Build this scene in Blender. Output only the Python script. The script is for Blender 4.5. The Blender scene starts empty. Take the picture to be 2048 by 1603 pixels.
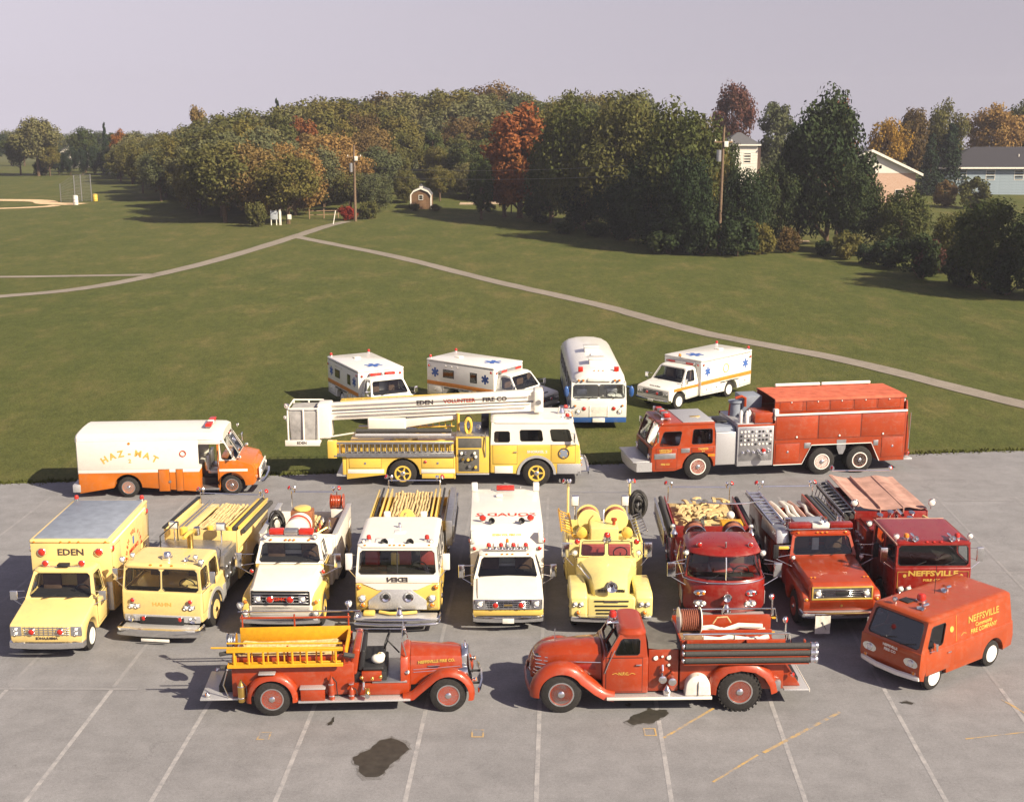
import bpy, bmesh, math, random
from mathutils import Vector, Matrix
rnd = random.Random(7)
R = math.radians
scene = bpy.context.scene
COL = scene.collection

# ------------------------------------------------------------------ camera
cam_d = bpy.data.cameras.new("camera")
cam = bpy.data.objects.new("camera", cam_d); COL.objects.link(cam)
cam.location = (0, 0, 14.4)
cam.rotation_euler = (R(90 - 13.017), 0, 0)
cam_d.sensor_width = 36; cam_d.lens = 44.82
cam_d.clip_start = 0.5; cam_d.clip_end = 6000
scene.camera = cam
# ------------------------------------------------------------------ sky, sun, exposure
SUN_AZ, SUN_EL = 126.0, 35.0            # clockwise from +Y
w = bpy.data.worlds.new("World"); scene.world = w; w.use_nodes = True
nt = w.node_tree; nt.nodes.clear()
out = nt.nodes.new("ShaderNodeOutputWorld"); bg = nt.nodes.new("ShaderNodeBackground")
sky = nt.nodes.new("ShaderNodeTexSky"); sky.sky_type = 'NISHITA'; sky.sun_disc = False
sky.sun_elevation = R(SUN_EL); sky.sun_rotation = R(SUN_AZ)
sky.altitude = 100; sky.air_density = 1.0; sky.dust_density = 1.0; sky.ozone_density = 1.5
hs = nt.nodes.new("ShaderNodeHueSaturation"); hs.inputs['Saturation'].default_value = 0.42
tint = nt.nodes.new("ShaderNodeMix"); tint.data_type = 'RGBA'; tint.blend_type = 'MULTIPLY'
tint.inputs[0].default_value = 1.0; tint.inputs[7].default_value = (1.04, 0.885, 1.01, 1)
tc = nt.nodes.new("ShaderNodeTexCoord"); sx_ = nt.nodes.new("ShaderNodeSeparateXYZ"); mx_ = nt.nodes.new("ShaderNodeMath"); mx_.operation = 'MAXIMUM'; mx_.inputs[1].default_value = .07
cb_ = nt.nodes.new("ShaderNodeCombineXYZ"); nt.links.new(tc.outputs['Generated'], sx_.inputs[0]); nt.links.new(sx_.outputs[2], mx_.inputs[0])
for i_ in (0, 1): nt.links.new(sx_.outputs[i_], cb_.inputs[i_])
nt.links.new(mx_.outputs[0], cb_.inputs[2]); nt.links.new(cb_.outputs[0], sky.inputs[0])      # the horizon's own colour carries on below it
nt.links.new(sky.outputs[0], hs.inputs['Color']); nt.links.new(hs.outputs[0], tint.inputs[6])
nt.links.new(tint.outputs[2], bg.inputs[0]); nt.links.new(bg.outputs[0], out.inputs[0])
bg.inputs[1].default_value = 0.063
sd = bpy.data.lights.new("sun", 'SUN'); sd.energy = 5.0; sd.angle = R(0.53); sd.color = (1.0, 0.87, 0.66)
sun = bpy.data.objects.new("sun", sd); COL.objects.link(sun)
az, el = R(SUN_AZ), R(SUN_EL)
sv = Vector((math.sin(az) * math.cos(el), math.cos(az) * math.cos(el), math.sin(el)))
sun.rotation_euler = (-sv).to_track_quat('-Z', 'Y').to_euler(); sun.location = sv * 80
scene.view_settings.view_transform = 'Standard'; scene.view_settings.look = 'None'
scene.view_settings.exposure = 0.82; scene.view_settings.gamma = 1.0
scene.view_settings.use_curve_mapping = False
scene.cycles.max_bounces = 6; scene.cycles.transparent_max_bounces = 10
scene.cycles.use_denoising = True
scene.cycles.caustics_reflective = False; scene.cycles.caustics_refractive = False

# ------------------------------------------------------------------ materials
MATS = {}
def newmat(name):
    m = bpy.data.materials.new(name); m.use_nodes = True
    n = m.node_tree; b = n.nodes['Principled BSDF']
    MATS[name] = m
    return m, n, b
def ramp(n, src, stops):
    r = n.nodes.new("ShaderNodeValToRGB"); e = r.color_ramp.elements
    while len(e) < len(stops): e.new(0.5)
    for k, (p, c) in enumerate(stops):
        e[k].position = p; e[k].color = (*c, 1) if len(c) == 3 else c
    n.links.new(src, r.inputs[0]); return r
def noise(n, scale, detail=4, rough=.55, co=None, dim='3D'):
    t = n.nodes.new("ShaderNodeTexNoise"); t.inputs['Scale'].default_value = scale
    t.inputs['Detail'].default_value = detail; t.inputs['Roughness'].default_value = rough
    if co is not None: n.links.new(co, t.inputs['Vector'])
    return t
def objco(n, which='Object'):
    return n.nodes.new("ShaderNodeTexCoord").outputs[which]
def mixc(n, fac, a, b, mode='MIX'):
    x = n.nodes.new("ShaderNodeMix"); x.data_type = 'RGBA'; x.blend_type = mode
    for s, v in ((0, fac), (6, a), (7, b)):
        if hasattr(v, 'is_output'): n.links.new(v, x.inputs[s])
        elif s == 0: x.inputs[0].default_value = v
        else: x.inputs[s].default_value = (*v, 1)
    return x.outputs[2]
def bump(n, b, h, strength=.3, dist=.01):
    u = n.nodes.new("ShaderNodeBump"); u.inputs['Strength'].default_value = strength
    u.inputs['Distance'].default_value = dist
    n.links.new(h, u.inputs['Height']); n.links.new(u.outputs[0], b.inputs['Normal'])
def paint(name, c, rough=.34, coat=.55, var=.10, dirt=.25, dcol=(.30, .25, .19)):
    """vehicle paint: faint mottling, road dust low down and in patches, uneven gloss"""
    m, n, b = newmat(name); co = objco(n)
    a = noise(n, 1.3, 5, .6, co)
    f = ramp(n, a.outputs[0], [(.3, (1 - var,) * 3), (.7, (1 + var * .4,) * 3)])
    col = mixc(n, 1.0, c, f.outputs[0], 'MULTIPLY')
    d = noise(n, 4.5, 8, .7, co); dr = ramp(n, d.outputs[0], [(.5, (0, 0, 0)), (.78, (dirt,) * 3)])
    col = mixc(n, dr.outputs[0], col, dcol)
    n.links.new(col, b.inputs['Base Color'])
    rr = ramp(n, d.outputs[0], [(.3, (rough * .75,) * 3), (.75, (min(1, rough * 1.5),) * 3)])
    n.links.new(rr.outputs[0], b.inputs['Roughness'])
    b.inputs['Coat Weight'].default_value = coat; b.inputs['Coat Roughness'].default_value = .07
    b.inputs['Specular IOR Level'].default_value = .4
    return m
def plain(name, c, rough=.6, metal=0., scale=6., var=.15, bmp=0., spec=.4):
    m, n, b = newmat(name); co = objco(n)
    a = noise(n, scale, 5, .6, co)
    f = ramp(n, a.outputs[0], [(.3, (1 - var,) * 3), (.7, (1 + var,) * 3)])
    n.links.new(mixc(n, 1.0, c, f.outputs[0], 'MULTIPLY'), b.inputs['Base Color'])
    b.inputs['Roughness'].default_value = rough; b.inputs['Metallic'].default_value = metal
    b.inputs['Specular IOR Level'].default_value = spec
    if bmp: bump(n, b, a.outputs[0], bmp, .01)
    return m
RED = paint('red_paint', (.34, .040, .007)); DRED = paint('deep_red_paint', (.24, .014, .009), rough=.3, coat=.5)
ORED = paint('orange_red_paint', (.35, .045, .007)); VRED = paint('van_red_paint', (.37, .056, .008), rough=.42)
CREAM = paint('cream_yellow_paint', (.82, .61, .23)); YEL = paint('fire_yellow_paint', (.80, .53, .085))
LYEL = paint('lemon_yellow_paint', (.80, .56, .13)); LIME = paint('pale_lime_yellow_paint', (.82, .69, .25)); ORA = paint('orange_paint', (.55, .145, .008))
WHT = paint('white_paint', (.80, .76, .68), var=.06, dirt=.12); WHC = paint('clean_white_paint', (.80, .78, .73), var=.05, dirt=.08)
BLU = paint('blue_paint', (.03, .10, .32)); ORS = plain('orange_stripe', (.62, .22, .03), .5)
GREYROOF = plain('grey_roof_paint', (.22, .25, .31), .6, scale=3)
CHR = plain('chrome', (.80, .80, .80), .16, 1., scale=8, var=.06); STL = plain('steel', (.46, .46, .47), .38, .85)
ALU = plain('diamond_plate', (.56, .56, .57), .45, .55, scale=60, var=.25, bmp=.4)
RUB = plain('tyre_rubber', (.028, .026, .025), .85, scale=20, var=.4, spec=.25)
BLK = plain('black_trim', (.02, .02, .022), .55); DRK = plain('dark_interior', (.03, .027, .025), .8, spec=.2)
BRN = plain('brown_vinyl', (.12, .07, .045), .6); SEATR = plain('red_vinyl', (.34, .05, .04), .55)
TAN = plain('tan_canvas_hose', (.56, .42, .21), .9, scale=14, var=.35, bmp=.6, spec=.1)
PINKT = plain('faded_tarpaulin', (.46, .27, .22), .9, scale=2.5, var=.25, bmp=.5, spec=.1)
REDT = plain('red_tarpaulin', (.52, .13, .075), .85, scale=2.5, var=.25, bmp=.5, spec=.15)
HOSER = plain('red_rubber_hose', (.26, .085, .05), .7, scale=30, var=.3); HOSEB = plain('black_suction_hose', (.05, .048, .046), .75, scale=30, var=.3)
WOODY = plain('yellow_ladder_wood', (.66, .33, .015), .5, scale=9, var=.12); BRASS = plain('brass', (.62, .42, .12), .28, .9)
REDL = plain('red_lens', (.48, .025, .012), .18, spec=.7); AMB = plain('amber_lens', (.72, .22, .015), .2, spec=.7)
LENS = plain('headlight_lens', (.85, .83, .76), .12, spec=.8); WHP = plain('white_gauge', (.78, .75, .68), .5)
GOLD = plain('gold_leaf', (.62, .42, .09), .45, .25); INKR = plain('red_ink', (.50, .05, .02), .6); INKB = plain('blue_ink', (.05, .12, .38), .6)
INKK = plain('dark_ink', (.06, .05, .05), .6); INKW = plain('white_ink', (.8, .77, .7), .6); INKO = plain('ochre_ink', (.66, .40, .08), .6)
CLOTH = plain('white_cloth', (.74, .70, .63), .95, scale=10, var=.12, bmp=.5, spec=.1); GREYC = plain('grey_canvas', (.12, .115, .105), .9, bmp=.4, spec=.1)
WOOD = plain('weathered_wood', (.26, .17, .10), .85, scale=7, var=.3, bmp=.4); BARK = plain('bark', (.11, .075, .05), .95, scale=5, var=.35, bmp=.6, spec=.1)
COPPER = plain('copper', (.50, .20, .09), .35, .6)
def glassmat(name, tintc, k):
    m = bpy.data.materials.new(name); m.use_nodes = True; n = m.node_tree; n.nodes.clear()
    o = n.nodes.new("ShaderNodeOutputMaterial"); t = n.nodes.new("ShaderNodeBsdfTransparent"); t.inputs[0].default_value = (*tintc, 1)
    g = n.nodes.new("ShaderNodeBsdfGlossy"); g.inputs['Roughness'].default_value = .03; g.inputs[0].default_value = (.95, .97, 1, 1)
    l = n.nodes.new("ShaderNodeFresnel"); l.inputs[0].default_value = k
    x = n.nodes.new("ShaderNodeMixShader"); n.links.new(l.outputs[0], x.inputs[0])
    n.links.new(t.outputs[0], x.inputs[1]); n.links.new(g.outputs[0], x.inputs[2]); n.links.new(x.outputs[0], o.inputs[0]); return m
GLS = glassmat('window_glass', (.80, .84, .84), 1.55); GLB = glassmat('dusty_blue_glass', (.40, .45, .52), 1.8)
# ------------------------------------------------------------------ mesh builder
class MB:
    def __init__(s): s.v = []; s.f = []
    def add(s, vs, fs):
        b = len(s.v); s.v += [tuple(p) for p in vs]; s.f += [tuple(i + b for i in f) for f in fs]; return s
    def hexa(s, p):
        return s.add(p, [(0, 3, 2, 1), (4, 5, 6, 7), (0, 1, 5, 4), (1, 2, 6, 5), (2, 3, 7, 6), (3, 0, 4, 7)])
    def box(s, x0, x1, y0, y1, z0, z1):
        return s.hexa([(x0, y0, z0), (x1, y0, z0), (x1, y1, z0), (x0, y1, z0), (x0, y0, z1), (x1, y0, z1), (x1, y1, z1), (x0, y1, z1)])
    def prism(s, pts, ax, a0, a1):
        f = {'x': lambda p, a: (a, p[0], p[1]), 'y': lambda p, a: (p[0], a, p[1]), 'z': lambda p, a: (p[0], p[1], a)}[ax]
        n = len(pts)
        s.add([f(p, a0) for p in pts] + [f(p, a1) for p in pts],
              [tuple(range(n)), tuple(range(2 * n - 1, n - 1, -1))] + [(i, (i + 1) % n, n + (i + 1) % n, n + i) for i in range(n)]); return s
    def loft(s, rings, caps=True, closed=True):
        n = len(rings[0]); k = len(rings); fs = []
        for j in range(k - 1):
            for i in range(n if closed else n - 1):
                a, b = j * n + i, j * n + (i + 1) % n; fs.append((a, b, b + n, a + n))
        if caps and closed: fs += [tuple(range(n - 1, -1, -1)), tuple(range((k - 1) * n, k * n))]
        return s.add([p for r in rings for p in r], fs)
    def cyl(s, p, q, r, r2=None, n=12, caps=True):
        p, q = Vector(p), Vector(q); d = (q - p).normalized()
        u = d.orthogonal().normalized(); w_ = d.cross(u); r2 = r if r2 is None else r2
        ring = lambda c, rr: [c + (u * math.cos(6.28318 * i / n) + w_ * math.sin(6.28318 * i / n)) * rr for i in range(n)]
        return s.loft([ring(p, r), ring(q, r2)], caps)
    def lathe(s, c, d, prof, n=16):
        c, d = Vector(c), Vector(d).normalized(); u = d.orthogonal().normalized(); w_ = d.cross(u)
        return s.loft([[c + d * a + (u * math.cos(6.28318 * i / n) + w_ * math.sin(6.28318 * i / n)) * max(r, .0005) for i in range(n)] for a, r in prof])
    def tube(s, pts, r, n=6):
        pts = [Vector(p) for p in pts]; rings = []; u = None
        for i, p in enumerate(pts):
            d = (pts[min(i + 1, len(pts) - 1)] - pts[max(i - 1, 0)]).normalized()
            u = d.orthogonal().normalized() if u is None else (u - d * u.dot(d)).normalized()
            w_ = d.cross(u); rr = r[i] if isinstance(r, (list, tuple)) else r
            rings.append([p + (u * math.cos(6.28318 * k / n) + w_ * math.sin(6.28318 * k / n)) * rr for k in range(n)])
        return s.loft(rings)
    def ball(s, c, r, n=12, m=7):
        r = r if isinstance(r, (tuple, list)) else (r, r, r)
        return s.loft([[(c[0] + r[0] * math.sin(t) * math.cos(a), c[1] + r[1] * math.sin(t) * math.sin(a), c[2] - r[2] * math.cos(t))
                        for a in [6.28318 * i / n for i in range(n)]] for t in [.06 + (math.pi - .12) * j / m for j in range(m + 1)]])
    def mesh(s, name, mat, bevel=0, seg=2, smooth=True, ang=38):
        me = bpy.data.meshes.new(name); me.from_pydata(s.v, [], s.f)
        bm = bmesh.new(); bm.from_mesh(me)
        bmesh.ops.recalc_face_normals(bm, faces=bm.faces)
        if bevel:
            ed = [e for e in bm.edges if len(e.link_faces) == 2 and e.calc_face_angle(0) > .6]
            bmesh.ops.bevel(bm, geom=ed, offset=bevel, offset_type='OFFSET', segments=seg, profile=.5, affect='EDGES', clamp_overlap=True)
        bm.to_mesh(me); bm.free()
        if smooth:
            me.polygons.foreach_set('use_smooth', [True] * len(me.polygons)); me.set_sharp_from_angle(angle=R(ang))
        if mat: me.materials.append(mat)
        return me
    def build(s, name, mat, parent=None, bevel=0, seg=2, **k):
        return link(name, s.mesh(name, mat, bevel, seg, **k), parent)
def link(name, me, parent=None, loc=None, rot=None):
    o = bpy.data.objects.new(name, me); COL.objects.link(o)
    if parent is not None: o.parent = parent
    if loc is not None: o.location = loc
    if rot is not None: o.rotation_euler = rot
    return o
def tag(o, label, cat, group=None):
    o['label'] = label; o['category'] = cat
    if group: o['group'] = group
    return o
def thing(name, label, cat, loc=(0, 0, 0), rz=0, group=None):
    o = link(name, None); o.location = loc; o.rotation_euler = (0, 0, R(rz)); o.empty_display_size = .3
    return tag(o, label, cat, group)
def bx(P, name, mat, x0, x1, y0, y1, z0, z1, b=.012, seg=2):
    return MB().box(x0, x1, y0, y1, z0, z1).build(name, mat, P, b, seg)
def cy(P, name, mat, p, q, r, r2=None, n=12, b=0):
    return MB().cyl(p, q, r, r2, n).build(name, mat, P, b)
def tb(P, name, mat, pts, r, n=6):
    return MB().tube(pts, r, n).build(name, mat, P)
def arc(cx_, cz, r, a0, a1, n=12):
    return [(cx_ + r * math.cos(R(a0 + (a1 - a0) * i / n)), cz + r * math.sin(R(a0 + (a1 - a0) * i / n))) for i in range(n + 1)]
def V3(*a): return Vector(a)
# ------------------------------------------------------------------ lettering (flat print, cut from the built-in font)
TEXTS = []
def text(P, name, mat, s, o, u, v, size, sx=1.0, align='CENTER', curve=0, bold=.004):
    """o centre, u reading direction, v up direction; curve > 0 arches the line upward"""
    o, u, v = Vector(o), Vector(u).normalized(), Vector(v).normalized(); n_ = u.cross(v)
    jobs = []
    if curve:
        n = len(s); stepa = curve / max(1, n - 1); rad = size * .95 * sx / R(stepa)
        for i, ch in enumerate(s):
            if ch == ' ': continue
            a = R((i - (n - 1) / 2) * stepa)
            c = o + u * (rad * math.sin(a)) + v * (rad * (math.cos(a) - 1))
            jobs.append((ch, c, u * math.cos(a) - v * math.sin(a), v * math.cos(a) + u * math.sin(a)))
    else: jobs.append((s, o, u, v))
    ts = []
    for ch, c, uu, vv in jobs:
        cu = bpy.data.curves.new('t', 'FONT'); cu.body = ch; cu.align_x = align; cu.align_y = 'CENTER'
        cu.size = size; cu.extrude = .0015; cu.offset = bold; cu.resolution_u = 2
        ob = bpy.data.objects.new('t', cu); COL.objects.link(ob)
        mx = Matrix((uu * sx, vv, n_)).transposed().to_4x4(); mx.translation = c + n_ * .004
        ts.append((ob, mx))
    TEXTS.append((P, name, mat, ts))
def flush_texts():
    dg = bpy.context.evaluated_depsgraph_get()
    for P, name, mat, ts in TEXTS:
        bm = bmesh.new()
        for ob, mx in ts:
            me = bpy.data.meshes.new_from_object(ob.evaluated_get(dg)); me.transform(mx); bm.from_mesh(me); bpy.data.meshes.remove(me)
        me = bpy.data.meshes.new(name); bm.to_mesh(me); bm.free(); me.materials.clear(); me.materials.append(mat)
        link(name, me, P)
    for _, _, _, ts in TEXTS:
        for ob, _m in ts:
            cu = ob.data; bpy.data.objects.remove(ob); bpy.data.curves.remove(cu)
# ================================================================== ground, lot, paths
def hgt(x, y):
    """gentle land: level by the lot, a low wooded rise behind the field"""
    h = -.03
    h += 3.6 * math.exp(-((x + 2) / 48) ** 2 - ((y - 232) / 38) ** 2)
    h += 1.2 * math.exp(-((x - 75) / 50) ** 2 - ((y - 225) / 50) ** 2)
    h += .35 * math.exp(-((x + 2) / 22) ** 2 - ((y - 158) / 12) ** 2)
    if y > 300: h -= .03 * (y - 300)
    return h
def grassmat():
    m, n, b = newmat('mown_grass'); co = objco(n)
    mp = n.nodes.new("ShaderNodeMapping"); mp.inputs['Scale'].default_value = (1.0, .45, 1); n.links.new(co, mp.inputs[0])
    big = noise(n, .035, 5, .6, mp.outputs[0]); mid = noise(n, .35, 6, .65, mp.outputs[0]); fine = noise(n, 9, 6, .75, co)
    c1 = ramp(n, big.outputs[0], [(.32, (.064, .082, .021)), (.50, (.088, .099, .029)), (.68, (.118, .108, .038))])
    c2 = ramp(n, mid.outputs[0], [(.32, (.060, .078, .021)), (.52, (.090, .100, .029)), (.74, (.185, .146, .062))])
    col = mixc(n, .55, c1.outputs[0], c2.outputs[0])
    f = ramp(n, fine.outputs[0], [(.28, (.55,) * 3), (.72, (1.4,) * 3)]); tuft = noise(n, 1.7, 6, .8, mp.outputs[0]); tf = ramp(n, tuft.outputs[0], [(.30, (.72, .76, .72)), (.70, (1.26, 1.20, 1.16))])
    col = mixc(n, 1.0, col, tf.outputs[0], 'MULTIPLY')
    n.links.new(mixc(n, 1.0, col, f.outputs[0], 'MULTIPLY'), b.inputs['Base Color'])
    b.inputs['Roughness'].default_value = .95; b.inputs['Specular IOR Level'].default_value = .12
    bump(n, b, fine.outputs[0], .9, .06); return m
def asphaltmat(name, base, k=1.0):
    m, n, b = newmat(name); co = objco(n)
    big = noise(n, .16, 6, .62, co); fine = noise(n, 55, 4, .8, co); mid = noise(n, 1.4, 7, .7, co)
    c = [x * k for x in base]
    r1 = ramp(n, big.outputs[0], [(.3, [x * .88 for x in c]), (.52, c), (.72, [x * 1.08 for x in c])])
    r2 = ramp(n, mid.outputs[0], [(.30, (.84,) * 3), (.65, (1.08,) * 3)]); r3 = ramp(n, fine.outputs[0], [(.25, (.66,) * 3), (.75, (1.36,) * 3)]); grit = noise(n, 15, 5, .85, co); r4 = ramp(n, grit.outputs[0], [(.30, (.80,) * 3), (.70, (1.17,) * 3)])
    col = mixc(n, 1, mixc(n, 1, r1.outputs[0], r2.outputs[0], 'MULTIPLY'), mixc(n, 1, r3.outputs[0], r4.outputs[0], 'MULTIPLY'), 'MULTIPLY')
    mp = n.nodes.new("ShaderNodeMapping"); mp.inputs['Scale'].default_value = (.12, 1.5, 1); mp.inputs['Rotation'].default_value = (0, 0, R(9)); n.links.new(co, mp.inputs[0])
    tr = noise(n, .9, 5, .6, mp.outputs[0]); t2 = ramp(n, tr.outputs[0], [(.36, (.955,) * 3), (.6, (1.02,) * 3)])
    vo = n.nodes.new("ShaderNodeTexVoronoi"); vo.feature = 'DISTANCE_TO_EDGE'; vo.inputs['Scale'].default_value = .22
    wob = noise(n, 1.1, 5, .7, co); ad = n.nodes.new("ShaderNodeVectorMath"); ad.operation = 'MULTIPLY_ADD'
    ad.inputs[1].default_value = (2.2, 2.2, 0); n.links.new(wob.outputs['Color'], ad.inputs[0]); n.links.new(co, ad.inputs[2]); n.links.new(ad.outputs[0], vo.inputs['Vector'])
    cr = ramp(n, vo.outputs['Distance'], [(.0, (.80,) * 3), (.004, (1,) * 3)])
    col = mixc(n, 1, mixc(n, 1, col, t2.outputs[0], 'MULTIPLY'), cr.outputs[0], 'MULTIPLY')
    n.links.new(col, b.inputs['Base Color']); b.inputs['Roughness'].default_value = .9; b.inputs['Specular IOR Level'].default_value = .25
    bump(n, b, fine.outputs[0], .5, .006); return m
GRASS = grassmat(); ASP = asphaltmat('worn_asphalt', (.228, .226, .238)); PATHM = asphaltmat('path_asphalt', (.25, .22, .185))
DIRT = plain('infield_dirt', (.62, .45, .28), .95, scale=1.5, var=.2, spec=.1); STONE = plain('pale_gravel', (.42, .32, .22), .95, scale=3, var=.25)
def wornmat(name, c, lo=.40, hi=.56, sc=3.):
    m, n, b = newmat(name); co = objco(n); a = noise(n, sc, 9, .78, co)
    r = ramp(n, a.outputs[0], [(lo, (0, 0, 0)), (hi, (1, 1, 1))])
    g = noise(n, 55, 4, .8, co); gr = ramp(n, g.outputs[0], [(.25, (.7,) * 3), (.75, (1.3,) * 3)])
    base = mixc(n, 1, (.224, .222, .234), gr.outputs[0], 'MULTIPLY')
    n.links.new(mixc(n, r.outputs[0], base, c), b.inputs['Base Color']); b.inputs['Roughness'].default_value = .9; return m
LINEW = wornmat('worn_white_marking', (.40, .385, .39), .38, .66); LINEF = wornmat('faint_white_marking', (.30, .29, .295), .46, .70, 2.)
LINEY = wornmat('worn_yellow_marking', (.50, .32, .10), .42, .58, 2.2)
OILF = wornmat('oil_fringe', (.075, .07, .064), .36, .66, 4.); OIL = plain('oil_stain', (.042, .038, .031), .55, scale=5, var=.3)
def structure(name, o): o['kind'] = 'structure'; return o
# terrain sheet: fine where the wood stands, coarse to the horizon
xs = [-2600, -1500, -900, -600, -420, -300] + [-220 + 10 * i for i in range(45)] + [300, 420, 600, 900, 1500, 2600]
ys = [-300, -120, -40, 0, 30, 60, 90] + [110 + 8 * i for i in range(28)] + [350, 400, 480, 600, 800, 1200, 1700, 2200]
nx = len(xs)
gv = [(x, y, hgt(x, y)) for y in ys for x in xs]
gf = [(j * nx + i, j * nx + i + 1, (j + 1) * nx + i + 1, (j + 1) * nx + i) for j in range(len(ys) - 1) for i in range(nx - 1)]
ground = MB().add(gv, gf).build('ground', GRASS, None); structure('ground', ground)
edge = lambda x: 48.0 + (x + 19.24) * .118
lot_pts = [(-70, -30), (75, -30)] + [(75 - 2.5 * i, edge(75 - 2.5 * i) + rnd.uniform(-.10, .10)) for i in range(59)]
lot = MB().prism(lot_pts, 'z', -.25, 0).build('parking_lot', ASP, None, smooth=False); structure('parking_lot', lot)
def strip(name, mat, P, a, b_, wd, z=.004, n=1):
    a, b_ = Vector((*a, 0)), Vector((*b_, 0)); d = (b_ - a).normalized(); s_ = Vector((-d.y, d.x, 0)) * wd / 2
    vs = []; fs = []
    for i in range(n + 1):
        p = a.lerp(b_, i / n); vs += [p + s_ + Vector((0, 0, z)), p - s_ + Vector((0, 0, z))]
        if i: k = 2 * i; fs.append((k - 2, k - 1, k + 1, k))
    return MB().add(vs, fs).build(name, mat, P)
for k, x in enumerate([-18.4, -15.75, -13.1, -10.44, -7.77, -5.13, -2.37, .42, 3.30, 6.15, 9.14, 12.1, 15.1, 18.1]):
    strip('stall_line', LINEW, lot, (x - .08, 20), (x + .30, 29.9), .105)
    strip('stall_line', LINEF, lot, (x + .30, 30.0), (x + .95, 46.2), .10)
strip('stall_line', LINEF, lot, (-21, 29.95), (-9.5, 29.85), .10, .008)
strip('stall_line', LINEF, lot, (13.5, 38.1), (21, 38.2), .10, .008); strip('stall_line', LINEF, lot, (12, 45.5), (22, 45.9), .10, .008)
for cx_, cy_ in ((-5.82, 27.4), (-.81, 27.52), (3.26, 27.59)):
    m = MB()
    for a in (0, 1):
        m.add([(cx_ - .15, cy_ - .19 + .34 * a, .006), (cx_ + .15, cy_ - .19 + .34 * a, .006), (cx_ + .15, cy_ - .15 + .34 * a, .006), (cx_ - .15, cy_ - .15 + .34 * a, .006)], [(0, 1, 2, 3)])
        m.add([(cx_ - .15 + .26 * a, cy_ - .15, .006), (cx_ - .11 + .26 * a, cy_ - .15, .006), (cx_ - .11 + .26 * a, cy_ + .15, .006), (cx_ - .15 + .26 * a, cy_ + .15, .006)], [(0, 1, 2, 3)])
    m.build('painted_square', LINEY, lot)
strip('yellow_mark', LINEY, lot, (3.55, 27.3), (4.95, 28.8), .07, .006); strip('yellow_mark', LINEY, lot, (4.4, 25.3), (5.6, 26.5), .06, .006)
strip('yellow_mark', LINEY, lot, (5.75, 26.6), (8.0, 28.6), .09, .006); strip('yellow_mark', LINEY, lot, (10.6, 27.25), (12.2, 27.6), .04, .006)
strip('yellow_mark', LINEY, lot, (12.2, 29.3), (12.6, 28.3), .07, .006)
def blob(name, cx_, cy_, pts, z=.010, k=1.0):
    sm = []; n = len(pts)
    for i in range(n):                                   # rounded outline through the corner points
        p0, p1, p2 = Vector(pts[i - 1]), Vector(pts[i]), Vector(pts[(i + 1) % n])
        for t in (0, .33, .66):
            a = p0.lerp(p1, .5).lerp(p1, t); b_ = p1.lerp(p1.lerp(p2, .5), t); q = a.lerp(b_, t)
            sm.append((cx_ + k * q.x + rnd.gauss(0, .022), cy_ + k * q.y + rnd.gauss(0, .03), z))
    b_ = [(cx_ + (x - cx_) * 1.10 + rnd.gauss(0, .03), cy_ + (y - cy_) * 1.10 + rnd.gauss(0, .04), z - .004) for x, y, _ in sm]
    MB().add(b_, [tuple(range(len(b_)))]).build('stain_fringe', OILF, lot)
    return MB().add(sm, [tuple(range(len(sm)))]).build(name, OIL, lot)
blob('oil_stain', -2.98, 26.45, [(-.62, -.25), (-.55, .1), (-.25, .35), (-.1, .75), (.2, .85), (.5, .6), (.62, .3), (.45, -.1), (.25, -.45), (.1, -.85), (-.2, -1.0), (-.45, -.75), (-.42, -.45)])
blob('oil_stain', 3.28, 28.5, [(-.62, -.42), (-.35, -.05), (-.1, .1), (.1, .38), (.2, .15), (.5, .28), (.55, 0), (.3, -.25), (.1, -.5), (-.35, -.55)])
blob('oil_stain', 9.75, 29.1, [(-.2, 0), (0, .1), (.22, -.02), (.1, -.1)])
blob('oil_stain', -4.35, 28.1, [(-.06, -.25), (-.02, .1), (.06, .3), (.05, -.1)]); blob('oil_stain', 2.85, 28.98, [(-.09, 0), (.0, .08), (.1, 0), (0, -.07)])
def ribbon(name, mat, pts, wd):
    P_ = [Vector((*p, 0)) for p in pts]; fine = []
    for i in range(len(P_) - 1):
        p0, p1, p2, p3 = P_[max(i - 1, 0)], P_[i], P_[i + 1], P_[min(i + 2, len(P_) - 1)]
        for t in [k / 8 for k in range(8)]:
            fine.append(.5 * ((2 * p1) + (p2 - p0) * t + (2 * p0 - 5 * p1 + 4 * p2 - p3) * t * t + (3 * p1 - p0 - 3 * p2 + p3) * t ** 3))
    fine.append(P_[-1]); vs = []; fs = []
    for i, p in enumerate(fine):
        d = (fine[min(i + 1, len(fine) - 1)] - fine[max(i - 1, 0)]).normalized(); s_ = Vector((-d.y, d.x, 0))
        for sgn in (1, -1):
            q = p + s_ * sgn * (wd / 2 + rnd.uniform(-.06, .06)); vs.append((q.x, q.y, hgt(q.x, q.y) + .03))
        if i: k = 2 * i; fs.append((k - 2, k - 1, k + 1, k))
    return structure(name, MB().add(vs, fs).build(name, mat))
ribbon('footpath', PATHM, [(32, 51.5), (25.15, 61.9), (19.59, 72.5), (12.32, 82.4), (6.54, 93.9), (-1, 106.3), (-10.9, 124.3), (-19, 136.5), (-24.5, 144.5)], 1.4)
ribbon('footpath', PATHM, [(-20.8, 161.5), (-22.4, 156), (-24.3, 146), (-28, 124.3), (-31.5, 110.4), (-35, 102.6), (-40, 98.2), (-52, 90)], 1.55)
ribbon('footpath', PATHM, [(-31.0, 111.6), (-36, 110.9), (-43, 110.1), (-60, 109)], 1.2)
def patch(name, mat, pts, dz=.03):
    return structure(name, MB().add([(x, y, hgt(x, y) + dz) for x, y in pts], [tuple(range(len(pts)))]).build(name, mat))
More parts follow.
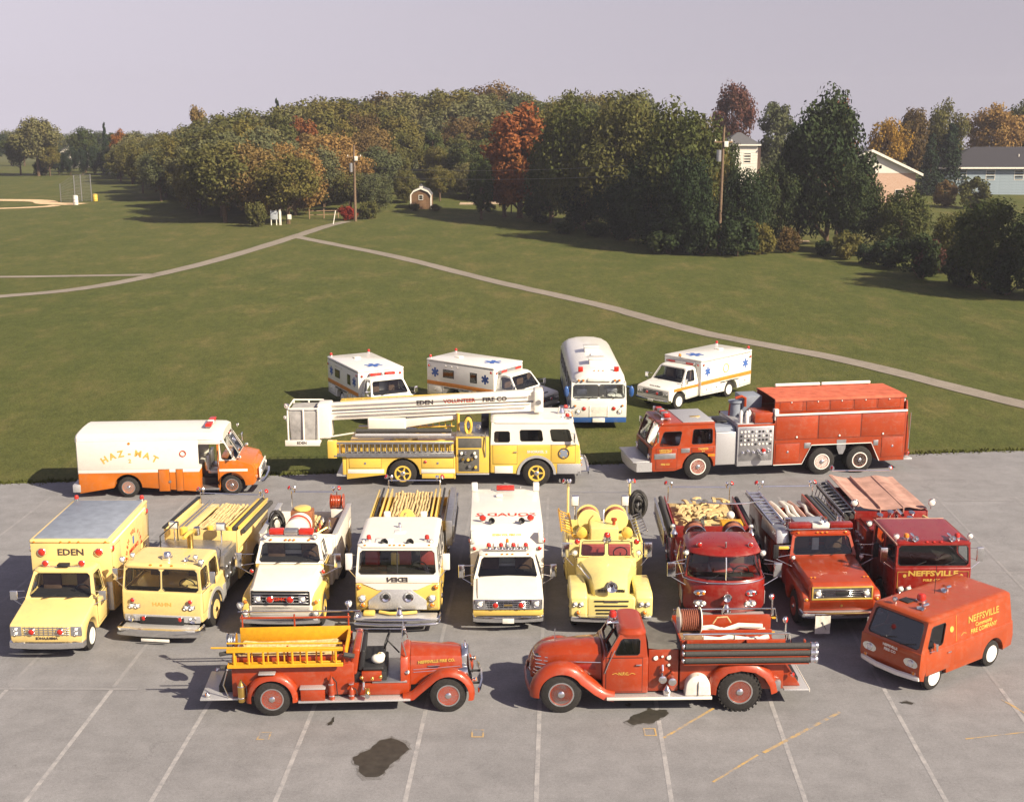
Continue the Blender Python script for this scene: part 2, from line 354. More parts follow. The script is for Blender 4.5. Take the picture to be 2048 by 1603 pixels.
ribbon('infield_dirt', DIRT, [(-110, 205), (-76.7, 200), (-69.5, 193.5), (-64, 191)], 3.4)
ribbon('infield_dirt', DIRT, [(-100, 176), (-71.7, 185.2), (-67, 189.5)], 2.0)
# ragged turf along the edge of the asphalt
TURF = plain('turf_blades', (.075, .082, .020), .95, scale=2, var=.4, spec=.1)
m = MB()
for i in range(5200):
    x = rnd.uniform(-26, 30); y = edge(x) + rnd.gauss(.10, .16); h = rnd.uniform(.05, .13); a = rnd.uniform(0, 6.28); q = rnd.uniform(.03, .08)
    lx, ly = rnd.uniform(-.05, .05), rnd.uniform(-.05, .05)
    m.add([(x - q * math.cos(a), y - q * math.sin(a), -.03), (x + q * math.cos(a), y + q * math.sin(a), -.03), (x + lx, y + ly, -.03 + h)], [(0, 1, 2)])
g = m.build('turf_edge_grass', TURF, None, smooth=False); g['kind'] = 'stuff'; tag(g, 'ragged grass fringe along the far edge of the asphalt', 'grass')

# ================================================================== trees
def leafmat(name, stops, trans=.25):
    m, n, b = newmat(name); co = objco(n); a = noise(n, .55, 5, .65, co); f = noise(n, 6, 3, .7, co)
    r = ramp(n, a.outputs[0], [(.25 + .5 * i / (len(stops) - 1), c) for i, c in enumerate(stops)])
    fr = ramp(n, f.outputs[0], [(.3, (.6,) * 3), (.7, (1.4,) * 3)])
    oi = n.nodes.new("ShaderNodeObjectInfo"); ov = ramp(n, oi.outputs['Random'], [(0, (.72, .78, .75)), (.5, (1, 1, 1)), (1, (1.28, 1.12, .95))])
    col = mixc(n, 1, mixc(n, 1, r.outputs[0], fr.outputs[0], 'MULTIPLY'), ov.outputs[0], 'MULTIPLY')
    n.links.new(col, b.inputs['Base Color']); b.inputs['Roughness'].default_value = .8; b.inputs['Specular IOR Level'].default_value = .15
    t = n.nodes.new("ShaderNodeBsdfTranslucent"); n.links.new(col, t.inputs[0])
    x = n.nodes.new("ShaderNodeMixShader"); x.inputs[0].default_value = trans
    o = n.nodes['Material Output']; n.links.new(b.outputs[0], x.inputs[1]); n.links.new(t.outputs[0], x.inputs[2]); n.links.new(x.outputs[0], o.inputs[0])
    return m
LF = {'olive': leafmat('leaf_olive', [(.068, .078, .020), (.112, .110, .032), (.165, .140, .042)]),
      'green': leafmat('leaf_green', [(.038, .060, .018), (.064, .083, .026), (.100, .100, .034)]),
      'dark': leafmat('leaf_dark_green', [(.016, .032, .012), (.028, .046, .017), (.05, .06, .022)], .15),
      'pine': leafmat('leaf_evergreen', [(.012, .026, .014), (.020, .036, .018), (.03, .042, .02)], .1),
      'grey': leafmat('leaf_grey_green', [(.085, .100, .042), (.125, .132, .060), (.165, .155, .072)]),
      'rust': leafmat('leaf_rust', [(.19, .062, .022), (.28, .095, .030), (.22, .105, .03)]),
      'brown': leafmat('leaf_brown', [(.10, .070, .028), (.145, .092, .034), (.12, .095, .034)]),
      'orange': leafmat('leaf_orange', [(.20, .075, .015), (.26, .10, .02), (.16, .10, .025)]),
      'yellow': leafmat('leaf_yellow', [(.17, .12, .02), (.26, .17, .028), (.14, .12, .03)]),
      'gold': leafmat('leaf_gold', [(.18, .12, .04), (.26, .17, .06), (.16, .12, .04)]),
      'maroon': leafmat('leaf_maroon', [(.075, .04, .03), (.12, .05, .04), (.09, .06, .03)]),
      'red': leafmat('leaf_red', [(.24, .02, .012), (.34, .04, .02), (.2, .05, .02)])}
def tree_mesh(seed, H, Rx, base, shape, nl, ls, lobes=34):
    """returns (trunk mesh, crown mesh): limbs inside a crown of leaf clumps grouped in lobes"""
    r = random.Random(seed); t = MB(); c = MB()
    tr = .018 * H + .06
    top = Vector((r.uniform(-.03, .03) * H, r.uniform(-.03, .03) * H, H * .82))
    if shape != 'bush':
        t.tube([(0, 0, -.3), (0, 0, .25), (top.x * .3, top.y * .3, H * .3), (top.x * .7, top.y * .7, H * .6), top], [tr * 1.5, tr, tr * .8, tr * .45, tr * .12], 7)
    cz = (base + H) / 2; rz = (H - base) / 2; L = []
    for i in range(lobes):
        u = r.uniform(-1, 1); a = r.uniform(0, 6.283); q = math.sqrt(1 - u * u); k = r.uniform(.45, .95) ** .6
        if shape == 'cone':
            z = base + (H - base) * (i + .5) / lobes; rr = Rx * (1 - (z - base) / (H - base)) ** .85 + .15; k2 = r.uniform(.5, 1)
            p = Vector((math.cos(a) * rr * k2 * .8, math.sin(a) * rr * k2 * .8, z)); s_ = rr * .45 + .2
        else:
            wz = 1.0 if shape != 'tall' else (1 - .25 * max(0, u))
            p = Vector((q * math.cos(a) * Rx * k * .84 * wz, q * math.sin(a) * Rx * k * .84 * wz, cz + u * rz * k * .86)); s_ = Rx * r.uniform(.20, .36) * (.75 if shape == 'thin' else 1)
        L.append((p, s_))
    if shape in ('round', 'tall', 'thin'):
        for p, s_ in L[:14]:
            z0 = max(base * .7, p.z - r.uniform(.15, .35) * H); st = Vector((top.x * z0 / H, top.y * z0 / H, z0))
            t.tube([st, st.lerp(p, .5) + Vector((0, 0, -.03 * H)), p], [tr * .42, tr * .25, tr * .08], 5)
    else:
        for p, s_ in L[:6]: t.tube([(0, 0, -.1), p * .5, p], [.05, .035, .015], 5)
    per = nl // lobes
    for p, s_ in L:
        for _ in range(per):
            d = Vector((r.gauss(0, 1), r.gauss(0, 1), r.gauss(0, 1))).normalized()
            o = p + d * s_ * (r.uniform(.55, 1.12)); o.z = max(o.z, .12)
            if shape == 'cone': o.z -= .25 * s_ * (o - p).length / s_
            nrm = (d + Vector((r.gauss(0, .55), r.gauss(0, .55), r.gauss(0, .55) + .25))).normalized()
            u = nrm.orthogonal().normalized(); u.rotate(Matrix.Rotation(r.uniform(0, 6.283), 3, nrm)); v = nrm.cross(u)
            a, b_ = ls * r.uniform(.5, 1.15), ls * r.uniform(.35, .8)
            c.add([o - u * a, o - v * b_ * .8 + u * a * .1, o + u * a, o + v * b_ + u * a * .15], [(0, 1, 2, 3)])
    return t.mesh('trunk', BARK), c.mesh('crown', LF['olive'], smooth=False)
TM = {}
def tmesh(kind, i):
    key = (kind, i)
    if key not in TM:
        sd_ = hash_ = 100 * (list('rtcbns').index(kind[0])) + i
        TM[key] = {'round': lambda: tree_mesh(sd_, 10, 4.2, 2.2, 'round', 7600, .25, 46), 'tall': lambda: tree_mesh(sd_, 10, 2.8, .8, 'tall', 8400, .21, 56),
                   'cone': lambda: tree_mesh(sd_, 10, 2.3, .5, 'cone', 4200, .24, 46), 'bush': lambda: tree_mesh(sd_, 2, 1.25, .05, 'bush', 2600, .12, 22),
                   'narrow': lambda: tree_mesh(sd_, 10, 3.0, 1.5, 'thin', 2400, .22, 30), 'spread': lambda: tree_mesh(sd_, 10, 4.6, .5, 'round', 11000, .23, 70)}[kind]()
    return TM[key]
def tree(x, y, H, kind, col, label, name='tree', wid=1.0, i=0, group=None, cat='tree', ztop=None):
    tm, cm = tmesh(kind, i); nat = 2.0 if kind == 'bush' else 10.0
    P = thing(name, label, cat, (x, y, hgt(x, y)), rnd.uniform(0, 360), group)
    s_ = H / nat; P.scale = (s_ * wid, s_ * wid, s_)
    link('trunk' if kind != 'bush' else 'stem', tm, P)
    cr = link('crown' if kind != 'bush' else 'foliage', cm, P)
    cr.material_slots[0].link = 'OBJECT'; cr.material_slots[0].material = LF[col]
    return P

WT = [
(82.6,221.6,13.5,'round','gold','golden yellow tree rising behind the blue-shaded house','tree',0.95,3,None,'tree'),
(89.4,226.9,14.2,'round','olive','olive green tree top behind the golden tree at right edge','tree',0.83,3,None,'tree'),
(67.6,200.3,10.6,'cone','pine','dark pointed evergreen beside the blue-shaded house','evergreen_tree',1.22,1,None,'tree'),
(64,198.1,9.1,'cone','pine','shorter dark evergreen between brick house and blue-shaded house','evergreen_tree',1.06,0,None,'tree'),
(70.3,211.6,14.1,'spread','olive','green tree standing behind the dark evergreens','tree',0.62,1,None,'tree'),
(63.5,206.9,13.6,'tall','brown','brown and green tree behind the brick house roof','tree',0.86,3,None,'tree'),
(59.1,204.6,11.2,'round','yellow','yellow tree behind the brick house gable','tree',0.79,1,None,'tree'),
(33.4,135.8,16.3,'spread','dark','tall dark green maple with rusty top in the yard','tree',0.68,0,None,'tree'),
(37.1,146.6,16.1,'tall','rust','rusty tree crown showing at the top of the dark maple','tree',0.45,3,None,'tree'),
(31.8,142.1,12.9,'spread','dark','dark green tree leaning against the tall maple','tree',0.48,2,None,'tree'),
(42,206.9,14.6,'tall','grey','slender green tree between brown tree and tall maple','tree',0.85,1,None,'tree'),
(36.8,216.5,16.1,'round','maroon','brown-red tree above the white house','tree',0.58,0,None,'tree'),
(17.3,134.8,15,'spread','green','broad green tree left of the wooden pole on the right','tree',0.74,0,None,'tree'),
(20.7,139.9,13.8,'spread','olive','green tree crown behind the wooden pole on the right','tree',0.45,3,None,'tree'),
(12.8,147.8,16.3,'spread','olive','tall rounded olive tree beside the rust tree','tree',0.74,3,None,'tree'),
(7.5,152.7,15.7,'spread','green','dark green tree directly right of the rust tree','tree',0.72,1,None,'tree'),
(1,164.9,15.9,'tall','rust','tall rust orange tree standing out of the wood','tree',1.05,0,None,'tree'),
(-1,166.3,11.6,'tall','rust','lower rust orange tree at foot of the tall one','tree',0.96,0,None,'tree'),
(-3.9,162.7,9.2,'tall','green','narrow green tree in front of the rust tree','tree',0.71,0,None,'tree'),
(-0.1,172.5,4.9,'round','orange','small orange tree below the tall rust tree','small_tree',0.85,0,None,'tree'),
(4.7,157.8,11,'spread','green','mid green tree under the dark tree','tree',0.66,1,None,'tree'),
(9.7,159.2,5.6,'narrow','grey','thin half-bare tree by the split rail fence','thin_tree',1.9,0,None,'tree'),
(12.1,162,4.9,'narrow','grey','thin sapling next to the half-bare tree','thin_tree',1.46,0,None,'tree'),
(14.6,134.8,10.4,'spread','dark','dark low-branched tree left of the pole','tree',0.78,3,None,'tree'),
(17.6,128.2,10.2,'spread','dark','dark bushy tree just left of the pole','tree',0.65,2,None,'tree'),
(23.2,129.2,8.8,'spread','dark','dark bushy tree just right of the pole','tree',0.67,3,None,'tree'),
(27.3,133.8,9.1,'spread','dark','shaded tree between pole and tall maple','tree',0.68,1,None,'tree'),
(38.2,125.6,6.8,'spread','green','small leafy tree in front of the brick house','small_tree',0.92,1,None,'tree'),
(38.1,102.4,7.7,'spread','green','big leafy shrub tree at the right edge of the lawn','shrub_tree',0.91,2,None,'tree'),
(38.9,112.8,5.7,'spread','olive','smaller leafy shrub tree beside the big one','shrub_tree',0.87,3,None,'tree'),
(40.6,96.4,7.6,'spread','dark','dark tree reaching in at the right edge','tree',0.87,0,None,'tree'),
(36.3,110.4,3.1,'bush','maroon','brownish shrub under the right edge shrub trees','shrub',0.93,0,None,'shrub'),
(34.7,116.8,2.9,'bush','dark','dark shrub in front of the small leafy tree','shrub',1.06,1,None,'shrub'),
(33.2,119.1,2,'bush','dark','dark low shrub left of the small leafy tree','shrub',1.04,1,None,'shrub'),
(30.6,125.6,1.7,'bush','dark','round clipped bush under the tall maple','shrub',0.9,1,None,'shrub'),
(27.8,128.7,2.5,'bush','brown','brownish shrub right of the pole','shrub',0.9,0,None,'shrub'),
(24.8,127.3,3.4,'bush','olive','olive shrub near the foot of the right pole','shrub',0.76,1,None,'shrub'),
(33.3,125.6,2.8,'bush','dark','dark shrub at right of the round clipped bush','shrub',0.78,1,None,'shrub'),
(37.2,104.1,3.4,'bush','dark','dark shrub mass at right edge of lawn','shrub',1.16,0,None,'shrub'),
(15.8,128.2,4,'bush','dark','dark dense shrub left of the pale pole foot','shrub',1.02,1,None,'shrub'),
(18.9,126.5,4.7,'bush','dark','dark dense shrub touching the pale pole foot','shrub',0.78,0,None,'shrub'),
(22.2,125.6,4,'bush','dark','dark dense shrub just right of the pale pole foot','shrub',0.91,0,None,'shrub'),
(35.1,109.1,3.7,'bush','dark','dark shrub between small leafy tree and shrub trees','shrub',0.86,0,None,'shrub'),
(32.2,123.1,2.8,'bush','olive','olive shrub before the tall maple trunk','shrub',0.89,1,None,'shrub'),
(38.8,99.5,3.1,'bush','dark','dark shrub in the right lower corner of the yard','shrub',1.03,0,None,'shrub'),
(6,146.6,1.5,'bush','dark','low dark shrub on the shaded lawn','shrub',1.41,1,None,'shrub'),
(9.4,144.3,1.7,'bush','dark','low dark shrub below the thin tree','shrub',1.47,1,None,'shrub'),
(12.4,139.9,2.2,'bush','dark','low dark shrub near rail fence end','shrub',1.11,0,None,'shrub'),
(3.5,157.8,1,'bush','dark','small dark shrub below the rust tree','shrub',1.9,0,None,'shrub'),
(14.7,131,3.6,'bush','dark','dark shrub under low-branched tree','shrub',0.95,0,None,'shrub'),
(-3,174.1,1.2,'bush','green','small green shrub by the gravel strip','shrub',1.26,0,None,'shrub'),
(61,180.9,3.5,'bush','brown','tall brownish shrub in front of blue-shaded house','shrub',0.89,0,None,'shrub'),
(63.9,178.3,4.2,'bush','olive','tall olive shrub before the blue-shaded house wall','shrub',0.98,0,None,'shrub'),
(-20.9,163.4,1.9,'bush','red','bright red bush at foot of the pole','shrub',1.09,1,None,'shrub'),
(-18.4,164.9,2.4,'bush','olive','olive bush right of the pole and red bush','shrub',1.03,1,None,'shrub'),
(-31,155.9,3.2,'bush','olive','small olive shrub left of the sign board','shrub',0.7,1,None,'shrub'),
(-13.3,175.8,1.1,'bush','olive','small shrub in front of the shed','shrub',1.2,1,None,'shrub'),
(-10.5,175.8,0.9,'bush','olive','small shrub beside the shed','shrub',1.69,0,None,'shrub'),
(34.5,128.7,8.7,'spread','dark','dark green tree filling the gap right of the tall maple','tree',0.77,1,None,'tree'),
(24.7,157.8,7.8,'spread','dark','dark tree low behind the wooden pole','tree',0.64,2,None,'tree'),
(11.5,146.6,7.8,'spread','dark','dark bushy tree behind the half-bare tree','tree',0.82,2,None,'tree'),
(44.4,96.4,13,'spread','dark','dark tree cut off by the right picture edge','tree',0.72,0,None,'tree'),
(10.5,157.8,13.9,'spread','green','green tree between the dark tree and the rounded olive tree','tree',0.63,2,None,'tree'),
(15.5,146.6,14.1,'spread','olive','olive tree between the rounded olive tree and the broad green tree','tree',0.58,2,None,'tree'),
(5.2,166.3,14.7,'spread','olive','olive treetop between rust tree and dark tree','tree',0.54,0,None,'tree'),
(13.4,142.1,7.5,'spread','dark','dark low tree closing the gap beside the rail fence','tree',1.06,3,None,'tree'),
(8.6,151.4,7.4,'spread','dark','dark low tree behind the thin sapling','tree',0.98,0,None,'tree'),
(3.2,160.6,3.5,'spread','dark','dark low tree below the tall rust tree','tree',1.28,1,None,'tree'),
(23.8,146.6,11.6,'spread','green','green tree partly hiding the white house','tree',0.45,1,None,'tree'),
(55.7,119.1,13.4,'spread','dark','dark tree outside the right picture edge behind the shrub trees','tree',0.82,0,None,'tree'),
(55.5,107.8,14.1,'spread','dark','dark tree outside the right picture edge nearest the lot','tree',0.74,0,None,'tree'),
(-99.9,273,12.2,'round','grey','large pale green tree at far left edge','tree',1.06,0,None,'tree'),
(-105.2,277,9.2,'round','green','green tree beside the large pale one at far left','tree',0.91,3,None,'tree'),
(-97.5,273,6.9,'round','olive','olive tree lower right of the large pale tree','tree',0.85,3,None,'tree'),
(-94.7,287.5,9.9,'round','green','green tree above the dark hedge row','tree',0.82,1,None,'tree'),
(-88,281.1,10.8,'cone','pine','slim dark spire evergreen at far left','evergreen_tree',0.45,0,None,'tree'),
(-82.1,273,9.7,'round','orange','small orange tree beside the spire evergreen','tree',0.63,3,None,'tree'),
(-79.7,269.1,5.7,'round','maroon','maroon tree at left end of the wood','tree',1.14,1,None,'tree'),
(-99.8,277,5.3,'spread','pine','dark evergreen in the hedge row at far left','hedge_tree',0.7,1,'evergreens of the far hedge row','tree'),
(-97,277,5.8,'spread','pine','dark evergreen in the hedge row at far left','hedge_tree',0.64,3,'evergreens of the far hedge row','tree'),
(-94.5,277,6.4,'spread','pine','dark evergreen in the hedge row at far left','hedge_tree',0.58,3,'evergreens of the far hedge row','tree'),
(-91.9,277,5.8,'spread','pine','dark evergreen in the hedge row at far left','hedge_tree',0.64,1,'evergreens of the far hedge row','tree'),
(-89.3,277,6.5,'spread','pine','dark evergreen in the hedge row at far left','hedge_tree',0.57,2,'evergreens of the far hedge row','tree'),
(-86.8,277,5.2,'spread','pine','dark evergreen in the hedge row at far left','hedge_tree',0.71,2,'evergreens of the far hedge row','tree'),
(-84.2,277,6.4,'spread','pine','dark evergreen in the hedge row at far left','hedge_tree',0.58,1,'evergreens of the far hedge row','tree'),
(-101.1,277,2.9,'bush','dark','dark round shrub at the end of the hedge row','shrub',0.93,0,None,'shrub'),
(-161.34,387.6,8.9,'round','grey','distant tree on the far skyline at left','far_tree',1,0,'distant trees on the left skyline','tree'),
(-147.45,362.9,9.9,'round','dark','distant tree on the far skyline at left','far_tree',1,2,'distant trees on the left skyline','tree'),
(-142.93,360.7,9,'round','dark','distant tree on the far skyline at left','far_tree',1,3,'distant trees on the left skyline','tree'),
(-141.05,365.1,9.9,'round','grey','distant tree on the far skyline at left','far_tree',1,1,'distant trees on the left skyline','tree'),
(-135.88,361.1,9.4,'round','grey','distant tree on the far skyline at left','far_tree',1,3,'distant trees on the left skyline','tree'),
(-135.14,368.9,9.1,'round','grey','distant tree on the far skyline at left','far_tree',1,1,'distant trees on the left skyline','tree'),
(-149.9,420.7,10.4,'round','green','distant tree on the far skyline at left','far_tree',1,2,'distant trees on the left skyline','tree'),
(-146.72,423.6,9.3,'round','green','distant tree on the far skyline at left','far_tree',1,1,'distant trees on the left skyline','tree'),
(-124.83,371.1,9.1,'round','grey','distant tree on the far skyline at left','far_tree',1,1,'distant trees on the left skyline','tree'),
(-133.2,408.1,10,'round','dark','distant tree on the far skyline at left','far_tree',1,0,'distant trees on the left skyline','tree'),
(-123.24,389.5,10.2,'round','green','distant tree on the far skyline at left','far_tree',1,2,'distant trees on the left skyline','tree'),
(-115.43,376.7,9.1,'round','dark','distant tree on the far skyline at left','far_tree',1,3,'distant trees on the left skyline','tree'),
(-123.81,417.7,9.6,'round','dark','distant tree on the far skyline at left','far_tree',1,1,'distant trees on the left skyline','tree'),
(-121.76,425,9,'round','green','distant tree on the far skyline at left','far_tree',1,1,'distant trees on the left skyline','tree'),
(-108.81,393.6,9.4,'round','grey','distant tree on the far skyline at left','far_tree',1,0,'distant trees on the left skyline','tree'),
(-101.17,379.6,8.7,'round','green','distant tree on the far skyline at left','far_tree',1,0,'distant trees on the left skyline','tree'),
(-93.59,364.8,9.5,'round','green','distant tree on the far skyline at left','far_tree',1,0,'distant trees on the left skyline','tree'),
(-89.55,363.3,9.6,'round','grey','distant tree on the far skyline at left','far_tree',1,1,'distant trees on the left skyline','tree'),
(-86.68,366.5,9.9,'round','dark','distant tree on the far skyline at left','far_tree',1,2,'distant trees on the left skyline','tree'),
(-54.4,225,14.3,'tall','gold','tall golden brown tree above the left part of the wood','tree',0.59,2,None,'tree'),
(-41.3,230,13.6,'cone','dark','small dark pointed treetop on the wood skyline','tree',0.45,0,None,'tree'),
]
WW = [
(-74.7,246.7,7,'round','olive',1.22,2,0,0),
(-59.9,209.2,7.4,'round','olive',0.95,0,0,0),
(-52.9,194.2,7.5,'round','grey',1.02,3,0,1),
(-42.2,173.7,8.9,'spread','olive',0.91,3,0,1),
(-36.1,161.6,10.5,'round','olive',1.21,2,0,2),
(-32.6,162.1,9.9,'spread','gold',1.08,0,0,2),
(-27.8,159.4,8.6,'round','olive',1.17,3,0,3),
(-22,175.4,5.6,'round','olive',1.21,2,0,4),
(-18.6,174.3,5.6,'spread','grey',1.03,2,0,4),
(-15.3,185.7,4.9,'spread','olive',0.92,2,0,5),
(-10.5,187.8,5.1,'round','olive',1.12,3,0,5),
(-6.6,191.4,5.4,'spread','grey',1.19,2,0,6),
(-1.5,187.4,6.4,'spread','olive',1.18,0,0,7),
(2.8,191.4,5.2,'spread','olive',1.17,0,0,7),
(6.9,188.1,5.6,'round','grey',1.24,1,0,7),
(9.5,189,6.1,'spread','olive',1.15,1,0,7),
(13.3,188.7,4.5,'spread','grey',1.25,1,0,7),
(17.6,186.3,5.8,'round','grey',0.95,3,0,7),
(-78.3,256.9,6.1,'spread','green',1.06,1,0,0),
(-69.3,235.5,6.3,'round','olive',0.98,3,0,0),
(-53.9,200.8,8,'spread','grey',1.22,0,0,1),
(-45.8,181.7,9.4,'tall','grey',1.22,1,0,1),
(-38.5,170.5,10.9,'round','grey',1.06,3,0,2),
(-33.3,168.7,11.1,'tall','grey',1.08,2,0,2),
(-28.8,170.8,9.8,'spread','gold',1.01,3,0,3),
(-26.6,182,8.5,'spread','grey',1.1,1,0,4),
(-23,182.9,7.9,'round','gold',1.08,3,0,4),
(-19.8,187,8,'round','grey',1.23,3,0,4),
(-17,195.3,7.1,'tall','olive',0.94,3,0,5),
(-11.6,200.7,6.6,'round','olive',1.05,0,0,5),
(-6.5,195.9,8.3,'round','green',0.98,2,0,6),
(-2.8,197.2,8.3,'spread','olive',1.15,3,0,6),
(1.2,200.2,6.9,'round','grey',1.2,1,0,7),
(6.8,200.7,6,'spread','green',1.22,2,0,7),
(11.2,198.8,6.2,'round','green',0.95,1,0,7),
(13.8,192.4,7.2,'round','olive',0.97,0,0,7),
(17.9,193.2,6.4,'round','olive',1.15,2,0,7),
(-80.5,264.7,7.6,'tall','olive',0.95,1,1,0),
(-69.9,238.3,7.9,'round','olive',0.95,3,1,0),
(-58.6,212.4,8.5,'tall','olive',0.97,2,1,1),
(-49.9,195.9,9.8,'spread','olive',1.16,3,1,1),
(-39.9,181.5,10.5,'round','grey',1.18,3,1,2),
(-35.1,175.9,11.4,'spread','grey',1.22,1,1,2),
(-30.3,178.8,10.3,'tall','grey',1.17,3,1,3),
(-26.9,188.5,9.8,'round','gold',1.21,0,1,4),
(-22,194,9.1,'round','brown',1.09,3,1,4),
(-17.2,203.3,8.9,'round','olive',0.94,0,1,5),
(-12.6,205.6,9.2,'tall','green',0.9,2,1,5),
(-8.8,209.5,8.4,'tall','olive',1.18,0,1,6),
(-3.3,208.1,8.9,'tall','green',1.07,1,1,6),
(2.9,209.3,8.1,'tall','olive',1,3,1,7),
(7.5,206.6,7.8,'spread','grey',1.13,2,1,7),
(11.1,207.4,7.6,'tall','olive',0.92,2,1,7),
(16.7,200,7.8,'round','green',1.05,3,1,7),
(-84.8,277.9,6.4,'round','grey',1.24,1,1,0),
(-71.8,245.8,8,'round','grey',1.02,1,1,0),
(-61.6,223.7,8.6,'tall','olive',1.03,1,1,1),
(-49.7,201.7,10.5,'spread','grey',1,1,1,1),
(-44,193.9,11.2,'round','olive',1.21,0,1,2),
(-37.8,184.7,12.4,'round','olive',0.98,2,1,2),
(-34.3,185.7,11.8,'tall','grey',1.07,1,1,3),
(-29.8,192.8,10.5,'tall','gold',1.18,1,1,3),
(-27.1,206.2,10.4,'spread','olive',1,1,1,4),
(-21.9,201.4,9.8,'round','gold',1.05,3,1,4),
(-18.1,212.8,10.4,'round','olive',1.22,0,1,5),
(-13,217,10,'round','grey',1.03,2,1,5),
(-8.1,214.8,10.2,'spread','brown',1.05,2,1,6),
(-2.7,215.4,9.7,'round','olive',0.93,2,1,6),
(2.3,219.8,8.6,'spread','grey',1.18,1,1,7),
(8.7,217.5,8.5,'round','olive',0.98,0,1,7),
(12.4,215.8,8.9,'round','olive',1.1,2,1,7),
(18.1,209.9,9.3,'round','olive',0.91,1,1,7),
(-89.7,293.2,7.3,'spread','green',1.17,3,1,0),
(-76.3,261.3,9,'round','grey',1.15,0,1,0),
(-64.9,236.2,8.3,'round','grey',1.21,0,1,1),
(-54.3,215.5,9.9,'round','grey',0.99,1,1,1),
(-45.1,201.9,11.9,'spread','grey',1,0,1,2),
(-41.3,200.4,12.3,'round','olive',1.16,0,1,2),
(-36.8,201.7,12.8,'spread','olive',0.98,1,1,3),
(-32.6,200.9,12.3,'tall','rust',0.96,2,1,3),
(-29.7,216,10.7,'tall','olive',1.22,2,1,4),
(-24.4,214.1,10.9,'round','brown',0.98,1,1,4),
(-20.3,217.6,11.4,'round','olive',1.13,1,1,5),
(-16.1,230.3,11.3,'tall','grey',1.11,1,1,5),
(-11.2,229.7,11,'round','olive',1.12,2,1,5),
(-6.7,225.4,12.5,'round','grey',1.19,0,1,6),
(-1.9,228.8,10.8,'tall','grey',0.93,2,1,7),
(2.4,227.9,10.5,'round','olive',0.91,3,1,7),
(7.6,226.6,10.8,'tall','olive',0.93,2,1,7),
(14,226.9,11.5,'round','green',1.13,3,1,7),
(17.6,226,10.9,'tall','olive',0.98,0,1,7),
(20.7,219.6,10.5,'round','green',1,3,1,7),
(-87.7,292.1,7.8,'spread','olive',0.97,3,2,0),
(-72.3,255.6,8.8,'tall','olive',1.19,0,2,0),
(-63.3,238.2,9.2,'round','olive',0.97,0,2,1),
(-53.8,222,11.1,'round','olive',1.05,0,2,1),
(-49.5,217.4,11.9,'round','olive',1.19,3,2,2),
(-42.8,213.2,11.8,'spread','olive',1.24,1,2,2),
(-37.2,212.5,13,'spread','grey',1.13,0,2,3),
(-33.3,212.6,13.1,'round','olive',0.99,2,2,3),
(-30.4,225.4,13.1,'round','olive',1.25,1,2,4),
(-25,221.4,12.4,'round','olive',1.07,3,2,4),
(-20.6,232.5,13.2,'round','grey',1.06,1,2,5),
(-16.2,240.5,14.1,'round','olive',1.22,2,2,5),
(-10.4,237.8,14.1,'round','olive',1.17,2,2,6),
(-4.5,238.2,14.3,'tall','olive',0.96,1,2,6),
(-0.5,241.7,13.4,'round','grey',0.96,3,2,7),
(5.1,239.4,12.1,'spread','green',1.08,2,2,7),
(9.5,242.8,12,'round','grey',1.04,3,2,7),
(14,238,12.2,'tall','grey',1.16,3,2,7),
(19.1,235.7,12.3,'round','olive',1.1,2,2,7),
(-97.6,319.1,9.1,'tall','green',1.16,2,2,0),
(-80.4,277.8,9.8,'tall','olive',0.98,3,2,0),
(-68.5,253.5,8.8,'spread','green',1.13,1,2,1),
(-61.7,242.4,9.6,'tall','grey',1.1,1,2,1),
(-55.3,232.7,10.5,'round','olive',0.94,3,2,1),
(-48.8,223.9,12.2,'tall','olive',1.21,3,2,2),
(-44,224,12.9,'spread','grey',1.01,3,2,2),
(-39.8,225.3,12.4,'spread','olive',1.2,0,2,3),
(-35.2,231.4,13.3,'round','olive',1.09,1,2,3),
(-31.9,241.8,14.4,'spread','olive',1.24,2,2,4),
(-26.1,238.2,13.7,'tall','grey',0.93,1,2,4),
(-22.1,241,14.6,'round','brown',1.08,2,2,5),
(-17.7,251.3,14.4,'round','olive',1.24,1,2,5),
(-12.7,250.7,16.3,'tall','olive',1.22,0,2,5),
(-7.8,249.4,16.2,'tall','olive',1.18,0,2,6),
(-3.4,255,16.3,'round','brown',0.97,1,2,6),
(2.5,250.9,13.9,'round','olive',1.23,3,2,7),
(5.5,250.8,13.1,'tall','olive',1.17,2,2,7),
(12,253.5,14.3,'round','grey',1.11,1,2,7),
(16.2,249.2,14.1,'round','olive',0.99,1,2,7),
(22.7,247.5,14.7,'round','grey',1.1,1,2,7),
]
for x, y, H, kind, col, lab, nm, wid, i, grp, cat in WT:
    tree(x, y, H, kind, col, lab, nm, wid, i, grp, cat)
NMS = {'olive': 'olive green', 'grey': 'pale grey-green', 'brown': 'brown', 'green': 'green', 'gold': 'golden', 'orange': 'orange', 'rust': 'rust red', 'yellow': 'yellow', 'dark': 'dark green'}
PL = ('at the front edge of the wood', 'in the middle of the wood', 'on the skyline of the wood')
LM = ('near its far left end', 'left of the tall golden treetop', 'left of the notice board', 'above the notice board', 'behind the brown pole', 'above the shed', 'left of the rust tree', 'behind the rust tree')
for x, y, H, kind, col, wid, i, pi, li in WW:
    tree(x, y, H, kind, col, '%s tree %s, %s' % (NMS[col], PL[pi], LM[li]), 'wood_tree', wid, i, '%s trees %s, %s' % (NMS[col], PL[pi], LM[li]))
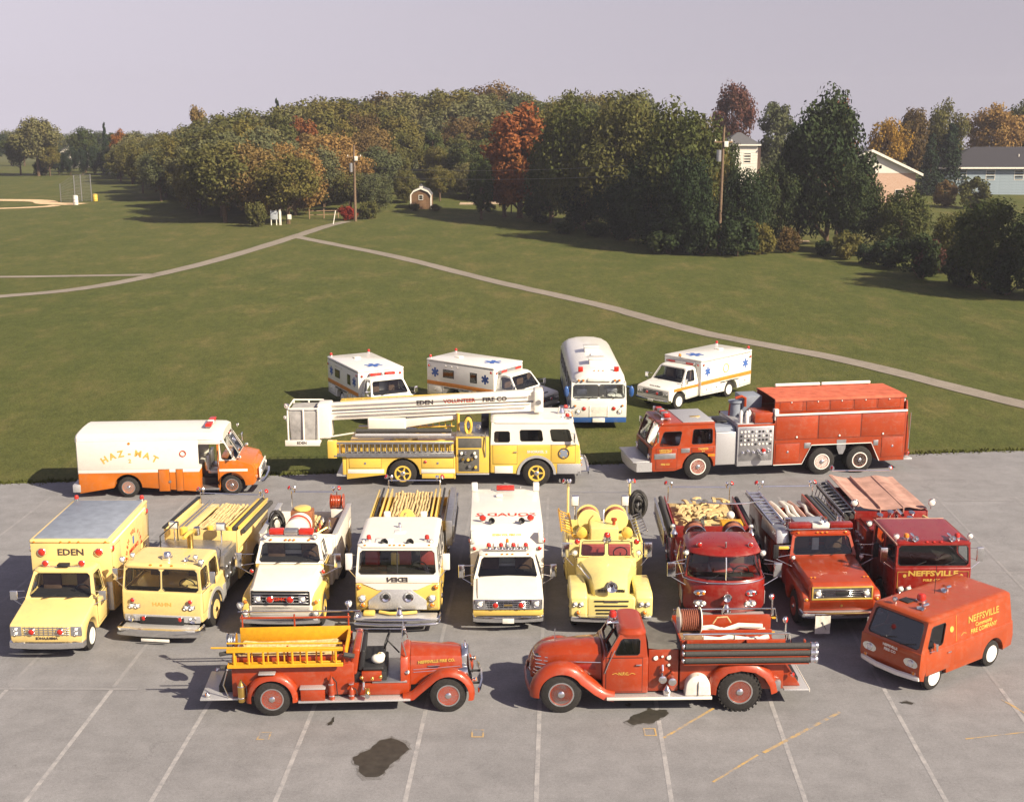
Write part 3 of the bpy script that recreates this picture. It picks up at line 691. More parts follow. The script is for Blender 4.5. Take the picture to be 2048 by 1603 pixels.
# ================================================================== houses, shed, poles, signs, fences
SIDW = plain('white_siding', (.74, .70, .62), .7, scale=3, var=.08); SIDB = plain('shade_blue_siding', (.24, .30, .35), .7, scale=3, var=.1)  # the blue siding has a shaded wall's tint painted into its colour
SHIN = plain('dark_shingles', (.035, .034, .042), .9, scale=12, var=.3, bmp=.4); SHIN2 = plain('grey_shingles', (.10, .10, .11), .9, scale=12, var=.3)
TRIMW = plain('white_trim', (.78, .74, .66), .6); SHEDM = plain('brown_shed_boards', (.16, .09, .045), .85, scale=6, var=.2)
def brickmat():
    m, n, b = newmat('pink_brick'); t = n.nodes.new("ShaderNodeTexBrick"); co = objco(n)
    mp = n.nodes.new("ShaderNodeMapping"); mp.inputs['Rotation'].default_value = (R(90), 0, 0); n.links.new(co, mp.inputs[0]); n.links.new(mp.outputs[0], t.inputs[0])
    t.inputs['Scale'].default_value = 2.2; t.inputs['Color1'].default_value = (.50, .30, .21, 1); t.inputs['Color2'].default_value = (.56, .37, .28, 1); t.inputs['Mortar'].default_value = (.5, .42, .34, 1)
    n.links.new(t.outputs[0], b.inputs['Base Color']); b.inputs['Roughness'].default_value = .9; return m
BRICK = brickmat()
def window(P, x, y, z, wd, h, face=-1):
    f = MB()
    for a in (0, 1):
        f.box(x - wd / 2 - .06 + a * (wd + .06), x - wd / 2 + a * (wd + .06), y - .06, y, z - .06, z + h + .06); f.box(x - wd / 2, x + wd / 2, y - .06, y, z - .06 + a * (h + .06), z + a * (h + .06))
    f.box(x - wd / 2, x + wd / 2, y - .05, y - .002, z + h * .48, z + h * .52)
    o = f.build('window', TRIMW, P); MB().box(x - wd / 2, x + wd / 2, y - .03, y - .01, z, z + h).build('pane', GLB, o)
def hip(P, name, mat, x0, x1, y0, y1, z, h, ov, inset):
    yc = (y0 + y1) / 2; a = [(x0 - ov, y0 - ov, z), (x1 + ov, y0 - ov, z), (x1 + ov, y1 + ov, z), (x0 - ov, y1 + ov, z)]
    r_ = [(x0 + inset, yc, z + h), (x1 - inset, yc, z + h)]
    b_ = [(p[0], p[1], p[2] - .15) for p in a]
    return MB().add(a + r_ + b_, [(0, 1, 5, 4), (1, 2, 5), (2, 3, 4, 5), (3, 0, 4), (9, 8, 7, 6), (0, 6, 7, 1), (1, 7, 8, 2), (2, 8, 9, 3), (3, 9, 6, 0)]).build(name, mat, P, smooth=False)
def courses(P, mat, x0, x1, y, z0, z1, step, n_='siding_board'):
    k = 0; z = z0
    me = MB().hexa([(x0, y - .045, 0), (x1, y - .045, 0), (x1, y + .02, 0), (x0, y + .02, 0), (x0, y - .012, step), (x1, y - .012, step), (x1, y + .02, step), (x0, y + .02, step)]).mesh(n_, mat, smooth=False)
    while z + step <= z1 + .01: link(n_, me, P, (0, 0, z)); z += step
# house at right: the blue cast of shade is put into its siding colour
zb = hgt(75, 202); P = thing('house', 'blue-shaded house with dark hip roof at the right edge', 'house', (66.4, 200, zb))
bx(P, 'wall', SIDB, 0, 26, 0, 9, -.5, 5.2 - zb, 0)
hip(P, 'roof', SHIN, 0, 26, 0, 9, 5.25 - zb, 2.9, .75, 6.2)
bx(P, 'eave_board', TRIMW, -.72, 26.72, -.82, -.78, 4.98 - zb, 5.22 - zb, 0)
for k in range(4): window(P, 3.2 + 4.4 * k, -.002, 2.2, 1.3, 1.4)
courses(P, SIDB, 0, 26, 0, -.2, 5.0 - zb, .42)
cy(P, 'vent_pipe', TRIMW, (12.5, 2, 6.3 - zb), (12.5, 2, 7.1 - zb), .10); cy(P, 'vent_pipe', TRIMW, (14, 1, 5.6 - zb), (14, 1, 6.6 - zb), .10)
# brick house: gable end towards the field
zb = hgt(52, 187); P = thing('house', 'pink brick house with white gable behind the small leafy tree', 'house', (51.8, 187, zb)); hw = 6.6; ez = 4.95 - zb
bx(P, 'wall', BRICK, -hw, hw, 0, 11, -.5, ez, 0)
MB().prism([(-hw, ez), (hw, ez), (0, ez + 3.1)], 'y', -.03, 11).build('gable', SIDW, P)
for s_ in (-1, 1):
    MB().prism([(0, ez + 3.15), (s_ * (hw + .9), ez - .28), (s_ * (hw + .9), ez - .08), (0, ez + 3.38)], 'y', -.5, 11.5).build('roof', SHIN2, P)
    MB().prism([(0, ez + 3.02), (s_ * (hw + .9), ez - .42), (s_ * (hw + .9), ez - .05), (0, ez + 3.40)], 'y', -.62, -.51).build('rake_board', TRIMW, P)
window(P, 4.4, -.002, .6, 1.2, 1.2); window(P, 0, -.002, .6, 1.4, 1.3)
# white house with tower-like upper floor
zb = hgt(36, 205); P = thing('house', 'white two-storey house with dark hip roof behind the pole', 'house', (36.3, 205, zb))
bx(P, 'wall', SIDW, -2.6, 2.5, 0, 6, -.5, 8.5 - zb, 0); hip(P, 'roof', SHIN2, -2.6, 2.5, 0, 6, 8.55 - zb, 1.75, .45, 2.3)
bx(P, 'eave_board', TRIMW, -3.02, 2.92, -.5, -.46, 8.3 - zb, 8.53 - zb, 0); bx(P, 'chimney', BRICK, 2.55, 3.2, 1, 2, -.5, 8.0 - zb)
MB().prism([(-7, 4.8 - zb), (-2.6, 4.8 - zb), (-2.6, 7.2 - zb)], 'y', 0.3, 6).build('side_gable', SHIN2, P); bx(P, 'side_wing', SIDW, -7, -2.6, .5, 5.8, -.5, 4.8 - zb, 0)
window(P, .9, -.002, 5.6 - zb, 1.0, 1.5); courses(P, SIDW, -2.6, 2.5, 0, 3.0, 8.2 - zb, .42)
# far houses at left
for x, y, wd, lab in ((-112, 330, 7.5, 'small white house half hidden behind the far hedge row'), (-93.5, 345, 6, 'white gabled house roof peeping through distant trees')):
    z = hgt(x, y) - 1.3; P = thing('far_house', lab, 'house', (x, y, z), 14)
    bx(P, 'wall', SIDW, -wd / 2, wd / 2, 0, 6, -.5, 4.6, 0); MB().prism([(-wd / 2, 4.6), (wd / 2, 4.6), (0, 7.0)], 'y', 0, 6).build('gable', SIDW, P)
    for s_ in (-1, 1): MB().prism([(0, 7.1), (s_ * (wd / 2 + .4), 4.4), (s_ * (wd / 2 + .4), 4.6), (0, 7.3)], 'y', -.4, 6.4).build('roof', SHIN2, P)
    window(P, 0, -.002, 2, 1.2, 1.4)
# barn-shaped shed
P = thing('garden_shed', 'small brown barn-shaped shed with white trim by the wood', 'shed', (-12.6, 178, hgt(-12.6, 178)))
gam = [(-1.45, -.2), (1.45, -.2), (1.45, 1.85), (1.0, 2.45), (0, 2.85), (-1.0, 2.45), (-1.45, 1.85)]
MB().prism(gam, 'y', 0, 3.4).build('wall', SHEDM, P)
bo = [(-1.45, 1.85), (-1.0, 2.45), (0, 2.85), (1.0, 2.45), (1.45, 1.85)]
for (a, b_), (c_, d) in zip(bo, bo[1:]):
    MB().prism([(a, b_ + .02), (c_, d + .02), (c_, d + .14), (a, b_ + .14)], 'y', -.12, 3.5).build('roof', SHIN2, P, smooth=False)
    MB().prism([(a, b_ - .1), (c_, d - .1), (c_, d + .15), (a, b_ + .15)], 'y', -.2, -.13).build('white_trim', TRIMW, P, smooth=False)
for s_ in (-1, 1): bx(P, 'corner_board', TRIMW, s_ * 1.4 - .09, s_ * 1.4 + .09, -.06, -.005, -.2, 1.9, 0)
window(P, 0, -.01, 1.35, .5, .55)
bx(P, 'door', SHEDM, -.7, .7, -.04, -.003, 0, 1.2); bx(P, 'cupola', TRIMW, -.22, .22, .5, .95, 2.75, 3.2); MB().prism([(-.3, 3.2), (.3, 3.2), (0, 3.42)], 'y', .42, 1.03).build('cupola_roof', SHIN2, P)
# wooden poles and wires
POLEW = plain('pole_wood', (.17, .115, .075), .9, scale=7, var=.3, bmp=.4)
def pole(x, y, h, lean, label):
    z = hgt(x, y); P = thing('utility_pole', label, 'pole', (x, y, z))
    tb(P, 'shaft', POLEW, [(0, 0, -.3), (lean * .5, 0, h * .5), (lean, 0, h)], [.19, .16, .12], 10)
    bx(P, 'crossarm', WOOD, lean - .9, lean + .9, -.06, .06, h - 1.5, h - 1.36); cy(P, 'transformer', STL, (lean - .42, -.1, h - 3.3), (lean - .42, -.1, h - 2.2), .25, n=14)
    for k in (-.8, .8): cy(P, 'insulator', WHP, (lean + k, 0, h - 1.36), (lean + k, 0, h - 1.16), .06, .03, 8)
    bx(P, 'meter_box', WHP, lean + .05, lean + .45, -.28, -.14, h - 1.9, h - 1.35); return P
pole(-19.77, 162, 9.4, .05, 'brown wooden pole beside the red bush'); pole(20.69, 127.8, 12.4, .10, 'tall pale wooden pole at the edge of the shaded yard')
for za, zb_, lab in ((7.0, 9.4, 'upper wire strung between the two wooden poles'), (6.0, 8.4, 'lower wire strung between the two wooden poles')):
    a, b_ = Vector((-19.7, 161.9, za)), Vector((20.7, 127.8, zb_))
    tag(tb(None, 'overhead_wire', STL, [a.lerp(b_, t / 16) - Vector((0, 0, 4 * .8 * (t / 16) * (1 - t / 16))) for t in range(17)], .009, 5), lab, 'wire')
# notice board and posts
P = thing('notice_board', 'white notice board on posts at the wood edge by the path', 'sign', (-29.1, 157.9, 0))
for x in (-.55, .1): cy(P, 'post', TRIMW, (x, 0, -.2), (x, 0, 2.0), .07)
bx(P, 'board', plain('board_grey', (.42, .45, .50), .7), -.6, .3, -.09, -.075, .8, 1.85); bx(P, 'end_post', TRIMW, .45, .70, -.12, .12, -.2, 2.05)
P = thing('small_sign', 'small pale sign on a post right of the notice board', 'sign', (-27.6, 159.2, 0)); cy(P, 'post', WOOD, (0, 0, -.2), (0, 0, 1.3), .05); bx(P, 'board', WHP, -.25, .25, -.08, -.06, .7, 1.3)
P = thing('leaning_post', 'white leaning marker post beside the path junction', 'post', (-22.1, 157.8, 0)); tb(P, 'shaft', TRIMW, [(0, 0, -.2), (.42, 0, 1.9)], .06, 8)
def rails(x0, y0, x1, y1, n, label):
    P = thing('rail_fence', label, 'fence', (x0, y0, hgt(x0, y0))); d = Vector((x1 - x0, y1 - y0, 0))
    for i in range(n + 1): p = d * i / n; cy(P, 'post', WOOD, (p.x, p.y, -.2), (p.x, p.y, 1.25), .08, n=6)
    for i in range(n):
        for z in (.5, 1.0): a, b_ = d * i / n, d * (i + 1) / n; tb(P, 'rail', WOOD, [(a.x, a.y, z), (b_.x, b_.y, z)], .05, 6)
rails(13.2, 166.5, 21.5, 165.5, 3, 'split rail fence between thin tree and shaded yard'); rails(31.5, 158, 39.5, 156.5, 3, 'split rail fence behind the round clipped bush'); rails(-26.2, 166, -22.6, 167, 2, 'short wooden rail fence where the path enters the wood')
ribbon('gravel_drive', STONE, [(-7.5, 184.5), (-4.5, 184.5), (-1.5, 185)], 2.6); ribbon('gravel_drive', STONE, [(12, 176), (20, 173), (26, 172), (40, 168)], 3.0); ribbon('gravel_drive', STONE, [(27, 140.5), (29, 140), (32.5, 139.6)], 1.4)
# backstop
P = thing('backstop', 'tall wire backstop with metal posts by the ball field', 'backstop', (-65, 194, 0))
bp = [(-3.4, 1.2, 2.9), (-.2, -1.8, 4.4), (-.5, 2.1, 4.3), (1.0, 2.1, 4.3)]
for x, y, h in bp: cy(P, 'post', STL, (x, y, -.2), (x, y, h), .07, n=8)
for (x, y, h), (x2, y2, h2) in zip(bp, bp[1:]):
    m = MB()
    for k in range(13): t = k / 12; m.tube([(x + (x2 - x) * t, y + (y2 - y) * t, .05), (x + (x2 - x) * t, y + (y2 - y) * t, h + (h2 - h) * t)], .012, 4)
    for k in range(10): t = k / 9; m.tube([(x, y, .05 + (h - .05) * t), (x2, y2, .05 + (h2 - .05) * t)], .012, 4)
    q = m.build('wire_mesh', STL, P); q['kind'] = 'stuff'
def barrel(x, y, c, label, h=.95):
    P = thing('litter_barrel', label, 'barrel', (x, y, hgt(x, y))); MB().lathe((0, 0, 0), (0, 0, 1), [(0, .30), (.04, .34), (h * .33, .35), (h * .36, .37), (h * .39, .35), (h * .66, .35), (h * .69, .37), (h * .72, .35), (h, .34)], 16).build('drum', c, P)
    MB().lathe((0, 0, h), (0, 0, 1), [(.002, .36), (.05, .36), (.10, .2), (.12, .01)], 16).build('lid', c, P)
barrel(-64.4, 190, TRIMW, 'white litter barrel in front of the backstop', 1.3); barrel(-63.5, 196.2, YEL, 'yellow barrel behind the backstop', 1.0)
P = thing('utility_box', 'white box beside the far hedge row', 'box', (-88.7, 283, 0)); bx(P, 'cabinet', TRIMW, -.8, .8, -.4, .4, 0, 1.3, .05); bx(P, 'lid', TRIMW, -.85, .85, -.45, .45, 1.305, 1.42, .03)
# ================================================================== vehicle pieces (local frame: +x forward, +y vehicle's left, origin on the ground under the front axle)
WCACHE = {}
def wheel(P, x, y, r=.5, wd=.26, rim=STL, style='disc', hub=CHR, rr=.58, ringm=None):
    sd_ = 1 if y > 0 else -1; key = (r, wd, rim.name, style, sd_, hub.name, rr, ringm.name if ringm else '')
    if key not in WCACHE:
        d = (0, sd_, 0); R1 = r * rr
        t = MB().lathe((0, -sd_ * wd / 2, 0), d, [(0, R1 * .98), (wd * .06, r * .86), (wd * .18, r * .985), (wd * .5, r), (wd * .82, r * .985), (wd * .94, r * .86), (wd * .985, R1 * 1.02), (wd * .90, R1 * .97)], 32)
        if style == 'lug':
            for k in range(30):
                a = 6.2832 * k / 30; ca, sa = math.cos(a), math.sin(a); cb, sb = math.cos(a + .09), math.sin(a + .09)
                for s2 in (-1, 1):
                    t.hexa([(q * c_, s2 * wd * e_, q * z_) for q in (r * .97, r * 1.035) for (c_, z_, e_) in ((ca, sa, .12), (cb, sb, .12), (cb, sb, .49), (ca, sa, .49))])
        f = wd * .5
        m = MB()
        if style in ('disc', 'lug'):
            m.lathe((0, 0, 0), d, [(f * .9, R1 * 1.0), (f * .98, R1 * .98), (f * .98, R1 * .88), (f * .55, R1 * .80), (f * .62, R1 * .45), (f * .86, R1 * .36), (f * .86, R1 * .02)], 24)
        elif style == 'spoke':
            m.lathe((0, 0, 0), d, [(f * .3, R1), (f * .98, R1), (f * .98, R1 * .80), (f * .3, R1 * .76)], 24); m.lathe((0, 0, 0), d, [(0, R1 * .36), (f * .9, R1 * .34), (f * 1.0, R1 * .16), (f * 1.0, .001)], 16)
            for k in range(5):
                a = 6.2832 * k / 5; m.cyl((R1 * .25 * math.cos(a), sd_ * f * .55, R1 * .25 * math.sin(a)), (R1 * .86 * math.cos(a), sd_ * f * .7, R1 * .86 * math.sin(a)), R1 * .15, R1 * .11, 8)
        elif style == 'cap':
            m.lathe((0, 0, 0), d, [(f * .9, R1), (f * 1.0, R1 * .96), (f * .9, R1 * .84), (f * .8, R1 * .7), (f * .96, R1 * .55), (f * 1.06, R1 * .25), (f * 1.08, .001)], 24)
        h = MB().lathe((0, 0, 0), d, [(f * .6, R1 * .30), (f * 1.05, R1 * .27), (f * 1.22, R1 * .18), (f * 1.26, .001)], 14)
        for k in range(8):
            a = 6.2832 * k / 8; p = (R1 * .52 * math.cos(a), sd_ * f * .58, R1 * .52 * math.sin(a)); h.cyl(p, (p[0], sd_ * f * .74, p[2]), R1 * .06, n=6)
        holes = None
        if style in ('disc', 'lug'):
            holes = MB()
            for k in range(6):
                a = 6.2832 * (k + .5) / 6; holes.cyl((R1 * .68 * math.cos(a), sd_ * f * .45, R1 * .68 * math.sin(a)), (R1 * .68 * math.cos(a), sd_ * f * .625, R1 * .68 * math.sin(a)), R1 * .095, n=10)
        ring = MB().lathe((0, 0, 0), d, [(f * .86, R1 * 1.06), (f * 1.02, R1 * 1.05), (f * 1.03, R1 * .93), (f * .9, R1 * .90)], 28).mesh('rim_ring', ringm) if ringm else None
        WCACHE[key] = (m.mesh('wheel', rim), t.mesh('tyre', RUB), h.mesh('hub', hub) if style != 'cap' else None, holes.mesh('hand_holes', BLK) if holes else None, ring)
    a, b_, c_, e, ring = WCACHE[key]
    o = link('wheel', a, P, (x, y, r)); link('tyre', b_, o)
    for q, nm in ((c_, 'hub'), (e, 'hand_holes'), (ring, 'rim_ring')):
        if q: link(nm, q, o)
    return o
def axle(P, x, hw, r, wd=.26, dual=False, **k):
    for s_ in (-1, 1): wheel(P, x, s_ * (hw - wd / 2), r, wd, **k)
    if dual:
        for s_ in (-1, 1): wheel(P, x, s_ * (hw - wd * 1.62), r, wd, **k)
    tb(P, 'axle', BLK, [(x, -hw + wd, r), (x, hw - wd, r)], .09, 8)
def panel(P, name, mat, q, ops, th=.04, glass=None, gname='window', ch=.05, sealm=None):
    """wall panel on corner points q (bottom-left, bottom-right, top-right, top-left from outside) with glazed openings (u0,u1,v0,v1)"""
    q = [Vector(p) for p in q]; nrm = (q[1] - q[0]).cross(q[3] - q[0]).normalized()
    pt = lambda u, v, d=0.: (q[0] * (1 - u) * (1 - v) + q[1] * u * (1 - v) + q[2] * u * v + q[3] * (1 - u) * v) - nrm * d
    us = sorted({0., 1.} | {a for o in ops for a in o[:2]}); vs = sorted({0., 1.} | {a for o in ops for a in o[2:]})
    solid = lambda i, j: 0 <= i < len(us) - 1 and 0 <= j < len(vs) - 1 and not any(o[0] - 1e-6 <= us[i] and us[i + 1] <= o[1] + 1e-6 and o[2] - 1e-6 <= vs[j] and vs[j + 1] <= o[3] + 1e-6 for o in ops)
    m = MB(); W = len(us); N = W * len(vs)
    vv = [pt(u, v) for v in vs for u in us] + [pt(u, v, th) for v in vs for u in us]; ff = []
    for j in range(len(vs) - 1):
        for i in range(W - 1):
            if not solid(i, j): continue
            a, b_, c_, d = j * W + i, j * W + i + 1, (j + 1) * W + i + 1, (j + 1) * W + i
            ff += [(a, b_, c_, d), (N + d, N + c_, N + b_, N + a)]
            for (p0, p1, ii, jj) in ((a, b_, i, j - 1), (b_, c_, i + 1, j), (c_, d, i, j + 1), (d, a, i - 1, j)):
                if not solid(ii, jj): ff.append((p1, p0, N + p0, N + p1))
    m.add(vv, ff)
    lu, lv = (q[1] - q[0]).length, (q[3] - q[0]).length
    for (u0, u1, v0, v1) in ops:
        du, dv = ch / lu, ch / lv
        for (u, su) in ((u0, 1), (u1, -1)):
            for (v, sv_) in ((v0, 1), (v1, -1)):
                a = [pt(u, v), pt(u + su * du, v), pt(u, v + sv_ * dv)]; b_ = [p - nrm * th for p in a]
                m.add(a + b_, [(0, 1, 2), (5, 4, 3), (1, 4, 5, 2)])
    fr = m.build(name, mat, P, smooth=False)
    for (u0, u1, v0, v1) in ops:
        c_ = ch / lu, ch / lv; tb(fr, 'gasket', BLK, [pt(u0 + c_[0], v0), pt(u1 - c_[0], v0), pt(u1, v0 + c_[1]), pt(u1, v1 - c_[1]), pt(u1 - c_[0], v1), pt(u0 + c_[0], v1), pt(u0, v1 - c_[1]), pt(u0, v0 + c_[1]), pt(u0 + c_[0], v0)], .011, 4)
        MB().add([pt(u0, v0, th * .55), pt(u1, v0, th * .55), pt(u1, v1, th * .55), pt(u0, v1, th * .55)], [(0, 1, 2, 3)]).build(gname, glass or GLS, fr)
    return fr
def rrect(x0, x1, y0, y1, r, z, n=4):
    p = []
    for cx_, cy_, a in ((x1 - r, y1 - r, 0), (x0 + r, y1 - r, 90), (x0 + r, y0 + r, 180), (x1 - r, y0 + r, 270)):
        p += [(cx_ + r * math.cos(R(a + 90 * i / n)), cy_ + r * math.sin(R(a + 90 * i / n)), z) for i in range(n + 1)]
    return p
def domeroof(P, name, mat, x0, x1, hw, z, crown=.06, r=.16, ov=.02):
    e = ov; rings = [rrect(x0 - e, x1 + e, -hw - e, hw + e, r, z - .03), rrect(x0 - e, x1 + e, -hw - e, hw + e, r, z + .02)]
    for k in (.25, .5, .8, 1): d = min(.16, .2 * (x1 - x0)) * k * k; rings.append(rrect(x0 + d, x1 - d, -hw + d, hw - d, max(.05, r - d * .3), z + .02 + (crown * (1 - (1 - k) ** 2))))
    return MB().loft(rings).build(name, mat, P)
def seats(P, x, z, ys, mat=BRN, wd=.5):
    for y in ys:
        m = MB().box(x, x + .5, y - wd / 2, y + wd / 2, z, z + .14).box(x - .08, x + .06, y - wd / 2, y + wd / 2, z + .1, z + .72); m.build('seat', mat, P, .04)
def steering(P, x, y, z, r=.22):
    m = MB(); pts = [Vector((x + .35 * r * math.sin(a), y + r * math.cos(a), z + r * math.sin(a) * .94)) for a in [6.2832 * k / 18 for k in range(19)]]
    m.tube(pts, .018, 5); m.cyl((x, y, z), (x + .3, y, z - .35), .02, n=6); m.build('steering_wheel', BLK, P)
def cab(P, mat, belt, roof, ws=((.05, .95, .06, .94),), side=((.1, .9, .1, .9),), rear=((.2, .8, .2, .8),), roofm=None, crown=.06, rr=.16, glass=None, seatm=BRN, seat_z=None, th=.045, wsm=None, rov=.03, wheel_y=.5, seat_y=None):
    """greenhouse: belt/roof = (x_rear, x_front, half width, z)"""
    a0, a1, ah, az = belt; b0, b1, bh, bz = roof
    panel(P, 'windshield_frame', wsm or mat, [(a1, -ah, az), (a1, ah, az), (b1, bh, bz), (b1, -bh, bz)], ws, th, glass, 'windshield', .06)
    panel(P, 'cab_side', mat, [(a1, ah, az), (a0, ah, az), (b0, bh, bz), (b1, bh, bz)], side, th, glass)
    panel(P, 'cab_side', mat, [(a0, -ah, az), (a1, -ah, az), (b1, -bh, bz), (b0, -bh, bz)], [(1 - o[1], 1 - o[0], o[2], o[3]) for o in side], th, glass)
    if rear is not None: panel(P, 'cab_back', mat, [(a0, ah, az), (a0, -ah, az), (b0, -bh, bz), (b0, bh, bz)], rear, th, glass, 'rear_window')
    domeroof(P, 'cab_roof', roofm or mat, min(b0, b1), b1, bh, bz, crown, rr, rov)
    bx(P, 'cab_floor', DRK, a0 + .06, a1 - .06, -ah + .06, ah - .06, az + .004, az + .012, 0)
    sz = az - .22
    seats(P, a0 + .25, sz, seat_y or (-ah * .5, ah * .5), seatm)
    bx(P, 'dashboard', DRK, a1 - .35, a1 - .06, -ah + .06, ah - .06, az - .25, az + .04, .03)
    steering(P, a1 - .5, ah * wheel_y, az + .05)
def headlight(P, x, y, z, r=.09, n=14, depth=.05):
    o = MB().lathe((x - depth, y, z), (1, 0, 0), [(0, r * .9), (depth, r * 1.12), (depth * 1.4, r * 1.05), (depth * 1.2, r * .9)], n).build('headlight', CHR, P)
    MB().lathe((x, y, z), (1, 0, 0), [(.0, r * .88), (.012, r * .8), (.03, r * .4), (.034, .001)], n).build('lens', LENS, o); return o
def beacon(P, x, y, z, r=.1, h=.18, m=REDL, base=CHR, name='beacon'):
    o = MB().lathe((x, y, z), (0, 0, 1), [(-.01, r * 1.15), (.05, r * 1.15), (.06, r)], 14).build(name, base, P)
    MB().lathe((x, y, z + .055), (0, 0, 1), [(0, r * .95), (h * .6, r * .92), (h * .88, r * .7), (h, .001)], 14).build('dome', m, o); return o
def flasher(P, x, y, z, r=.08, m=REDL, d=(1, 0, 0), name='warning_light'):
    d = Vector(d).normalized(); c_ = Vector((x, y, z))
    o = MB().lathe(c_ - d * .08, d, [(0, r * .5), (.04, r * .95), (.085, r * 1.1), (.095, r * 1.0)], 14).build(name, CHR, P)
    MB().lathe(c_, d, [(.012, r * .95), (.03, r * .7), (.04, .001)], 14).build('lens', m, o); return o
def horn(P, x, y, z, r=.09, L=.3, name='siren_horn', m=CHR):
    o = MB().lathe((x - L, y, z), (1, 0, 0), [(0, r * .45), (L * .25, r * .5), (L * .6, r * .45), (L * .85, r * .75), (L, r * 1.1), (L * .97, r * .9), (L * .7, r * .3)], 14).build(name, m, P)
    cy(o, 'bracket', m, (x - L * .6, y, z - r - .06), (x - L * .6, y, z - r * .3), .02, n=6); return o
def spot(P, x, y, z, r=.1, d=(1, 0, 0), name='spotlight'):
    d = Vector(d).normalized(); c_ = Vector((x, y, z))
    o = MB().lathe(c_, d, [(-r * 1.5, .01), (-r * 1.3, r * .55), (-r * .5, r * .95), (0, r * 1.05), (.01, r * .95)], 14).build(name, CHR, P)
    MB().lathe(c_, d, [(.0, r * .9), (.02, r * .6), (.03, .001)], 14).build('lens', LENS, o); cy(o, 'stem', CHR, c_ - d * r * .7 - Vector((0, 0, r * 1.9)), c_ - d * r * .7 - Vector((0, 0, r * .4)), .022, n=6); return o
def markers(P, x, z, ys, m=AMB, s_=.035):
    for y in ys: MB().ball((x, y, z), (s_, s_ * 1.5, s_), 8, 4).build('marker_light', m, P)
def mirror(P, x, y, z, w_=.16, h=.34, reach=.32, m=CHR):
    s_ = 1 if y > 0 else -1; Y = y + s_ * reach
    o = bx(P, 'mirror', m, x - .03, x + .02, Y - w_ / 2, Y + w_ / 2, z - h / 2, z + h / 2, .015)
    bx(o, 'glass', STL, x - .036, x - .031, Y - w_ / 2 + .02, Y + w_ / 2 - .02, z - h / 2 + .02, z + h / 2 - .02, 0)
    for dz in (h * .42, -h * .42): tb(o, 'bracket', CHR, [(x - .1, y, z + dz * .8), (x, Y, z + dz)], .012, 5)
    tb(o, 'bracket', CHR, [(x + .1, y - s_ * .02, z - h), (x, Y, z - h * .5)], .01, 5); return o
def handle(P, x, y, z): 
    s_ = 1 if y > 0 else -1; return bx(P, 'handle', CHR, x - .07, x + .07, min(y, y + s_ * .04), max(y, y + s_ * .04), z - .015, z + .015, .008)
def sdoor(P, mat, x0, x1, y, z0, z1, name='compartment_door', hd=True, t=.018):
    s_ = 1 if y > 0 else -1; g = .012
    bx(P, 'door_gap', BLK, x0, x1, min(y - s_ * .008, y + s_ * .004), max(y - s_ * .008, y + s_ * .004), z0, z1, 0)
    o = bx(P, name, mat, x0 + g, x1 - g, min(y - s_ * .01, y + s_ * t), max(y - s_ * .01, y + s_ * t), z0 + g, z1 - g, .008)
    if hd: MB().lathe(((x0 + x1) / 2, y + s_ * t, (z0 + z1) / 2 if z1 - z0 < .8 else z0 + .45), (0, s_, 0), [(-.002, .045), (.012, .045), (.02, .03), (.02, .001)], 12).build('handle', CHR, o)
    return o
def ladder(P, p0, d, L, w_dir, wd, n, mat=STL, rail=.035, depth=.07, name='ladder', r=.016):
    """rails from p0 along d; rungs across w_dir"""
    p0, d, u = Vector(p0), Vector(d).normalized(), Vector(w_dir).normalized(); nn = d.cross(u); m = MB()
    for a in (0, wd):
        c_ = p0 + u * a; o = [(-rail / 2, -depth / 2), (rail / 2, -depth / 2), (rail / 2, depth / 2), (-rail / 2, depth / 2)]
        m.loft([[c_ + d * t + u * i + nn * j for i, j in o] for t in (0, L)])
    ob = m.build(name, mat, P, .006, 1)
    me = MB().cyl((0, 0, 0), u * wd, r, n=6).mesh('rung', mat)
    for k in range(n): link('rung', me, ob, p0 + d * (L * (k + .5) / n))
    return ob
def hosebed(P, x0, x1, y0, y1, z, mat=TAN, seed=0, lumps=True):
    """folded hose lying in flakes: loops of flat hose side by side with turned-over ends, one length each"""
    r = random.Random(seed); wd = .095; n = int((y1 - y0) / wd)
    for k in range(n):
        y = y0 + wd * (k + .5); h = r.uniform(0, .06); a = x0 + r.uniform(0, .15); b_ = x1 - r.uniform(0, .22); m = MB(); N = 7; rings = []
        for i in range(N + 1):
            t = i / N; xx = a + (b_ - a) * t; dy = r.uniform(-.022, .022); dz = r.uniform(-.015, .02) + (0.02 if i in (0, N) else 0)
            q = wd * .45; rings.append([(xx, y + dy - q, z + h + dz), (xx, y + dy - q * .8, z + h + dz + .055), (xx, y + dy, z + h + dz + .072), (xx, y + dy + q * .8, z + h + dz + .055), (xx, y + dy + q, z + h + dz)])
        m.loft(rings)
        for e_ in (a, b_): m.lathe((e_, y - wd * .42, z + h + .03), (0, 1, 0), [(0, .045), (0.01, .055), (wd * .8, .055), (wd * .84, .045)], 10)
        m.build('hose', mat, P)
def reel(P, c_, ax, L, r, hose=HOSER, flange=CHR, name='hose_reel'):
    c_ = Vector(c_); a = Vector(ax).normalized()
    o = MB().lathe(c_ - a * L / 2, a, [(0, .03), (.0, r), (.025, r * 1.04), (.03, r * .6), (L - .03, r * .6), (L - .025, r * 1.04), (L, r), (L, .03)], 24).build(name, flange, P)
    m = MB(); n = int((L - .08) / .05)
    for k in range(n): m.lathe(c_ - a * (L / 2 - .06 - k * .05), a, [(-.024, r * .8), (-.012, r * .86), (.0, r * .88), (.012, r * .86), (.024, r * .8)], 20)
    m.build('hose', hose, o); return o
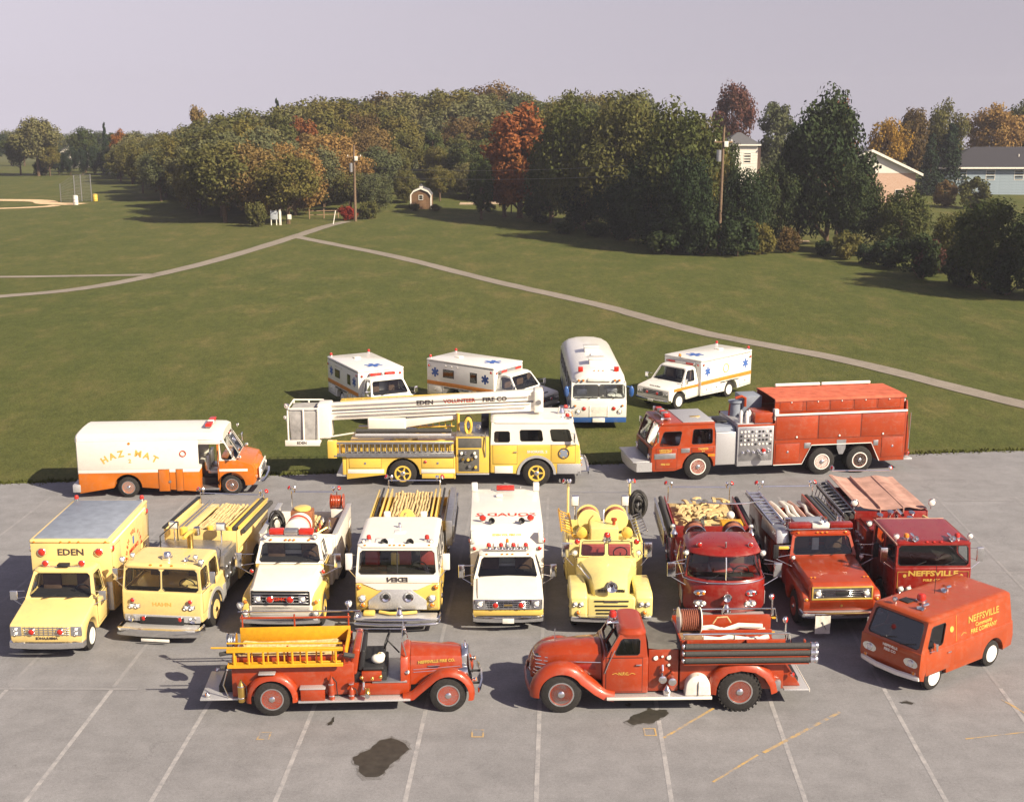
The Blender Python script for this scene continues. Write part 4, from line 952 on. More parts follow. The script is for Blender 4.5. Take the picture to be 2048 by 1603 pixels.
def bumper(P, x, hw, z0, z1, m=CHR, wrap=.3, t=.07, name='bumper', curve=.06):
    pts = [(x - wrap, -hw), (x - curve - .05, -hw + .02), (x - curve, -hw + .12), (x, -hw * .35), (x, hw * .35), (x - curve, hw - .12), (x - curve - .05, hw - .02), (x - wrap, hw)]
    r_ = []
    for (px, py) in pts:
        k = 1 if abs(py) < hw - .01 else 1; dx = t if abs(py) < hw * .9 else t * .6; dy = 0 if abs(py) < hw * .9 else (-t * .6 if py > 0 else t * .6)
        zm = (z0 + z1) / 2; r_.append([(px, py, zm), (px - dx * .2, py, z1 - .02), (px - dx, py + dy, z1), (px - dx, py + dy, z0), (px - dx * .2, py, z0 + .02)])
    return MB().loft(r_).build(name, m, P, ang=50)
def grille(P, x, hw, z0, z1, nb, barm=CHR, backm=BLK, nv=0, lean=0., name='grille', bt=.012):
    o = MB().hexa([(x - .06, -hw, z0), (x - .02, -hw, z0), (x - .02, hw, z0), (x - .06, hw, z0), (x - .06 - lean, -hw, z1), (x - .02 - lean, -hw, z1), (x - .02 - lean, hw, z1), (x - .06 - lean, hw, z1)]).build(name, backm, P)
    for k in range(nb):
        z = z0 + (z1 - z0) * (k + .5) / nb; l = lean * (k + .5) / nb; bx(o, 'bar', barm, x - .03 - l, x + .008 - l, -hw, hw, z - bt, z + bt, .004, 1)
    for k in range(nv):
        y = -hw + 2 * hw * (k + .5) / nv; MB().hexa([(x - .03, y - .008, z0), (x + .004, y - .008, z0), (x + .004, y + .008, z0), (x - .03, y + .008, z0), (x - .03 - lean, y - .008, z1), (x + .004 - lean, y - .008, z1), (x + .004 - lean, y + .008, z1), (x - .03 - lean, y + .008, z1)]).build('bar', barm, o)
    return o
def prof(P, name, mat, pts, hw, b=.03, seg=2, y0=None):
    return MB().prism(pts, 'y', -hw if y0 is None else y0, hw).build(name, mat, P, b, seg)
def arch(x, z, r, n=10):   # wheel-arch cut running backwards (x falling) along a body's lower edge
    return [(x + math.sqrt(max(0, r * r - (z - r * .86) ** 2)) * 0 + r * math.cos(R(a)), z + max(0, r * math.sin(R(a)))) for a in [180 * i / n for i in range(n + 1)]]
def fender(P, mat, path, y0, y1, drop=.12, name='fender', crown=.05):
    """rounded mudguard swept along path (x,z); y0 inner edge, y1 outer edge"""
    r_ = []; n = len(path)
    for i, (x, z) in enumerate(path):
        a, b_ = path[max(i - 1, 0)], path[min(i + 1, n - 1)]; d = Vector((b_[0] - a[0], 0, b_[1] - a[1])).normalized(); nn = Vector((-d.z, 0, d.x))
        if nn.z < -.2 and False: nn = -nn
        c_ = Vector((x, 0, z)); q = []
        for t, e in ((0, 0), (.25, crown * .7), (.5, crown), (.75, crown * .75), (.93, -.01), (1.0, -drop)): q.append(c_ + nn * e + Vector((0, y0 + (y1 - y0) * t, 0)))
        q += [c_ - nn * drop + Vector((0, y1 - (y1 - y0) * .05, 0)), c_ - nn * .03 + Vector((0, y0 + (y1 - y0) * .8, 0)), c_ - nn * .03 + Vector((0, y0, 0))]
        r_.append(q)
    return MB().loft(r_).build(name, mat, P, ang=60)
def wiper(P, x, y, z, dx, dz, dy=.3): tb(P, 'wiper', BLK, [(x + .02, y, z), (x + dx + .02, y + dy, z + dz)], .012, 4)
def undercarriage(P, x0, x1, hw, z=.55): bx(P, 'chassis', BLK, x0, x1, -hw * .62, hw * .62, z - .2, z + .1, .02)
# ------------------------------------------------------------------ open-cab antique pumper (front row, left)
def antique_pumper():
    P = thing('antique_fire_engine', 'open-cab antique red fire engine with yellow ladder in front row', 'fire engine', (-1.59, 29.47, 0), 2.8)
    for x, dual in ((0, False), (-4.25, True)): axle(P, x, .90, .45, .20, dual, rim=RED, style='disc', rr=.60, ringm=CHR)
    undercarriage(P, -5.6, .5, .7, .52)
    body = bx(P, 'body', RED, -5.22, -2.28, -.74, .74, .46, 1.28, .03)
    for s_ in (-1, 1): bx(P, 'bed_side', RED, -5.2, -2.4, s_ * .70 - .03, s_ * .70 + .03, 1.282, 1.50, .015)
    bx(P, 'bed_side', WOODY, -5.2, -2.45, .60, .64, 1.30, 1.68, .01); bx(P, 'bed_side', WOODY, -2.5, -2.44, -.66, .58, 1.285, 1.62, .01)
    hosebed(P, -5.1, -2.6, -.6, .52, 1.27, TAN, 3)
    for s_ in (-1, 1):
        yi, yo = s_ * .60, s_ * .94
        fender(P, RED, arc(-4.25, .45, .60, 188, -8, 16), yi, yo, .10)
        fender(P, RED, [(-1.10, .43), (-.88, .47), (-.72, .62)] + arc(0, .46, .60, 140, -14, 12), yi, yo, .10)
        bx(P, 'running_board', ALU, -3.62, -.92, min(s_ * .58, s_ * .97), max(s_ * .58, s_ * .97), .365, .41, .01)
    MB().prism([(-6.0, -.80), (-5.0, -.80), (-5.0, .80), (-6.0, .80)], 'z', .40, .45).build('tailboard', ALU, P, .02)
    tb(P, 'grab_rail', CHR, [(-5.3, -.78, .47), (-5.42, -.78, .8), (-5.3, -.78, 1.2)], .018); tb(P, 'grab_rail', CHR, [(-5.3, .78, .47), (-5.42, .78, .8), (-5.3, .78, 1.2)], .018)
    flasher(P, -5.85, -.7, .52, .05, AMB, (-1, -.3, 0), 'tail_light'); flasher(P, -5.85, .7, .52, .05, REDL, (-1, 0, 0), 'tail_light')
    # ladders and poles in their racks
    ladder(P, (-5.28, -.90, 1.33), (1, 0, 0), 2.76, (0, 0, 1), .40, 8, WOODY, .085, .06, r=.03)
    ladder(P, (-5.28, -.80, 1.36), (1, 0, 0), 2.70, (0, 0, 1), .34, 7, WOODY, .05, .05, r=.02)
    for y, z, a in ((-.86, 1.80, -5.65), (-.70, 1.84, -5.3)): tb(P, 'pike_pole', WOODY, [(a, y, z), (-2.55, y, z - .05)], .022, 6)
    for y in (-.78, .70):
        for x in (-5.15, -3.85, -2.5): cy(P, 'rack_post', RED, (x, y, 1.28), (x, y, 1.98 if y > 0 else 1.78), .022, n=8)
    tb(P, 'hand_rail', RED, [(-5.2, .70, 1.90), (-2.45, .70, 1.88)], .028); tb(P, 'hand_rail', CHR, [(-5.25, .72, 2.06), (-2.2, .72, 2.03)], .024); tb(P, 'hand_rail', CHR, [(-2.3, .30, 1.72), (-1.05, .30, 1.70)], .02)
    for x in (-5.2, -2.45): spot(P, x, .72, 2.22, .09, (-.3 if x < -4 else .9, -.5, 0))
    reel(P, (-5.32, .1, 1.55), (1, 0, 0), .22, .2, STL, CHR)
    tb(P, 'suction_hose', HOSEB, [(-5.45, -.83, 1.62), (-5.3, -.86, 1.66), (-4.9, -.80, 1.66)], .055, 8); tb(P, 'suction_hose', HOSEB, [(-5.45, -.83, 1.28), (-4.9, -.80, 1.30)], .055, 8); tb(P, 'suction_hose', HOSEB, [(-2.5, -.84, 1.56), (-2.25, -.82, 1.5)], .06, 8)
    # gear on the near running board
    def bottle(x, y, m, h=.5, r=.08):
        o = MB().lathe((x, y, .41), (0, 0, 1), [(0, r * .95), (.02, r), (h * .75, r), (h * .9, r * .6), (h, r * .3), (h + .04, r * .35), (h + .05, .001)], 16).build('extinguisher', m, P)
        for z in (.5, .8): MB().lathe((x, y, z), (0, 0, 1), [(0, r * 1.02), (.006, r * 1.06), (.024, r * 1.06), (.03, r * 1.02)], 16).build('strap', CHR, o)
        tb(o, 'nozzle', BLK, [(x + .02, y, .41 + h), (x + .12, y - .03, .41 + h * .8), (x + .14, y - .02, .5)], .014, 5)
    bottle(-4.98, -.88, BRASS, .52, .085); bottle(-2.82, -.86, RED, .58, .075); bottle(-2.34, -.86, RED, .30, .07)
    o = bx(P, 'tool_box', RED, -3.56, -2.98, -.94, -.70, .412, .70, .012); bx(o, 'lid', ALU, -3.58, -2.96, -.95, -.69, .703, .735, .01)
    bx(P, 'fender_step', ALU, -4.55, -4.15, -.94, -.72, 1.10, 1.135, .01)
    o = MB().lathe((-1.95, -.95, .50), (0, 0, 1), [(0, .03), (.02, .06), (.10, .075), (.14, .05), (.2, .06), (.22, .02)], 12).build('pump_outlet', BRASS, P); cy(o, 'cap', CHR, (-1.95, -.98, .56), (-1.95, -1.06, .56), .06, n=12)
    # pump under the seat
    bx(P, 'pump', BLK, -2.3, -1.5, -.62, .62, .45, .98, .03)
    for x, z in ((-2.1, .86), (-1.85, .84), (-1.65, .88)): MB().ball((x, -.66, z), .06, 10, 6).build('pump_valve', BRASS, P)
    tb(P, 'pump_pipe', CHR, [(-2.05, -.62, .8), (-2.05, -.78, .78), (-2.05, -.82, .62)], .035, 8)
    # seat, floor and cowl
    bx(P, 'floor', STL, -1.85, -1.0, -.70, .70, .72, .76, .01); bx(P, 'side_sill', RED, -2.3, -.95, -.72, .72, .42, .715, .02)
    MB().hexa([(-2.42, -.70, .95), (-2.22, -.70, .95), (-2.22, .70, .95), (-2.42, .70, .95), (-2.28, -.66, 1.62), (-2.12, -.66, 1.60), (-2.12, .66, 1.60), (-2.28, .66, 1.62)]).build('seat_back_shell', RED, P, .05, 3)
    MB().hexa([(-2.20, -.62, 1.02), (-2.05, -.62, 1.02), (-2.05, .62, 1.02), (-2.20, .62, 1.02), (-2.10, -.60, 1.56), (-2.0, -.60, 1.54), (-2.0, .60, 1.54), (-2.10, .60, 1.56)]).build('seat_cushion', BLK, P, .04, 3)
    bx(P, 'seat_box', RED, -2.1, -1.62, -.70, .70, .77, 1.02, .02); bx(P, 'seat_cushion', BLK, -2.08, -1.56, -.66, .66, 1.023, 1.12, .04, 3)
    steering(P, -1.52, .30, 1.42, .22)
    MB().loft([[(x, y, z) for y, z in ((-h, .42), (-h, 1.05 + d), (-h * .82, 1.30 + d), (-h * .35, 1.42 + d), (h * .35, 1.42 + d), (h * .82, 1.30 + d), (h, 1.05 + d), (h, .42))] for x, h, d in ((-1.16, .70, .02), (-.98, .64, .02), (-.92, .56, .0))]).build('cowl', RED, P, .02)
    pts = lambda x, h, zt, zb: [(x, y, z) for y, z in ((-h, zb), (-h, zt - .22), (-h * .86, zt - .08), (-h * .45, zt), (0, zt + .02), (h * .45, zt), (h * .86, zt - .08), (h, zt - .22), (h, zb))]
    MB().loft([pts(-.915, .54, 1.40, .60), pts(-.2, .46, 1.36, .60), pts(.34, .37, 1.31, .60)]).build('hood', RED, P, ang=30)
    for s_ in (-1, 1):
        for z in (.92, .99): tb(P, 'hood_trim', CHR, [(-.85, s_ * .545, z), (.3, s_ * .385, z)], .008, 5)
        text(P, 'lettering', GOLD, 'NEFFSVILLE FIRE CO.', (-.28, s_ * .478, 1.17), (-s_ * 1, s_ * .13 * s_ if s_ > 0 else .13, 0) if s_ > 0 else (1, .13, 0), (0, 0, 1), .105, .95)
        bx(P, 'hood_latch', CHR, -.5, -.2, s_ * .50 - .02, s_ * .50 + .02, 1.04, 1.07, .005)
        headlight(P, .42, s_ * .50, .90, .11, depth=.14); cy(P, 'lamp_post', CHR, (.34, s_ * .5, .62), (.34, s_ * .5, .8), .02, n=6)
        flasher(P, .66, s_ * .62, .74, .055, AMB)
    MB().loft([[(x + (.10 * (z < .7)), y, z) for y, z in ((-h, .52), (-h * 1.05, .9), (-h * .95, 1.24), (-h * .5, 1.35), (h * .5, 1.35), (h * .95, 1.24), (h * 1.05, .9), (h, .52))] for x, h in ((.33, .36), (.46, .33), (.50, .28))]).build('radiator_shell', CHR, P, .02)
    grille(P, .545, .25, .56, 1.26, 0, STL, STL, 11, .02, 'radiator_grille'); MB().lathe((.42, 0, 1.35), (0, 0, 1), [(0, .05), (.04, .05), (.08, .02), (.14, .02), (.15, .001)], 10).build('radiator_cap', CHR, P)
    bumper(P, .86, .80, .46, .60, CHR, .1, .05); tb(P, 'bumper_iron', BLK, [(.3, .35, .52), (.8, .35, .52)], .03); tb(P, 'bumper_iron', BLK, [(.3, -.35, .52), (.8, -.35, .52)], .03)
    m = MB()
    for s_ in (-1, 1): m.tube([(-1.02, s_ * .55, 1.36), (-1.12, s_ * .55, 1.80)], .016, 6)
    m.tube([(-1.12, -.55, 1.80), (-1.12, .55, 1.80)], .016, 6); o = m.build('windshield_frame', CHR, P)
    MB().add([(-1.03, -.54, 1.42), (-1.03, .54, 1.42), (-1.12, .54, 1.79), (-1.12, -.54, 1.79)], [(0, 1, 2, 3)]).build('windshield', GLS, o)
    flasher(P, -.98, -.66, .98, .05, LENS, (1, -.2, 0), 'cowl_lamp'); flasher(P, -.98, .66, .98, .05, LENS, (1, .2, 0), 'cowl_lamp')
    b = thing('canvas_bag', 'white cloth bundle on the open seat of the antique engine', 'bag', P.matrix_basis @ Vector((-1.72, -.38, 1.12)))
    MB().ball((0, 0, .10), (.17, .13, .12), 12, 7).ball((.08, .05, .15), (.10, .09, .10), 10, 6).build('cloth', CLOTH, b); tb(b, 'tie', TAN, [(-.02, -.02, .2), (.04, .02, .26), (.1, .0, .24)], .015, 5)
antique_pumper()
# ------------------------------------------------------------------ closed-cab antique pumper (front row, right)
def forties_pumper():
    P = thing('antique_fire_engine', 'closed-cab antique red fire engine with three black hoses along its side', 'fire engine', (1.17, 29.50, 0), 181.5)
    axle(P, 0, .98, .50, .22, False, rim=RED, style='disc', rr=.60, ringm=CHR); axle(P, -4.35, .99, .52, .24, True, rim=RED, style='lug', rr=.58, ringm=CHR)
    undercarriage(P, -5.9, .5, .75, .55)
    pts = lambda x, h, zt, zb: [(x, y, z) for y, z in ((-h, zb), (-h * 1.02, zt - .38), (-h * .92, zt - .16), (-h * .6, zt - .03), (0, zt), (h * .6, zt - .03), (h * .92, zt - .16), (h * 1.02, zt - .38), (h, zb))]
    MB().loft([pts(-1.0, .62, 1.52, .72), pts(-.5, .56, 1.50, .72), pts(0, .48, 1.46, .70), pts(.42, .38, 1.40, .66), pts(.62, .30, 1.26, .64), pts(.72, .22, 1.02, .64)]).build('hood', RED, P, ang=34)
    for s_ in (-1, 1):
        tb(P, 'hood_trim', CHR, [(-.98, s_ * .635, 1.18), (-.4, s_ * .57, 1.17), (.1, s_ * .49, 1.15)], .016, 6)
        bx(P, 'hood_vent', DRED, -.9, -.2, s_ * .60 - .015, s_ * .60 + .012, .98, 1.12, .006)
        for k in range(6):  # wrap-round grille bars
            z = .78 + .085 * k; tb(P, 'grille_bar', CHR, [(.30, s_ * (.47 - .018 * k), z), (.58, s_ * (.37 - .02 * k), z), (.70 - .016 * k, s_ * .20, z), (.74 - .018 * k, 0, z)], .017, 6)
        fender(P, RED, [(-1.30, .45), (-1.08, .50), (-.88, .62), (-.73, .75)] + arc(0, .50, .68, 146, -6, 14), s_ * .50, s_ * 1.02, .14, crown=.09)
        fender(P, RED, arc(-4.35, .52, .68, 176, 0, 16) and [(-5.25, .50), (-5.20, .72), (-5.04, .98), (-4.75, 1.17), (-4.35, 1.23), (-3.98, 1.15), (-3.74, .95), (-3.64, .70), (-3.62, .48)], s_ * .60, s_ * 1.03, .14, crown=.08)
        bx(P, 'running_board', ALU, -3.66, -1.1, min(s_ * .55, s_ * 1.04), max(s_ * .55, s_ * 1.04), .40, .44, .01); bx(P, 'board_edge', WHT, -3.66, -1.1, s_ * 1.055 - .015, s_ * 1.055 + .015, .375, .445, .006)
        o = MB().lathe((-.02, s_ * .72, 1.16), (1, 0, 0), [(-.18, .01), (-.14, .06), (-.02, .095), (.06, .10), (.08, .09)], 14).build('headlight', CHR, P); MB().lathe((.06, s_ * .72, 1.16), (1, 0, 0), [(.005, .09), (.03, .06), (.04, .001)], 14).build('lens', LENS, o); cy(o, 'stem', CHR, (0, s_ * .72, .98), (0, s_ * .72, 1.08), .03, n=8)
    bumper(P, .86, .88, .50, .64, RED, .12, .05); bx(P, 'grille_back', BLK, .28, .60, -.26, .26, .70, 1.25, .03); tb(P, 'hood_ornament', CHR, [(.1, 0, 1.45), (.12, 0, 1.72), (.1, 0, 1.80)], .014, 5)
    # cab
    prof(P, 'cab_body', RED, [(-2.12, .46), (-1.02, .46), (-1.0, 1.30), (-1.06, 1.40), (-2.12, 1.40)], .86, .03)
    cab(P, RED, (-2.10, -1.10, .85, 1.40), (-2.05, -1.42, .74, 1.93), ws=((.06, .485, .10, .90), (.515, .94, .10, .90)), side=((.16, .80, .10, .82),), rear=((.25, .75, .2, .75),), crown=.10, rr=.22)
    for s_ in (-1, 1):
        sdoor(P, RED, -1.98, -1.08, s_ * .86, .50, 1.39, 'door', False, .012); handle(P, -1.88, s_ * .88, 1.22)
        text(P, 'lettering', GOLD, 'N.F.C.', (-1.52, s_ * .875, .98), (-s_, 0, 0), (0, 0, 1), .10); tb(P, 'scroll', GOLD, [(-1.8, s_ * .876, .97), (-1.72, s_ * .877, 1.0), (-1.66, s_ * .876, .97)], .008, 4); tb(P, 'scroll', GOLD, [(-1.38, s_ * .876, .97), (-1.32, s_ * .877, 1.0), (-1.24, s_ * .876, .97)], .008, 4)
    beacon(P, -1.32, 0, 2.06, .10, .16, REDL); horn(P, -1.15, .32, 2.08, .08, .28)
    tb(P, 'grab_rail', CHR, [(-1.06, .88, 1.0), (-1.16, .90, 1.3), (-1.3, .88, 1.6)], .014, 5)
    # pump section under a canvas
    bx(P, 'pump_house', RED, -2.86, -2.13, -.80, .80, .48, 1.56, .02)
    MB().loft([[(x, -.78, z - .12), (x, -.70, z), (x, 0, z + .05), (x, .70, z), (x, .78, z - .12)] for x, z in ((-2.12, 1.72), (-2.5, 1.66), (-2.95, 1.69), (-3.0, 1.62))], caps=False, closed=False).build('canvas_cover', GREYC, P)
    for x, z, r in ((-2.30, 1.36, .055), (-2.62, 1.37, .055), (-2.46, 1.40, .03), (-2.62, 1.18, .035)): o = MB().lathe((x, .80, z), (0, 1, 0), [(0, r * 1.15), (.03, r * 1.1), (.035, r)], 14).build('gauge', CHR, P); MB().lathe((x, .836, z), (0, 1, 0), [(0, r), (.004, .001)], 14).build('dial', WHP, o)
    for x, z in ((-2.46, .86), (-2.70, .80)):
        o = MB().lathe((x, .80, z), (0, 1, 0), [(0, .09), (.10, .085), (.12, .10), (.18, .10), (.2, .05)], 14).build('pump_inlet', CHR, P); MB().lathe((x, .8, z + .2), (0, 1, 0), [(0, .03), (.1, .03), (.12, .05), (.14, .01)], 10).build('valve_wheel', RED, o)
    tb(P, 'pump_pipe', CHR, [(-2.46, .84, .95), (-2.46, .92, 1.08), (-2.46, .86, 1.2)], .03, 8); MB().lathe((-2.58, .9, .45), (0, 0, 1), [(0, .10), (.12, .11), (.2, .05), (.25, .01)], 12).build('hydrant_cap', CHR, P)
    # hose body with bed
    bx(P, 'body', RED, -5.45, -2.9, -.80, .80, .50, 1.28, .03)
    for s_ in (-1, 1): bx(P, 'bed_side', RED, -5.45, -2.92, s_ * .78 - .03, s_ * .78 + .03, 1.283, 1.80, .012)
    bx(P, 'bed_front', RED, -2.95, -2.90, -.74, .74, 1.283, 1.75, .012); bx(P, 'bed_floor', DRED, -5.4, -2.98, -.74, .74, 1.30, 1.34, .01)
    for k, z in enumerate((1.36, 1.54, 1.72)):
        o = cy(P, 'suction_hose', HOSEB, (-6.02, .99, z), (-2.98, .99, z), .075, n=14); MB().ball((-2.94, .99, z), (.05, .065, .065), 10, 6).build('end_cap', CHR, o)
        MB().lathe((-6.2, .99, z), (1, 0, 0), [(0, .075), (.02, .088), (.07, .088), (.075, .075), (.13, .075), (.135, .09), (.18, .09), (.19, .07)], 14).build('coupling', CHR, o)
    for x in (-3.05, -4.5, -5.9): bx(P, 'hose_bracket', RED, x - .02, x + .02, .81, .92, 1.25, 1.82, .005)
    for z in (1.45, 1.63, 1.265): bx(P, 'hose_shelf', RED, -6.0, -2.95, .83, 1.03, z - .012, z + .006, .004)
    reel(P, (-3.22, .05, 2.02), (1, 0, 0), .56, .31, HOSER, WHT)
    bx(P, 'reel_stand', WOOD, -3.5, -2.95, -.30, .40, 1.35, 1.72, .01)
    for y in (-.78, .78):
        tb(P, 'hand_rail', CHR, [(-2.95, y, 1.95), (-5.55, y, 1.95), (-5.62, y, 1.6)], .022)
        for x in (-2.98, -4.2, -5.5): cy(P, 'rail_post', CHR, (x, y, 1.78), (x, y, 1.95), .018, n=8)
    for y in (-.74, .74): cy(P, 'lamp_post', CHR, (-5.46, y, 1.78), (-5.46, y, 2.20), .02, n=8); flasher(P, -5.46, y, 2.28, .08, REDL, (-.9, .5, 0), 'tail_beacon')
    r = random.Random(5)
    for k in range(7):  # loose white hose and canvas in the bed
        y = -.6 + .2 * k; m = MB(); q = [Vector((-5.2 + .32 * i + r.uniform(-.05, .05), y + r.uniform(-.06, .06), 1.50 + r.uniform(-.05, .09))) for i in range(6)]; m.tube(q, .07, 8); m.build('folded_hose', CLOTH if k != 2 else GREYC, P)
    bx(P, 'bed_divider', RED, -5.3, -3.5, -.02, .02, 1.345, 1.72, .006); tb(P, 'hose_handle', TAN, [(-3.9, -.4, 1.72), (-4.0, -.4, 1.88), (-4.25, -.4, 1.90), (-4.35, -.4, 1.74)], .02, 6)
    ladder(P, (-5.6, -.90, 1.25), (1, 0, 0), 2.6, (0, 0, 1), .4, 8, WOODY, .04, .06)
    bx(P, 'tailboard', ALU, -6.08, -5.46, -.86, .86, .47, .52, .012); bx(P, 'board_edge', WHT, -6.10, -6.082, -.86, .86, .44, .525, .004); MB().prism([(-5.46, .53), (-5.9, .53), (-5.46, 1.15)], 'y', -.7, .7).build('rear_skirt', RED, P, .02)
    flasher(P, -5.66, .84, .90, .055, REDL, (-.7, .6, .2), 'tail_light'); flasher(P, -5.66, -.84, .90, .055, REDL, (-.7, -.6, .2), 'tail_light'); bx(P, 'step', STL, -5.35, -5.15, .82, .96, .52, .78, .01)
    c = thing('hose_cover', 'white canvas-covered bundle on running board of the closed-cab antique engine', 'canvas bundle', P.matrix_basis @ Vector((-3.32, .86, .445)), 181.5)
    MB().prism([(-.32, 0), (.32, 0)] + arc(0, .22, .30, 12, 168, 12), 'y', -.12, .16).build('canvas', CLOTH, c, .03, 3); tb(c, 'strap', BLK, [(0, .17, .01), (0, .175, .3), (0, .1, .535)], .012, 4)
forties_pumper()
# ------------------------------------------------------------------ red van (front row, far right)
def red_van():
    P = thing('panel_van', 'boxy red panel van with white wheels at the right end of the front row', 'van', (10.15, 30.56, 0), 215.4)
    axle(P, 0, .90, .35, .20, rim=WHC, style='cap', rr=.66); axle(P, -2.42, .90, .35, .20, rim=WHC, style='cap', rr=.66)
    A = lambda x: [(x + .45 * math.cos(R(a)), .35 + .45 * math.sin(R(a))) for a in range(0, 181, 15)]
    low = [(-3.22, .42), (-2.42 - .45, .37)] + A(-2.42)[::-1][0:] + [(-.45, .35)] + A(0)[::-1] + [(.60, .40), (.66, .62), (.63, 1.11), (-3.20, 1.11), (-3.26, .70)]
    prof(P, 'lower_body', VRED, low, .92, .03, 3)
    bx(P, 'underbody', BLK, -3.0, .4, -.6, .6, .25, .5, .03)
    cab(P, VRED, (-3.18, .61, .905, 1.10), (-3.10, .30, .83, 1.86), ws=((.06, .94, .10, .92),), side=((.06, .22, .10, .80),), rear=((.08, .46, .3, .8), (.54, .92, .3, .8)), crown=.06, rr=.13, glass=GLB, seat_z=.75)
    for s_ in (-1, 1):
        MB().loft([[(.655, s_ * .64 + .20 * math.cos(a) * k, .80 + .115 * math.sin(a) * k) if j < 2 else (.69 - .02 * j, s_ * .64 + .2 * math.cos(a) * k, .80 + .115 * math.sin(a) * k) for a in [6.2832 * i / 20 for i in range(20)]] for j, k in ((0, 1.0), (1, 1.06), (2, 1.0), (3, .8))]).build('headlight_bezel', CHR, P); headlight(P, .665, s_ * .64, .80, .085)
        sdoor(P, VRED, -.62, .40, s_ * .915, .46, 1.09, 'door', False, .008); handle(P, -.5, s_ * .925, .92)
        tb(P, 'body_crease', VRED, [(.3, s_ * .925, 1.07), (-3.15, s_ * .925, 1.07)], .014, 5); flasher(P, .64, s_ * .75, .56, .05, AMB)
        sdoor(P, VRED, -1.9, -.75, s_ * .915, .46, 1.09, 'cargo_door', False, .008)
        mirror(P, .22, s_ * .87, 1.26, .13, .2, .16)
    bumper(P, .80, .92, .38, .52, WHC, .25, .07, curve=.10); bumper(P, -3.14, .90, .40, .52, WHC, .1, .05, name='rear_bumper')
    bx(P, 'lower_vent', BLK, .625, .655, -.25, .25, .60, .68, .01)
    text(P, 'lettering', INKW, 'FIRE CO', (.66, 0, .92), (0, 1, 0), (0, 0, 1), .10); text(P, 'lettering', INKW, 'NEFFSVILLE', (.66, 0, 1.03), (0, 1, 0), (0, 0, 1), .09)
    for s_ in (1, -1):
        up = Vector((0, -s_ * .075, .76)).normalized(); yy = lambda z: s_ * (.905 - .075 * (z - 1.1) / .76) 
        text(P, 'lettering', GOLD, 'NEFFSVILLE', (-1.95, yy(1.55) + s_ * .004, 1.55), (-s_, 0, 0), up, .25, 1.05); text(P, 'lettering', INKO, 'Community', (-1.95, yy(1.37) + s_ * .004, 1.37), (-s_, 0, 0), up, .15); text(P, 'lettering', INKO, 'FIRE COMPANY', (-1.95, yy(1.22) + s_ * .004, 1.22), (-s_, 0, 0), up, .16)
        tb(P, 'scroll', INKO, [(-1.0, yy(1.25) + s_ * .006, 1.22), (-1.1, yy(1.27) + s_ * .006, 1.28), (-1.22, yy(1.25) + s_ * .006, 1.24)], .008, 4)
        MB().lathe((-.62, yy(1.48), 1.48), (0, s_, .149), [(0, .08), (.006, .08), (.007, .01)], 14).build('fire_crest', INKO, P)
        tb(P, 'panel_joint', INKO, [(-.80, yy(1.12) + s_ * .004, 1.12), (-.80, yy(1.8) + s_ * .004, 1.80)], .006, 4)
    beacon(P, -.55, -.05, 1.94, .12, .17, REDL); horn(P, -.05, .30, 2.02, .11, .3); horn(P, -1.55, -.1, 2.05, .10, .26, 'air_horn')
    bx(P, 'roof_vent', BLK, -.45, -.15, -.45, -.15, 1.945, 1.97, .01); spot(P, .14, -.35, 2.06, .07); tb(P, 'antenna', BLK, [(-1.3, -.2, 1.95), (-1.3, -.2, 2.75)], .008, 4)
    wiper(P, .59, -.35, 1.17, -.06, .12, .4); wiper(P, .59, .25, 1.17, -.06, .12, .4)
red_van()
def pbody(P, mat, x0, x1, hw, z0, z1, ax=None, ar=.6, wall=.05, floor=None, low=None, doors=(), trimz=None):
    """pumper body: two sides with wheel arches, cross walls, open bed on top"""
    fl = z1 - .55 if floor is None else floor
    for s_ in (-1, 1):
        pts = [(x0, z0)]
        if ax is not None: pts += [(ax + ar * math.cos(R(a)), max(z0, .46 + ar * math.sin(R(a)))) for a in range(180, -1, -15)]
        pts += [(x1, z0), (x1, z1), (x0, z1)]
        MB().prism(pts, 'y', min(s_ * hw, s_ * (hw - .32)), max(s_ * hw, s_ * (hw - .32))).build('body_side', low or mat, P, .02) if False else MB().prism(pts, 'y', min(s_ * hw, s_ * (hw - wall)), max(s_ * hw, s_ * (hw - wall))).build('body_side', mat, P, .012)
        for (a, b_, c_, d) in doors: sdoor(P, mat, a, b_, s_ * hw, c_, d)
        if trimz: bx(P, 'side_trim', CHR, x0, x1, s_ * hw - .01, s_ * hw + .02, trimz - .02, trimz + .02, .006)
    for x in (x0, x1 - wall): bx(P, 'body_end', mat, x, x + wall, -hw + wall + .002, hw - wall - .002, z0, z1 - .01 if x != x0 else z1 - .25, .01)
    bx(P, 'bed_floor', STL, x0 + wall, x1 - wall, -hw + wall, hw - wall, fl - .04, fl, .01); bx(P, 'inner_tank', BLK, x0 + .1, x1 - .1, -hw + .34, hw - .34, z0 - .1, fl - .06, .02)
    return fl
def tailrail(P, x, hw, z, light=True, h=.25, lm=(REDL, INKB)):
    tb(P, 'rear_rail', CHR, [(x, -hw, z), (x, hw, z)], .018)
    for s_ in (-1, 1):
        cy(P, 'rail_post', CHR, (x, s_ * hw, z - .5), (x, s_ * hw, z + .02), .02, n=8)
        if light: spot(P, x, s_ * (hw - .09), z + h * .55, .065, (-.4, s_ * .2, .5)); flasher(P, x - .02, s_ * hw + s_ * .08, z + h * .5, .075, lm[0], (.4, s_ * .6, .5), 'tail_beacon')
